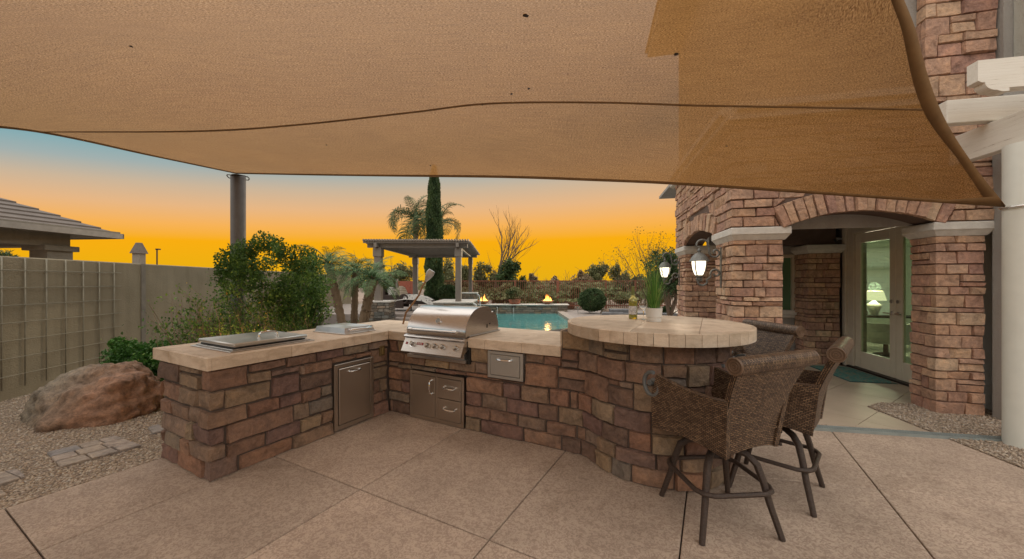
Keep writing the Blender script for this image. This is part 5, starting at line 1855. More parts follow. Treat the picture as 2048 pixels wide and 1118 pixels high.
st0 = root('bar_stool', 'woven brown armchair bar stool nearest the camera, its back towards us', 'bar stool', (0, 0, 0), group='wicker bar stools around the round bar')
BZ0, BZ1 = .50, 1.03
def backf(u, v):
    hw_ = .205 + .085 * v ** 1.3
    arch = .035 * (1 - (2 * u - 1) ** 2) * (1 - v) ** 3
    y = -.235 - .115 * v ** 2.2 + .03 * (1 - v) - .02 * (1 - (2 * u - 1) ** 2)
    return ((2 * u - 1) * hw_, y, BZ0 + (BZ1 - BZ0) * v + arch)
q = MB(); shell(q, backf, 14, 14, .034); obj('backrest', q, M['wicker'], st0, smooth=50, local=True)
q = MB(); ry, rz = -.355, 1.045; rr = .047
wtube(q, [(-.305 + .61 * i / 8, ry - .0, rz) for i in range(9)], rr, 20); obj('top_roll', q, M['wicker'], st0, smooth=50, local=True)
for s_ in (-1, 1):
    q = MB()
    q.tube([(s_ * .303, ry, rz), (s_ * .316, ry, rz)], rr * .98, 24)
    for rr2 in (.042, .028, .014):
        ring = [(s_ * .317, ry + rr2 * math.cos(a * math.pi / 10), rz + rr2 * math.sin(a * math.pi / 10)) for a in range(21)]
        q.tube(ring, .0045, 6, cap=False)
    q.tube([(s_ * .316, ry, rz), (s_ * .322, ry, rz)], .006, 8)
    obj('scroll_end', q, M['scroll'], st0, smooth=50, local=True)
    def armf(u, v, s_=s_):
        # u from the back to the front, v from the bottom to the top
        yb = -.235 - .04 * v; yf = .27 - (.055 * max(0, v - .55) / .45)
        y = yb + (yf - yb) * u
        zt = .835 + .035 * u ** 2 - .015 * math.sin(math.pi * u)
        zb = BZ0 + .03 * math.sin(math.pi * u) - .0 * u
        z = zb + (zt - zb) * v
        hwb = .205 + .045 * u
        hwt = .205 + .085 * .5 + .02 * u
        return (s_ * (hwb + (hwt - hwb) * v), y, z)
    q = MB(); shell(q, armf, 12, 8, .034); obj('armrest', q, M['wicker'], st0, smooth=50, local=True)
    # the iron scroll at the front of the arm
    cx, cy, cz = s_ * .268, .262, .792
    pts = []
    for i in range(25):
        a = rad(95 - i * 17.5); r_ = .080 if i < 10 else .080 - (i - 9) * .0042
        pts.append((cx, cy + r_ * math.cos(a) * 1.0 - .0, cz + r_ * math.sin(a)))
    q = MB(); q.tube(pts, .013, 8, sq=False); q.tube([(cx - .02, pts[-1][1], pts[-1][2]), (cx + .02, pts[-1][1], pts[-1][2])], .019, 14); obj('arm_scroll', q, M['scroll_grey'], st0, smooth=50, local=True)
def seatf(u, v):
    return ((2 * u - 1) * (.20 + .035 * v), -.24 + .50 * v, .635 - .02 * math.sin(math.pi * v) - .012 * math.sin(math.pi * u))
q = MB(); shell(q, seatf, 8, 8, .04)
def apf(u, v): return ((2 * u - 1) * .235, .262, .50 + .135 * v + .03 * math.sin(math.pi * u) * (1 - v))
shell(q, apf, 8, 3, .03); obj('seat', q, M['wicker'], st0, smooth=50, local=True)
q = MB(); q.tube([(0, 0, .40), (0, 0, .60)], .04, 16); q.tube([(0, 0, .50), (0, 0, .53)], .13, 16); obj('swivel_hub', q, M['dark_metal'], st0, smooth=40, local=True)
legs = []
for k_ in range(4):
    a = rad(45 + 90 * k_); c, s2 = math.cos(a), math.sin(a)
    P = [(.02, .455), (.10, .455), (.165, .44), (.215, .395), (.245, .31), (.28, .18), (.335, .012)]
    q = MB(); wtube(q, [(r_ * c, r_ * s2, z) for r_, z in P], [.021, .021, .022, .022, .020, .019, .017], 8)
    q.tube([(.335 * c, .335 * s2, .014), (.338 * c, .338 * s2, 0)], .017, 8)
    legs.append(obj('leg', q, M['wicker_leg'], st0, smooth=50, local=True))
q = MB(); R0 = .345; ch = .10
rp = []
for k_ in range(4):
    a = rad(45 + 90 * k_)
    d = Vector((math.cos(a), math.sin(a), 0)); n_ = Vector((-d.y, d.x, 0))
    for tt in (-.055, 0, .055):
        p = d * (.288 - abs(tt) * .35) + n_ * tt
        rp.append((p.x, p.y, .262))
rp.append(rp[0]); rp.append(rp[1])
# densify
dp = []
for a, b_ in zip(rp, rp[1:]):
    dp += [tuple(Vector(a).lerp(Vector(b_), f)) for f in (0, .25, .5, .75)]
dp.append(rp[-1])
wtube(q, dp[:-4], .0145, 8); obj('footrest_ring', q, M['wicker_leg'], st0, smooth=50, local=True)


def place_stool(o, x, y, rot, base_world):
    o.matrix_world = Matrix.Translation((x, y, 0)) @ Matrix.Rotation(rad(rot), 4, 'Z')
    MW[o.name] = o.matrix_world.copy()
    for ch_ in [c for c in bpy.data.objects if c.parent == o]:
        if ch_.name.split('.')[0] in ('leg', 'footrest_ring'):
            ch_.rotation_euler.z = rad(base_world - rot)


st2 = copy_tree(st0, MI4, 'woven brown bar stool turned sideways at the right, its back towards the doors')
st3 = copy_tree(st0, MI4, 'woven brown bar stool behind the round bar, only its back and arm showing')
place_stool(st0, 1.29, 2.33, 22.4, 4)
place_stool(st2, 1.90, 2.66, 44, 45)
place_stool(st3, 2.12, 3.48, 97, 20)

# ================================================================= LANTERNS
lan = root('wall_lantern', 'lit verdigris scroll wall lantern on the column nearest the bar', 'lantern', (0, 0, 0), group='scrolled lanterns on the stone columns')
q = MB()
for z0, z1, hw_ in ((-.27, -.22, .012), (-.22, .20, .022), (.20, .27, .012)):
    q.box((-.016, -hw_, z0), (0, hw_, z1), .003)
obj('back_plate', q, M['lantern'], lan, local=True)
bx_ = -.27
q = MB(); q.lathe([(.125, .085), (.122, .10), (.108, .115), (.09, .15), (.055, .185), (.02, .20), (.018, .215), (.032, .228), (.014, .245), (.012, .27)], (bx_, 0, 0), 20); obj('roof', q, M['lantern'], lan, smooth=50, local=True)
q = MB(); q.lathe([(.095, .09), (.092, .04), (.080, -.03), (.060, -.085), (.045, -.10)], (bx_, 0, 0), 8, cap=False)
m, t, b = new_mat('lit_lantern_glass'); M['lit'] = m
b.inputs['Base Color'].default_value = (.9, .88, .8, 1); b.inputs['Emission Color'].default_value = (1, .86, .62, 1); b.inputs['Emission Strength'].default_value = 2.3
obj('glass', q, M['lit'], lan, local=True)
q = MB()
for k_ in range(4):
    a = math.pi / 4 + k_ * math.pi / 2
    q.tube([(bx_ + r_ * math.cos(a), r_ * math.sin(a), z) for r_, z in ((.098, .09), (.095, .04), (.083, -.03), (.063, -.085), (.048, -.105))], .008, 6)
q.lathe([(.05, -.10), (.052, -.115), (.03, -.13), (.02, -.14), (.028, -.155), (.012, -.175), (.003, -.19)], (bx_, 0, 0), 14)
obj('cage', q, M['lantern'], lan, smooth=50, local=True)
def spiral(cx, cz, r0, r1, a0, a1, n=18):
    return [(cx + (r0 + (r1 - r0) * i / n) * math.cos(rad(a0 + (a1 - a0) * i / n)), 0, cz + (r0 + (r1 - r0) * i / n) * math.sin(rad(a0 + (a1 - a0) * i / n))) for i in range(n + 1)]
q = MB()
q.tube([(bx_, 0, .27), (bx_ - .03, 0, .285)] + spiral(bx_ + .035, .30, .07, .075, 190, 20, 10) + spiral(-.075, .20, .075, .018, 160, 560, 20), .013, 8)
q.tube(spiral(-.07, -.08, .018, .07, -180, 215, 18) + [(bx_ + .085, 0, -.17)] + spiral(bx_ + .03, -.175, .07, .05, -10, -170, 8) + spiral(bx_ + .01, -.165, .045, .012, 170, -60, 8), .014, 8)
obj('scroll_bracket', q, M['lantern'], lan, smooth=60, local=True)
lan2 = copy_tree(lan, MI4, 'lit verdigris scroll wall lantern on the farthest stone column')
for o_, t_ in ((lan, .33), (lan2, 2.66)):
    zc = 1.665 if o_ is lan else 1.665
    o_.matrix_world = MH @ Matrix.Translation((-.03, t_, zc)); MW[o_.name] = o_.matrix_world.copy()
    ld = bpy.data.lights.new('lantern_light', 'POINT'); ld.energy = 11; ld.color = (1, .74, .45); ld.shadow_soft_size = .05
    lo = bpy.data.objects.new('lantern_light', ld); lo.location = (bx_ - .0, 0, -.0); COL.objects.link(lo); lo.parent = o_
for o_ in [c for c in bpy.data.objects if c.name.startswith('glass') and c.parent in (lan, lan2)]:
    o_.visible_shadow = True

# ================================================================= SHADE SAIL
def sp(px, py, d): return Vector(((px - 1024) / 738 * d, d, 1.48 + (563 - py) / 738 * d))
rowsP = [
    [sp(473, 347, 5.3), sp(620, 350, 4.75), sp(760, 352, 4.35), sp(1000, 355, 4.0), sp(1180, 361, 3.82), sp(1340, 368, 3.68), sp(1600, 385, 3.5), sp(1800, 399, 3.38), sp(2013, 413, 3.3)],
    [sp(300, 311, 4.45), sp(500, 308, 4.0), sp(680, 305, 3.75), sp(900, 290, 3.5), sp(1110, 292, 3.35), sp(1340, 300, 3.3), sp(1600, 312, 3.25), sp(1790, 322, 3.2), sp(1944, 325, 3.18)],
    [sp(75, 264, 3.45), sp(400, 263, 3.3), sp(600, 250, 3.2), sp(820, 226, 3.05), sp(980, 208, 2.95), sp(1200, 206, 2.93), sp(1400, 212, 2.93), sp(1640, 216, 2.97), sp(1882, 221, 3.0)],
    [Vector((-4.4, 2.5, 2.62)), sp(200, 100, 2.5), sp(520, 95, 2.42), sp(780, 80, 2.35), sp(980, 70, 2.33), sp(1200, 70, 2.38), sp(1400, 70, 2.45), sp(1620, 75, 2.55), sp(1836, 75, 2.75)],
    [Vector((-4.5, 1.2, 2.5)), Vector((-3.3, 1.3, 2.62)), Vector((-2.2, 1.4, 2.78)), Vector((-1.2, 1.5, 2.9)), Vector((-.2, 1.6, 2.98)), Vector((.7, 1.75, 3.08)), Vector((1.3, 1.9, 3.2)), Vector((1.85, 2.15, 3.5)), sp(1775, -250, 2.3)],
    [Vector((-4.6, -1.5, 2.4)), Vector((-3.6, -1.3, 2.55)), Vector((-2.7, -1.2, 2.75)), Vector((-1.8, -1.1, 2.95)), Vector((-1.0, -.9, 3.15)), Vector((-.2, -.7, 3.35)), Vector((.5, -.4, 3.6)), Vector((.9, 0.1, 4.1)), Vector((1.2, .5, 4.7))],
]


def crm(p0, p1, p2, p3, t_):
    return .5 * ((2 * p1) + (-p0 + p2) * t_ + (2 * p0 - 5 * p1 + 4 * p2 - p3) * t_ ** 2 + (-p0 + 3 * p1 - 3 * p2 + p3) * t_ ** 3)


def cr_line(P, f):
    n = len(P) - 1; x = min(max(f, 0), 1) * n; i = min(int(x), n - 1); t_ = x - i
    p0 = P[i - 1] if i else P[0] * 2 - P[1]; p3 = P[i + 2] if i + 2 <= n else P[n] * 2 - P[n - 1]
    return crm(p0, P[i], P[i + 1], p3, t_)


def sail_pt(u, v): return cr_line([cr_line(r_, u) for r_ in rowsP], v)


NU, NV = 96, 60
grid_ = [[sail_pt(i / NU, j / NV) for i in range(NU + 1)] for j in range(NV + 1)]
sl = root('shade_sail', 'large tan shade sail stretched overhead from the grey post to the white post', 'shade sail', (-3.96, 5.3, 3.02))
q = MB(); q.grid(grid_)
for j in range(NV + 1):
    for i in range(NU + 1):
        p = grid_[j][i]; q.uv[j * (NU + 1) + i] = (p.x, p.y * 1.1 + .0)
obj('canopy', q, M['sail'], sl, smooth=True)
# the seam, a narrow doubled band
def strip(f, n, w_, off, name, mat, parent):
    q = MB(); A_ = []; B_ = []
    for i in range(n + 1):
        a, b_ = f(i / n)
        A_.append(a + Vector((0, 0, off))); B_.append(b_ + Vector((0, 0, off)))
    C_ = [p + Vector((0, 0, -.003)) for p in A_]; D_ = [p + Vector((0, 0, -.003)) for p in B_]
    q.grid([A_, C_, D_, B_]); return obj(name, q, mat, parent, smooth=True)


strip(lambda t_: (sail_pt(t_, .4), sail_pt(t_, .406)), 90, 0, -.002, 'seam', M['hem'], sl)
strip(lambda t_: (sail_pt(t_, 0), sail_pt(t_, .016)), 90, 0, -.003, 'hem', M['hem'], sl)
strip(lambda t_: (sail_pt(.984 - .004 * (1 - t_), t_), sail_pt(1, t_)), 60, 0, -.003, 'hem', M['hem'], sl)
strip(lambda t_: (sail_pt(0, t_), sail_pt(.008, t_)), 60, 0, -.003, 'hem', M['hem'], sl)
strip(lambda t_: (sail_pt(.905 + .095 * t_, 0), sail_pt(.905 + .095 * t_, .05 * t_ + .002)), 14, 0, -.004, 'corner_patch', M['hem'], sl)
q = MB()
ce = sail_pt(1, 0)
q.tube([ce + Vector((-.02, 0, 0)), ce + Vector((.03, .0, -.004))], .007, 6); q.tube([ce + Vector((.02 * math.cos(a * .785) + .03, 0, .012 * math.sin(a * .785) - .004)) for a in range(9)], .004, 6, cap=False)
obj('shackle', q, M['chrome'], sl)
# corner tip reinforcement creases
rg = random.Random(4)
# leaves and debris lying on top show as dark specks
for i, (px, py) in enumerate([(1053, 30), (1350, 105), (1050, 176), (1018, 185), (972, 208), (250, 92), (1455, 287), (655, 292), (858, 330)]):
    best = None
    for j in range(0, NV + 1):
        for k2 in range(0, NU + 1, 1):
            p = grid_[j][k2]
            if p.y > .3:
                ex_ = 1024 + 738 * p.x / p.y - px; ey = 563 - 738 * (p.z - 1.48) / p.y - py
                dd_ = ex_ * ex_ + ey * ey
                if best is None or dd_ < best[0]: best = (dd_, p)
    p = best[1]
    q = MB(); r_ = .017 if i < 2 else (.010 if i < 6 else .007)
    q.lathe([(r_ * .4, -.003), (r_, -.001), (r_ * .8, .004)], (p.x, p.y, p.z - .003), 7, jit=.4, rng=rg)
    place_ = ['near the top centre', 'near the upper middle right', 'just above the seam at the centre', 'left of the one above the seam', 'lying on the seam', 'at the upper left', 'below the seam at the right', 'below the seam at the left', 'close to the front edge'][i]
    single('dry_leaf', q, M['dark_metal'], 'small dark dry leaf stuck on the shade sail ' + place_, 'leaf', group='dry leaves stuck on the sail', org=Matrix.Translation(p))

o = root('grey_post', 'tall grey round post behind the green bush carrying the sail corner', 'post', (-3.96, 5.3, 0))
q = MB(); q.lathe([(.092, 0), (.092, 3.0), (.088, 3.01)], (-3.955, 5.33, 0), 28); obj('shaft', q, M['gpost'], o, smooth=40)
q = MB(); q.tube([(-3.955 + .13 * math.cos(a * math.pi / 10), 5.33 + .13 * math.sin(a * math.pi / 10), 2.985 + .01 * math.cos(a)) for a in range(21)], .007, 6, cap=False); obj('ring', q, M['dark_metal'], o)

# ================================================================= BOULDERS
from mathutils import noise as mn
def rock(name, loc, size, seed, mat, label, cat='boulder', group=None, planes=20, bias=(0, 0), nz=.05, rot=0, sub=48, hlo=.72):
    rg = random.Random(seed)
    Pn = []
    for i in range(planes):
        a = rg.uniform(0, 6.28); e_ = rg.uniform(-.1, 1.2)
        Pn.append((Vector((math.cos(a) * math.cos(e_), math.sin(a) * math.cos(e_), math.sin(e_))), rg.uniform(hlo, 1.0)))
    q = MB(Matrix.Translation(loc) @ Matrix.Rotation(rot, 4, 'Z'))
    rows = []
    nl = sub // 2
    for j in range(nl + 1):
        el = -.35 + (math.pi / 2 + .35) * j / nl
        row = []
        for i in range(sub + 1):
            az = 2 * math.pi * (i % sub) / sub
            d = Vector((math.cos(az) * math.cos(el), math.sin(az) * math.cos(el), math.sin(el)))
            r_ = 1.15
            for n_, h in Pn:
                c = d.dot(n_)
                if c > .15:
                    r_ = min(r_, h / c) if True else r_
            r_ *= 1 + nz * mn.noise(d * 2.5 + Vector((seed, 0, 0))) + nz * .5 * mn.noise(d * 7 + Vector((seed, 3, 0))) + nz * .22 * mn.noise(d * 19)
            p = d * r_
            k_ = max(0, p.z)
            row.append((p.x * size[0] + bias[0] * k_, p.y * size[1] + bias[1] * k_, p.z * size[2]))
        rows.append(row)
    q.grid(rows)
    return single(name, q, mat, label, cat, group, smooth=60, org=Matrix.Translation(loc))


m, t, b = new_mat('boulder_rock'); M['rock'] = m
v = coords(t, 'Object')
n1 = noise(t, v, 2.2, 7, .65, .8); n2 = noise(t, v, 14, 7, .7); n3 = noise(t, v, 60, 5, .7)
sx_ = t.nodes.new('ShaderNodeSeparateXYZ'); t.links.new(v, sx_.inputs[0])
mr = N(t, 'ShaderNodeMapRange'); mr.inputs['From Min'].default_value = -.35; mr.inputs['From Max'].default_value = .55
t.links.new(sx_.outputs[0], mr.inputs['Value'])
ad = N(t, 'ShaderNodeMath', operation='MULTIPLY_ADD'); ad.inputs[1].default_value = .55
t.links.new(n1, ad.inputs[0]); t.links.new(mr.outputs[0], ad.inputs[2])
c_ = ramp_of(t, ad.outputs[0], [(.30, (.25, .215, .17)), (.60, (.235, .175, .13)), (.95, (.27, .165, .11)), (1.0, (.30, .17, .11))])
c_ = mixc(t, .85, c_, ramp_of(t, n2, [(.32, (.35, .32, .30)), (.5, (.95, .93, .9)), (.68, (1.5, 1.42, 1.3))]), 'MULTIPLY')
c_ = mixc(t, .5, c_, ramp_of(t, n3, [(.3, (.6, .6, .6)), (.65, (1.2, 1.2, 1.2))]), 'MULTIPLY')
t.links.new(c_, b.inputs['Base Color']); b.inputs['Roughness'].default_value = .8
p_ = bump(t, None, n1, .8, .06); p_ = bump(t, None, n2, .9, .02, p_); bump(t, b, n3, .6, .006, p_)
rock('boulder', (-4.74, 4.22, .0), (.66, .48, .53), 23, M['rock'], 'large brown and rust boulder on the gravel beside the counter', bias=(.06, .06), nz=.13, rot=.1, sub=96, hlo=.86)

# pavers in the gravel
M['paver'] = stone_mat('paver_stone', [(0, (.34, .31, .28)), (.4, (.42, .36, .30)), (.7, (.30, .29, .29)), (1, (.46, .38, .31))])
def G(px, py, z=0):
    d = (1.48 - z) * 738 / (py - 563); return Vector(((px - 1024) / 738 * d, d))
pv = root('paver_path', None, None, kind='structure')
# group 1: quad in the photo, three strips of staggered pavers
A_, B_, C_, D_ = G(92, 906), G(232, 872), G(285, 892), G(120, 936)
for r_ in range(3):
    f0, f1 = r_ / 3 + .012, (r_ + 1) / 3 - .012
    cuts = [0, .42, .72, 1] if r_ == 0 else ([0, .30, .66, 1] if r_ == 1 else [0, .36, .70, 1])
    for a, b_ in zip(cuts, cuts[1:]):
        a += .012; b_ -= .012
        qd = [(A_.lerp(B_, a)).lerp(D_.lerp(C_, a), f0), (A_.lerp(B_, b_)).lerp(D_.lerp(C_, b_), f0), (A_.lerp(B_, b_)).lerp(D_.lerp(C_, b_), f1), (A_.lerp(B_, a)).lerp(D_.lerp(C_, a), f1)]
        q = MB(); q.cur = rr_.random(); q.prism([tuple(p) for p in qd], -.06, .012 + rr_.uniform(-.002, .003), .008); obj('paver', q, M['paver'], pv)
for poly in ([(-40, 955), (10, 945), (40, 958), (-10, 975)], [(-60, 985), (-15, 976), (15, 990), (-30, 1005)], [(10, 944), (35, 940), (50, 955), (42, 957)], [(296, 856), (318, 850), (330, 862), (306, 868)]):
    q = MB(); q.cur = rr_.random(); q.prism([tuple(G(*p)) for p in poly], -.06, .012, .008); obj('paver', q, M['paver'], pv)

# ================================================================= SHRUBS NEAR
o = root('low_shrub', 'low bright green leafy shrub behind the boulder', 'shrub', (-4.98, 5.0, 0))
leafy('foliage', o, M['leaf_g'], (.04, 0, .40), (.60, .45, .46), 17000, .032, 41, 34, lump_r=.30, shell=.6, aspect=.62, floor=.0)
q = MB(); rg = random.Random(3)
for i in range(7): branch(q, (-4.98 + rg.uniform(-.1, .1), 5.0 + rg.uniform(-.1, .1), 0), (rg.uniform(-.6, .6), rg.uniform(-.6, .6), 1), .35, .008, 1, rg)
obj('stem', q, M['twig'], o)

# the big half bare bush
BX, BY = -3.42, 5.02
o = root('big_bush', 'large rounded green bush, bare and twiggy on its left, in front of the grey post', 'bush', (BX, BY, 0))
rs = np.random.RandomState(12)
def surf(n, cen, ell, lo, hi, seed, thr=None, size=.034, tone=.5):
    rs = np.random.RandomState(seed)
    d = unit(rs.normal(size=(n, 3)))
    r_ = rs.uniform(lo, hi, (n, 1))
    # lumpy shell
    lump = np.array([mn.noise(Vector(x * 2.6 + seed)) for x in d])
    lump2 = np.array([mn.noise(Vector(x * 6.5 + seed)) for x in d])
    r_ = r_ * (1 + .26 * lump[:, None] + .16 * lump2[:, None])
    P = d * r_ * np.array(ell) + np.array(cen)
    keep = np.array([mn.noise(Vector(p * 3.2 + seed * 1.7)) for p in P]) > (thr if thr is not None else -9)
    return P, d, keep, lump2, rs
PP = []; DD = []; TT = []
for args in ((42000, (.12, 0, 1.38), (.70, .62, .68), .72, 1.04, 5, -.08), (15000, (.32, 0, .85), (.52, .52, .80), .72, 1.04, 6, -.14), (9000, (.05, .05, .75), (.80, .6, .75), .2, 1.0, 7, .10)):
    P, d, keep, l2, rs = surf(*args)
    k2 = keep & (P[:, 2] > .02)
    if args[5] == 5: k2 &= (P[:, 2] > 1.30 - .85 * np.clip(P[:, 0] + .05, -1, 1)) | (rs.rand(len(P)) < .12)
    if args[5] == 6: k2 &= (P[:, 0] > .28 + rs.normal(size=len(P)) * .08) | (rs.rand(len(P)) < .08)
    n_ = int(k2.sum())
    PP.append(P[k2]); DD.append(unit(d[k2] * .5 + rs.normal(size=(n_, 3)) * .7)); TT.append(np.clip(.25 + l2[k2] * .5 + rs.uniform(-.2, .35, n_), 0, .93))
P = np.concatenate(PP); D2 = np.concatenate(DD); T2 = np.concatenate(TT)
L = .036 * np.random.RandomState(1).uniform(.6, 1.4, len(P))
link_mesh('foliage', leaf_mesh('foliage', P, D2, L, L * .55, T2), M['leaf'], o)
# dry interior: branches and twigs
q = MB(); rg = random.Random(9); ends = []
for i in range(40):
    x = BX + rg.uniform(-.35, .45)
    branch(q, (x, BY + rg.uniform(-.3, .2), 0), (rg.uniform(-.8, .6), rg.uniform(-.7, .3), 1.25), rg.uniform(.42, .62), .010, 3, rg, .62, 4, .62, (2, 3), .10, ends)
obj('branches', q, M['twig'], o)
# small bright leaves at the twig ends
en = [e for e in ends]
rs = np.random.RandomState(2)
pts = []; drs = []
for p, d in en:
    for k_ in range(3):
        pts.append([p.x - BX + rs.normal() * .025, p.y - BY + rs.normal() * .025, p.z + rs.normal() * .025]); drs.append([d.x + rs.normal() * .5, d.y + rs.normal() * .5, d.z + rs.normal() * .5])
P = np.array(pts); D2 = unit(np.array(drs)); L = .036 * rs.uniform(.6, 1.3, len(P))
link_mesh('twig_leaves', leaf_mesh('twig_leaves', P, D2, L, L * .5, rs.uniform(.45, 1, len(P))), M['leaf'], o)

o = root('twiggy_shrub', 'sparse twiggy shrub with few leaves at the left of the big bush', 'shrub', (-4.0, 4.85, 0))
q = MB(); rg = random.Random(19); ends = []
for i in range(30):
    branch(q, (-4.0 + rg.uniform(-.22, .3), 4.85 + rg.uniform(-.2, .2), 0), (rg.uniform(-.75, .35), rg.uniform(-.5, .3), 1.5), rg.uniform(.42, .62), .0095, 2, rg, .42, 4, .62, (2, 3), .2, ends, 4)
obj('branches', q, M['twig'], o)
rs = np.random.RandomState(3); pts = []; drs = []
for p, d in ends:
    for k_ in range(rs.randint(2, 8)):
        pts.append([p.x + 4.0 + rs.normal() * .035, p.y - 4.85 + rs.normal() * .035, p.z + rs.normal() * .04 - .02]); drs.append([d.x + rs.normal() * .5, d.y + rs.normal() * .5, d.z + rs.normal() * .5])
for i in range(5200):
    h = rs.rand() ** 1.6 * .75; pts.append([rs.normal() * .34 + .1, rs.normal() * .22, h * 1.15 + .12]); drs.append(list(rs.normal(size=3)))
P = np.array(pts); D2 = unit(np.array(drs)); L = .040 * rs.uniform(.6, 1.3, len(P))
link_mesh('foliage', leaf_mesh('foliage', P, D2, L, L * .55, rs.uniform(0, .93, len(P)) ** 1.3), M['leaf'], o)
# garden uplight glowing at the foot of the bush
def uplight(loc, label, e, aim=(0, 0, 1)):
    o = root('garden_uplight', label, 'light', loc)
    q = MB(); q.lathe([(.03, 0), (.04, .02), (.045, .09), (.04, .10)], loc, 12); obj('housing', q, M['dark_metal'], o)
    m_ = bpy.data.materials.get('uplight_lens')
    if m_ is None:
        m_, t, b = new_mat('uplight_lens'); b.inputs['Emission Color'].default_value = (1, .7, .3, 1); b.inputs['Emission Strength'].default_value = 8
    q = MB(); q.lathe([(.036, .1), (.036, .103)], loc, 12); obj('lens', q, m_, o)
    ld = bpy.data.lights.new('uplight', 'SPOT'); ld.energy = e; ld.color = (1, .62, .22); ld.spot_size = rad(110); ld.spot_blend = .8; ld.shadow_soft_size = .04
    lo = bpy.data.objects.new('uplight', ld); lo.location = (0, 0, .12); lo.rotation_euler = Vector(aim).to_track_quat('-Z', 'Y').to_euler(); COL.objects.link(lo); lo.parent = o


uplight((-3.35, 4.55, 0), 'small garden uplight glowing inside the foot of the big bush', 70, (.05, .4, 1))

# ================================================================= PALMS
def frond_mesh(name, L, nleaf, leaf, droop, seed, wd=.014, up=.55):
    rs = np.random.RandomState(seed)
    q = MB()
    pts = []
    x = z = 0; a = up * 1.2
    n = 14
    for i in range(n + 1):
        pts.append(Vector((x, 0, z)))
        x += L / n * math.cos(a); z += L / n * math.sin(a); a -= droop / n * (1 + i / n)
    q.cur = .35
    q.tube(pts, [.012 * (1 - .8 * i / n) for i in range(n + 1)], 4, cap=False)
    for k_ in range(nleaf):
        f = .10 + .90 * k_ / nleaf
        xx_ = f * n; i = min(int(xx_), n - 1); p = pts[i].lerp(pts[i + 1], xx_ - i); td = (pts[i + 1] - pts[i]).normalized()
        ll = leaf * (math.sin(math.pi * min(1, f * .9 + .12)) ** .6) * rs.uniform(.85, 1.1)
        for s_ in (-1, 1):
            d = (Vector((0, s_, 0)) * 1.0 + td * rs.uniform(.55, .85) + Vector((0, 0, rs.uniform(-.1, .35)))).normalized()
            e0 = p + d * ll * .55; e1 = p + d * ll * .9 + Vector((0, 0, -ll * rs.uniform(.18, .4)))
            wv = td.cross(d).cross(d).normalized() * wd * .5
            q.cur = rs.uniform(.15, 1)
            q.add([p - wv * .6, p + wv * .6, e0 + wv, e0 - wv, e1], [(0, 1, 2, 3), (3, 2, 4)])
    me = q.mesh(name, None, True)
    return me


FM = [frond_mesh('frond', 1.0, 26, .24, 1.1, 3, .013), frond_mesh('frond', 1.0, 26, .24, 1.7, 4, .013), frond_mesh('frond', .95, 24, .22, .7, 5, .013)]
for f_ in FM: f_.materials.append(M['palm'])
FQ = [frond_mesh('frond', 1.0, 34, .26, 2.3, 8, .015, .9), frond_mesh('frond', 1.0, 34, .28, 2.8, 9, .015, .7), frond_mesh('frond', 1.0, 30, .22, 1.5, 10, .015, 1.1)]
for f_ in FQ: f_.materials.append(M['leaf_d'])


def palm(base, top, L, n, label, seed, meshes, tr, group, trunkmat='palmtrunk', low=-.45, vary=.2, cat='palm tree'):
    o = root('palm_tree', label, cat, base, group=group)
    rg = random.Random(seed)
    b_, tp_ = Vector(base), Vector(top)
    q = MB(); k_ = 26; pts = []; rs_ = []
    for i in range(k_ + 1):
        f = i / k_; p = b_.lerp(tp_, f) + (tp_ - b_).cross(Vector((0, 0, 1))) * 0
        p.x += math.sin(f * math.pi) * -.06 * (tp_.x - b_.x); pts.append(p); rs_.append(tr * (1.12 - .2 * f) * (1 + (.10 if i % 2 else -.06)) * (1.3 if f > .9 else 1))
    q.tube(pts, rs_, 10)
    # leaf stubs
    for i in range(110 if L < 1.5 else 40):
        f = rg.uniform(.05, 1); p = b_.lerp(tp_, f); a = rg.uniform(0, 6.28); d = Vector((math.cos(a), math.sin(a), .7)).normalized()
        q.tube([p + d * tr * .7, p + d * tr * 1.45], [tr * .25, tr * .12], 4)
    obj('trunk', q, M[trunkmat], o, smooth=30)
    rel = tp_ - b_
    for i in range(n):
        f = i / n
        az = i * 2.399 + rg.uniform(-.2, .2); el = 1.35 - 1.7 * f ** .8 + rg.uniform(-.1, .1)
        me = meshes[rg.randrange(len(meshes))]
        fo = bpy.data.objects.new('frond', me); COL.objects.link(fo); fo.parent = o
        s_ = L * rg.uniform(1 - vary, 1 + vary) * (.75 if f < .15 else 1)
        fo.matrix_local = Matrix.Translation(rel) @ Matrix.Rotation(az, 4, 'Z') @ Matrix.Rotation(-(el - .5), 4, 'Y') @ Matrix.Rotation(rg.uniform(-.5, .5), 4, 'X') @ Matrix.Scale(s_, 4)
    return o


def at(px, py, d): return Vector(((px - 1024) / 738 * d, d, 1.48 + (563 - py) / 738 * d))
pg_ = 'pygmy date palms beside the pergola'
b0 = at(692, 652, 8.7); b0.z = -.02
palm(b0, at(657, 528, 8.7), .88, 24, 'pygmy date palm leaning left, the leftmost of the three', 3, FM, .085, pg_)
b0 = at(707, 650, 9.2); b0.z = -.02
palm(b0, at(712, 542, 9.2), .88, 24, 'upright pygmy date palm between the two leaning ones', 4, FM, .075, pg_)
b0 = at(718, 655, 8.4); b0.z = -.02
palm(b0, at(746, 558, 8.4), .94, 27, 'pygmy date palm leaning right in front of the pergola post', 6, FM, .10, pg_)
uplight(tuple(G(726, 672).to_3d()), 'small garden uplight at the foot of the pygmy date palms', 40, (.0, .25, 1))
o = root('ground_cover', 'low green ground cover at the foot of the palms', 'shrub', (G(728, 662).x, G(728, 662).y, 0))
leafy('foliage', o, M['leaf_g'], (0, .2, .12), (.75, .5, .22), 5000, .05, 51, 26, lump_r=.35)

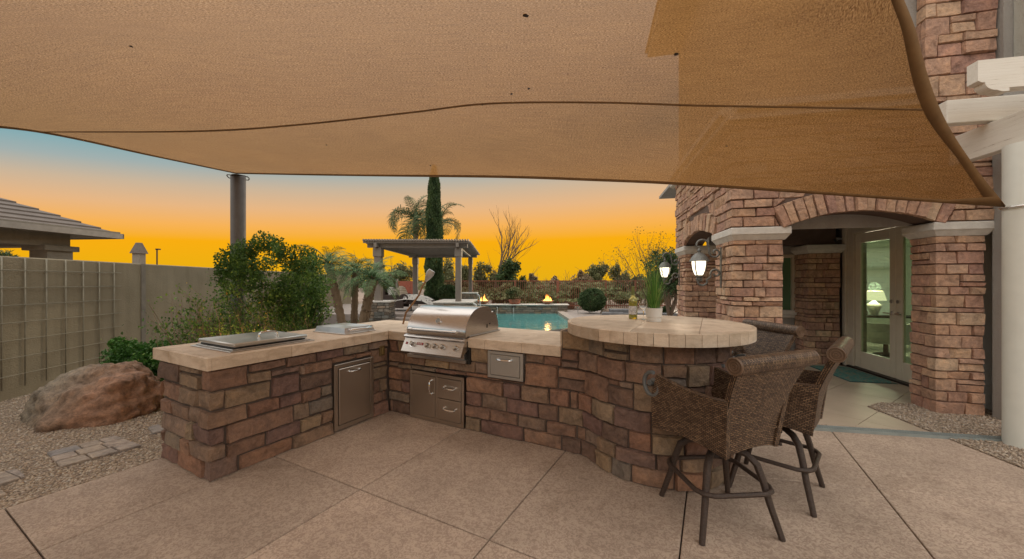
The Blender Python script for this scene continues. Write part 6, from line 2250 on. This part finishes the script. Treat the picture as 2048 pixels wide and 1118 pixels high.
b0 = at(830, 600, 21.5); b0.z = 0
palm(b0, at(832, 442, 21.5), 2.6, 17, 'tall queen palm with drooping fronds behind the pergola', 13, FQ, .15, None, vary=.15)
b0 = at(882, 600, 24); b0.z = 0
palm(b0, at(880, 448, 24), 2.3, 14, 'second queen palm half hidden by the cypress', 15, FQ, .15, None, vary=.15)

# cypress
cp = at(868, 600, 19.5)
o = root('cypress_tree', 'tall narrow Italian cypress behind the pergola', 'cypress', (cp.x, cp.y, 0))
rs = np.random.RandomState(8); n = 26000
h = rs.rand(n) * 7.6; prof = .44 * np.clip((h / .8), .7, 1) * np.clip(1 - (h / 7.75) ** 7, 0.05, 1)
a = rs.uniform(0, 6.28, n); ln = np.array([mn.noise(Vector((math.cos(x) * 1.2, math.sin(x) * 1.2, y * 1.1))) for x, y in zip(a, h)])
r_ = prof * np.sqrt(rs.uniform(.35, 1, n)) * (1 + .35 * ln)
P = np.stack([r_ * np.cos(a), r_ * np.sin(a), h], 1)
D2 = unit(np.stack([np.cos(a) * .35, np.sin(a) * .35, np.ones(n)], 1) + rs.normal(size=(n, 3)) * .25)
L = rs.uniform(.08, .18, n)
link_mesh('foliage', leaf_mesh('foliage', P, D2, L, L * .35, np.clip(.35 + ln * .7 + rs.uniform(-.25, .3, n), 0, 1)), M['leaf_d'], o)
q = MB(); q.tube([(cp.x, cp.y, 0), (cp.x, cp.y, 6.4)], [.12, .03], 8); obj('trunk', q, M['bark'], o)


# bare and leafy trees at the back
def bare_tree(px, d, pyt, label, seed, r=.10, L=2.1, dep=5, spread=.5, leaves=None, lean=(0, 0), nst=1, name='bare_tree', lsz=.09, up=.22, kids=(2, 3)):
    b_ = at(px, 563, d); b_.z = -.1
    o = root(name, label, 'tree', b_)
    q = MB(); rg = random.Random(seed); ends = []
    for s_ in range(nst):
        branch(q, b_, (lean[0] + (rg.uniform(-.45, .45) if nst > 1 else 0), lean[1] + (rg.uniform(-.3, .3) if nst > 1 else 0), 1), L, r * (1 if nst == 1 else .6), dep, rg, spread, 6, .66, kids, up, ends, 4)
    obj('branches', q, M['bark'], o)
    if leaves:
        rs = np.random.RandomState(seed); pts = []; drs = []
        for p, dd_ in ends:
            for k_ in range(leaves):
                pts.append([p.x - b_.x + rs.normal() * .12, p.y - b_.y + rs.normal() * .12, p.z - b_.z + rs.normal() * .10]); drs.append(list(rs.normal(size=3) * [1, 1, .5]))
        P = np.array(pts); D2 = unit(np.array(drs)); L_ = lsz * rs.uniform(.6, 1.3, len(P))
        link_mesh('foliage', leaf_mesh('foliage', P, D2, L_, L_ * .45, rs.uniform(0, .8, len(P))), M['leaf_d'], o)
    return o


bare_tree(985, 24, 423, 'tall bare branching tree on the skyline right of the pergola', 27, .20, 2.0, 5, .5, up=.17, nst=3)
bare_tree(1310, 15.5, 450, 'many stemmed nearly bare tree behind the potted grass', 31, .07, 1.25, 4, .5, leaves=3, nst=6, lean=(-.2, 0), name='desert_tree', lsz=.07, up=.15)
bare_tree(1338, 14.5, 470, 'dark small leaved tree beside the farthest house column', 37, .08, .95, 4, .55, leaves=44, nst=5, lean=(0, 0), name='leafy_tree', lsz=.11, up=.1)
bare_tree(1330, 16.8, 560, 'slanting grey trunk of a desert tree behind the grass pot', 44, .07, .8, 3, .5, leaves=14, lean=(.5, 0), name='desert_tree', lsz=.07)


def bush(px, pyb, pyt, hw, d, mat, label, seed, n=5000, name='desert_bush', leaf=None, group=None, cat='bush', lumps=22, airy=.4, lump_r=.34, crad=(.35, .85)):
    zb = 1.48 + (563 - pyb) / 738 * d; zt = 1.48 + (563 - pyt) / 738 * d
    zb = max(zb, -.1) if d < 22 else -.1
    o = root(name, label, cat, ((px - 1024) / 738 * d, d, zb), group=group)
    hh = (zt - zb) / 2; w_ = hw / 738 * d
    leafy('foliage', o, mat, (0, 0, hh), (w_, w_ * .8, hh * 1.02), n, leaf or (.05 + d * .0045), seed, lumps, lump_r=lump_r, shell=airy, aspect=.5, floor=.0, crad=crad)
    q = MB(); rg = random.Random(seed)
    bx_, by_ = (px - 1024) / 738 * d, d
    for i in range(4):
        branch(q, (bx_, by_, zb), (rg.uniform(-.7, .7), rg.uniform(-.5, .5), 1), hh * .9, .018 + hh * .012, 2, rg, .6, 4)
    obj('trunk', q, M['bark'], o)
    return o


bush(1184, 624, 576, 29, 17.3, M['leaf_d'], 'dense dark round clipped shrub right of the pool', 61, 16000, 'round_shrub', .07, lumps=420, lump_r=.15, airy=.6, crad=(.80, .88))
bush(1333, 629, 611, 10, 16.6, M['leaf_d'], 'small round clipped shrub behind the potted grass', 62, 5000, 'round_shrub', .05, lumps=220, lump_r=.17, airy=.6, crad=(.78, .85))
bush(895, 603, 569, 22, 17.8, M['leaf_d'], 'dark rounded shrub under the pergola beside the cypress', 63, 12000, 'round_shrub', .07, lumps=300, lump_r=.15, airy=.6, crad=(.78, .88))
sp_ = [(1022, 603, 512, 36, 23, 'leaf_d', 'dark green bush at the foot of the tall bare tree'), (965, 603, 522, 34, 25, 'leaf_o', 'olive bush left of the bare tree, behind the fence'),
       (925, 603, 528, 24, 27, 'leaf_o', 'olive bush seen between the pergola posts'), (895, 600, 512, 30, 30, 'leaf_o', 'tall pale bush behind the pergola roof'),
       (1065, 600, 546, 24, 26, 'leaf_r', 'small reddish dry tree behind the right part of the pool'), (1112, 600, 550, 20, 27, 'leaf_r', 'low dry bush behind the big fence post'),
       (1160, 603, 530, 24, 27, 'leaf_r', 'reddish leafed bush left of the olive trees'), (1195, 603, 517, 34, 28, 'leaf_o', 'domed olive tree behind the round clipped shrub'),
       (1240, 603, 530, 26, 26, 'leaf_o', 'olive bush right of the domed olive tree'), (1275, 603, 545, 26, 24, 'leaf_o', 'grey green bush behind the wine bottle'),
       (1318, 603, 545, 30, 23, 'leaf_o', 'grey green bush behind the potted grass'), (1090, 600, 558, 34, 33, 'leaf_o', 'far low bush on the horizon left of the big fence post'),
       (1140, 602, 556, 26, 31, 'leaf_d', 'far dark bush right of the big fence post'), (1035, 600, 558, 26, 34, 'leaf_d', 'far dark bush on the horizon'), (750, 600, 505, 38, 24, 'leaf_o', 'airy tree behind the palms and the pergola'),
       (800, 600, 520, 34, 27, 'leaf_o', 'airy bush behind the red side gate'), (690, 600, 528, 30, 26, 'leaf_o', 'airy treetop above the wall behind the palms'), (1010, 604, 565, 40, 22, 'leaf_o', 'low scrub just behind the fence and potted plant'),
       (1085, 604, 572, 22, 22, 'leaf_r', 'low dry scrub behind the right fire bowl'), (1150, 606, 572, 22, 21.6, 'leaf_o', 'low scrub behind the fence left of the clipped shrub'), (1250, 608, 566, 26, 21.8, 'leaf_d', 'low dark scrub behind the fence near the bottle')]
for i, (px, pyb, pyt, hw, d, mt_, lb) in enumerate(sp_):
    bush(px, pyb, pyt, hw, d, M[mt_], lb, 100 + i, 5200, 'desert_bush', None, group=None, lumps=20, airy=.25)
bush(1110, 604, 561, 270, 25, M['leaf_o'], 'continuous low desert scrub just beyond the iron fence', 139, 22000, 'scrub_band', .16, lumps=160, lump_r=.15)
bush(1335, 600, 566, 30, 18.5, M['leaf_o'], 'pale weeping desert shrub beside the farthest column', 140, 4000, 'desert_bush', .07)
bush(1050, 600, 560, 300, 60, M['leaf_o'], 'far band of desert scrub along the horizon', 141, 16000, 'scrub_band', .45, lumps=120, lump_r=.16)
bush(500, 600, 556, 500, 75, M['leaf_d'], 'far band of trees beyond the side wall', 142, 9000, 'scrub_band', .6, lumps=120, lump_r=.12)
o = root('plant_tuft', 'small spiky plant top showing above the stucco wall at the left', 'plant', at(16, 503, 5.2))
leafy('foliage', o, M['leaf_d'], (0, 0, -.04), (.16, .1, .06), 260, .06, 77, 8, aspect=.15)

# boulders and stone slabs by the right side of the pool
for i, (px, py, d, sz, lb) in enumerate([(1232, 619, 17.5, (.62, .4, .34), 'tan boulder right of the round clipped shrub'), (1212, 619, 17.2, (.35, .3, .24), 'small brown boulder touching the round clipped shrub'), (1010, 605, 24, (.6, .5, .4), 'pinkish boulder behind the fence, left'), (1080, 606, 23.5, (.8, .5, .42), 'pinkish boulder behind the fence near the right fire bowl'), (1130, 608, 23, (.7, .5, .4), 'pinkish boulder behind the fence past the pool wall'), (1252, 622, 17, (.28, .3, .22), 'dark small boulder behind the bottle')]):
    p = at(px, py, d); rock('boulder', (p.x, p.y, -.05), sz, 60 + i, M['rock'], lb, planes=12, sub=28)
M['slate'] = simple('grey_flagstone', (.20, .20, .21), .8, bs=.4)
for i, (px, py, w_, h_, lb) in enumerate([(1225, 628, 1.0, .12, 'long grey stone slab at the pool edge, nearest the clipped shrub'), (1262, 628, 1.3, .10, 'grey stone slab lying behind the wine bottle'), (1238, 622, .9, .13, 'upper grey stone slab stacked beside the boulders'), (1320, 630, 1.6, .10, 'grey stone slab behind the potted grass')]):
    d = 16.3 - i * .1 - (0 if i != 2 else -.4); x = (px - 1024) / 738 * d
    q = MB(Matrix.Translation((x, d, 0)) @ Matrix.Rotation(.1 * (i - 1), 4, 'Z'))
    q.prism([(-w_ / 2, -.2), (w_ / 2 * .9, -.26), (w_ / 2, .2), (-w_ / 2 * .85, .25)], -.05, h_ + (.12 if i == 2 else 0), .03)
    single('stone_slab', q, M['slate'], lb, 'stone slab', org=Matrix.Translation((x, d, 0)))
o = root('path_light', 'thin path light standing left of the clipped shrub', 'light', (at(1156, 0, 16.5).x, 16.5, 0))
x = at(1156, 0, 16.5).x
q = MB(); q.tube([(x, 16.5, 0), (x, 16.5, .32)], .012, 6); q.tube([(x, 16.5, .30), (x, 16.5, .34)], .05, 10); obj('stake', q, M['chrome'], o)

# ================================================================= GARDEN PERGOLA
F0, F1 = 12.0, 17.0
gz = root('garden_pergola', 'taupe slatted pergola on stone plinths beyond the pool', 'pergola', (at(840, 0, 14).x, 14, 0))
xl0, xr0 = at(757, 0, F0).x, at(917, 0, F0).x
xl1, xr1 = xl0 + .02, xr0 + .0
xl1 = at(831, 0, F1).x; xr1 = at(941, 0, F1).x
BZ = 2.58
for (x, y, zb, w_) in ((xl0, F0, .83, .22), (xr0, F0, .83, .18), (xl1, F1, .1, .2), (xr1, F1, .6, .16)):
    q = MB(); q.box((x - w_ / 2, y - w_ / 2, zb), (x + w_ / 2, y + w_ / 2, BZ), .01)
    for s_ in (-1, 1): q.box((x + s_ * w_ * .22 - .008, y - w_ / 2 - .012, zb + .05), (x + s_ * w_ * .22 + .008, y - w_ / 2, BZ - .25))
    q.box((x - w_ * .62, y - w_ * .62, BZ - .30), (x + w_ * .62, y + w_ * .62, BZ - .02), .008)
    obj('post', q, M['taupe'], gz)
def beam(p0, p1, w_, z0, z1, name='beam'):
    p0, p1 = Vector(p0), Vector(p1); d = (p1 - p0).normalized(); n_ = Vector((-d.y, d.x)) * w_ / 2
    q = MB(); q.prism([tuple(p0 - n_), tuple(p1 - n_), tuple(p1 + n_), tuple(p0 + n_)], z0, z1, .004); return obj(name, q, M['taupe'], gz)
beam((xl0 - .35, F0), (xr0 + .3, F0), .09, BZ, BZ + .13); beam((xl1 - .3, F1), (xr1 + .3, F1), .09, BZ, BZ + .13)
beam((xl0, F0 - .3), (xl1, F1 + .3), .09, BZ - .0, BZ + .129); beam((xr0, F0 - .3), (xr1, F1 + .3), .09, BZ - .0, BZ + .128)
ns = 40
for i in range(ns):
    f = i / (ns - 1)
    pA = Vector((xl0 - .38 + (xr0 - xl0 + .72) * f, F0 - .30)); pB = Vector((xl1 - .38 + (xr1 - xl1 + .72) * f, F1 + .30))
    q = MB(); d = (pB - pA).normalized(); n_ = Vector((-d.y, d.x)) * .019
    q.prism([tuple(pA - n_), tuple(pB - n_), tuple(pB + n_), tuple(pA + n_)], BZ + .185, BZ + .25); obj('slat', q, M['taupe'], gz)
for i in range(22):
    f = i / 21; yy_ = F0 - .2 + (F1 - F0 + .4) * f
    a = xl0 + (xl1 - xl0) * (yy_ - F0) / (F1 - F0) - .42; b_ = xr0 + (xr1 - xr0) * (yy_ - F0) / (F1 - F0) + .42
    q = MB(); q.box((a, yy_ - .025, BZ + .131), (b_, yy_ + .025, BZ + .185)); obj('rafter', q, M['taupe'], gz)
# plinths, raised terrace, steps, spa
def plinth(x0, x1, y0, y1, z0, z1, label, seed, name='stone_plinth', cat='plinth', sides=True):
    o = root(name, label, cat, ((x0 + x1) / 2, (y0 + y1) / 2, z0))
    q = MB(); q.box((x0 + .02, y0 + .02, z0), (x1 - .02, y1, z1 - .05)); obj('core', q, M['mortar'], o)
    q = MB(); q.box((x0 - .04, y0 - .04, z1 - .05), (x1 + .04, y1 + .04, z1), .008); obj('cap', q, M['cast'], o)
    p = Path([(x0, y1), (x0, y0), (x1, y0), (x1, y1)], MI4); rg = random.Random(seed)
    a, b_ = y1 - y0, y1 - y0 + x1 - x0
    for it in pack(0, a, courses(z0, z1 - .05, rg, (.07, .09, .11)), rg, .15, .4, split=.3) + pack(a, b_, courses(z0, z1 - .05, rg, (.07, .09, .11)), rg, .15, .4, split=.3) + pack(b_, b_ + a, courses(z0, z1 - .05, rg, (.07, .09, .11)), rg, .15, .4, split=.3):
        q = MB(); stone(q, p, it[0], it[1], it[2], it[3], rg, .025, dens=.2); obj('stone', q, M['ledge'], o, smooth=40)
    return o


plinth(at(733, 0, 11.8).x, at(779, 0, 11.8).x, 11.75, 12.35, -.05, .86, 'stacked stone plinth under the front left pergola post', 5)
plinth(at(868, 0, 11.9).x, at(943, 0, 11.9).x, 11.8, 13.6, -.05, .83, 'stacked stone spa wall under the front right pergola post', 6, 'spa', 'spa')
plinth(at(925, 0, 15.5).x, at(953, 0, 15.5).x, 15.4, 15.9, -.05, 1.02, 'stacked stone pedestal with a spillway at the pool corner', 7)
q = MB(); x = at(944, 0, 11.9).x
q.tube([(x + .0, 12.0, .80), (x + .12, 12.0, .72), (x + .18, 12.0, .45), (x + .2, 12.0, -.1)], [.03, .03, .035, .04], 6)
single('spillway_water', q, M['spout'], 'thin stream of water falling from the spa wall into the pool', 'water')
x = at(955, 0, 15.4).x
q = MB(); q.tube([(x - .06, 15.5, .98), (x + .06, 15.5, .9), (x + .1, 15.5, .6), (x + .12, 15.5, -.1)], [.03, .03, .03, .03], 6)
single('spillway_water', q, M['spout'], 'thin stream of water falling from the stone pedestal', 'water')
tr_ = root('terrace', None, None, kind='structure')
xa, xb = at(779, 0, 12).x, at(868, 0, 12).x
for i, (y0, z1) in enumerate(((11.9, .13), (12.25, .26))):
    q = MB(); q.cur = .3 + i * .3; q.box((xa + .02, y0, -.05), (xb - .02, y0 + 2, z1), .01); obj('step', q, M['deck'], tr_)
q = MB(); q.box((-8.5, 12.7, -.05), (xb + .0, 18.5, .36), .01); obj('platform', q, M['deck'], tr_)

# lounge chair with pillows and throw
lc = root('lounge_chair', 'dark wicker lounge chair on the terrace under the pergola', 'lounge chair', (at(818, 0, 14.2).x, 14.2, .36))
cx = at(812, 0, 14.2).x; cy = 14.2; z0 = .36
q = MB(); 
for s_ in (0, 1):
    yy_ = cy - .35 + s_ * .75
    q.box((cx - .75, yy_, z0 + .12), (cx + .0, yy_ + .06, z0 + .62), .02)
    rg = [(cx - .0 + .0 + .16 * math.cos(a * math.pi / 8), yy_ + .03, z0 + .46 + .16 * math.sin(a * math.pi / 8)) for a in range(-4, 8)]
    q.tube(rg, .035, 8)
q.box((cx - .80, cy - .35, z0 + .10), (cx - .70, cy + .45, z0 + .85), .02)
obj('frame', q, simple('dark_wicker_plain', (.055, .035, .028), .6, bs=.6, bscale=80), lc, smooth=40)
q = MB(); q.box((cx - .72, cy - .28, z0 + .26), (cx + 1.05, cy + .38, z0 + .40), .03); obj('seat', q, bpy.data.materials['dark_wicker_plain'], lc)
for xx_ in (cx - .7, cx + .25, cx + .95):
    q = MB(); q.tube([(xx_, cy - .2, z0), (xx_, cy - .2, z0 + .28)], .03, 6); obj('leg', q, bpy.data.materials['dark_wicker_plain'], lc)
def pillow(c, s_, rot, mat, label, name='pillow'):
    rows = []
    m_ = Matrix.Translation(c) @ Matrix.Rotation(rot, 4, 'Y')
    q = MB(m_)
    for j in range(9):
        v_ = -1 + 2 * j / 8; row = []
        for i in range(17):
            a = 2 * math.pi * (i % 16) / 16
            u = math.copysign(abs(math.cos(a)) ** .6, math.cos(a)); w2 = math.copysign(abs(math.sin(a)) ** .6, math.sin(a))
            r_ = math.sqrt(max(0, 1 - abs(v_) ** 3))
            row.append((v_ * s_[0] * (1 - r_ * 0) if False else w2 * s_[0] * (.25 + .75 * r_), u * s_[1] * (.55 + .45 * r_), v_ * s_[2]))
        rows.append(row)
    q.grid(rows); q.add(rows[0][:16], [tuple(range(15, -1, -1))]); q.add(rows[-1][:16], [tuple(range(16))])
    return single(name, q, mat, label, name.replace('_', ' '), smooth=60, org=Matrix.Translation(c))
m, t, b = new_mat('striped_cushion'); M['stripe'] = m
wvt = t.nodes.new('ShaderNodeTexWave'); wvt.wave_type = 'BANDS'; wvt.bands_direction = 'Z'; wvt.inputs['Scale'].default_value = 5
t.links.new(coords(t, 'Object'), wvt.inputs['Vector'])
t.links.new(ramp_of(t, wvt.outputs['Fac'], [(.45, (.62, .54, .44)), (.6, (.30, .23, .17))]), b.inputs['Base Color']); b.inputs['Roughness'].default_value = .9
pillow(Vector((cx - .50, cy - .02, z0 + .66)), (.11, .30, .26), -.35, M['cushion'], 'plump white pillow at the head of the lounge chair')
pillow(Vector((cx - .18, cy + .22, z0 + .68)), (.11, .34, .27), -.35, M['stripe'], 'striped tan pillow on the lounge chair, right of the white one')
q = MB(); rows = []
rg = random.Random(3)
prof = [(cx - .25, z0 + .56), (cx + .05, z0 + .60), (cx + .4, z0 + .60), (cx + .75, z0 + .52), (cx + 1.0, z0 + .40), (cx + 1.12, z0 + .22), (cx + 1.16, z0 + .06)]
for j in range(12):
    y = cy - .36 + .8 * j / 11
    rows.append([(x_ + rg.uniform(-.02, .02), y, z_ + .03 * math.sin(j * 1.3) + rg.uniform(-.015, .015) - (.16 if j in (0, 11) else 0)) for x_, z_ in prof])
q.grid(rows)
m, t, b = new_mat('fluffy_throw')
nn = noise(t, coords(t, 'Object'), 9, 3, .6)
t.links.new(ramp_of(t, nn, [(.38, (.30, .29, .30)), (.46, (.78, .76, .72))]), b.inputs['Base Color']); b.inputs['Roughness'].default_value = 1
bump(t, b, noise(t, coords(t, 'Object'), 60, 3, .7), 1, .02)
single('throw_blanket', q, m, 'fluffy grey and white throw draped over the foot of the lounge chair', 'blanket', smooth=60, org=Matrix.Translation((cx + .4, cy, z0 + .5)))

print('objects', len(bpy.data.objects))
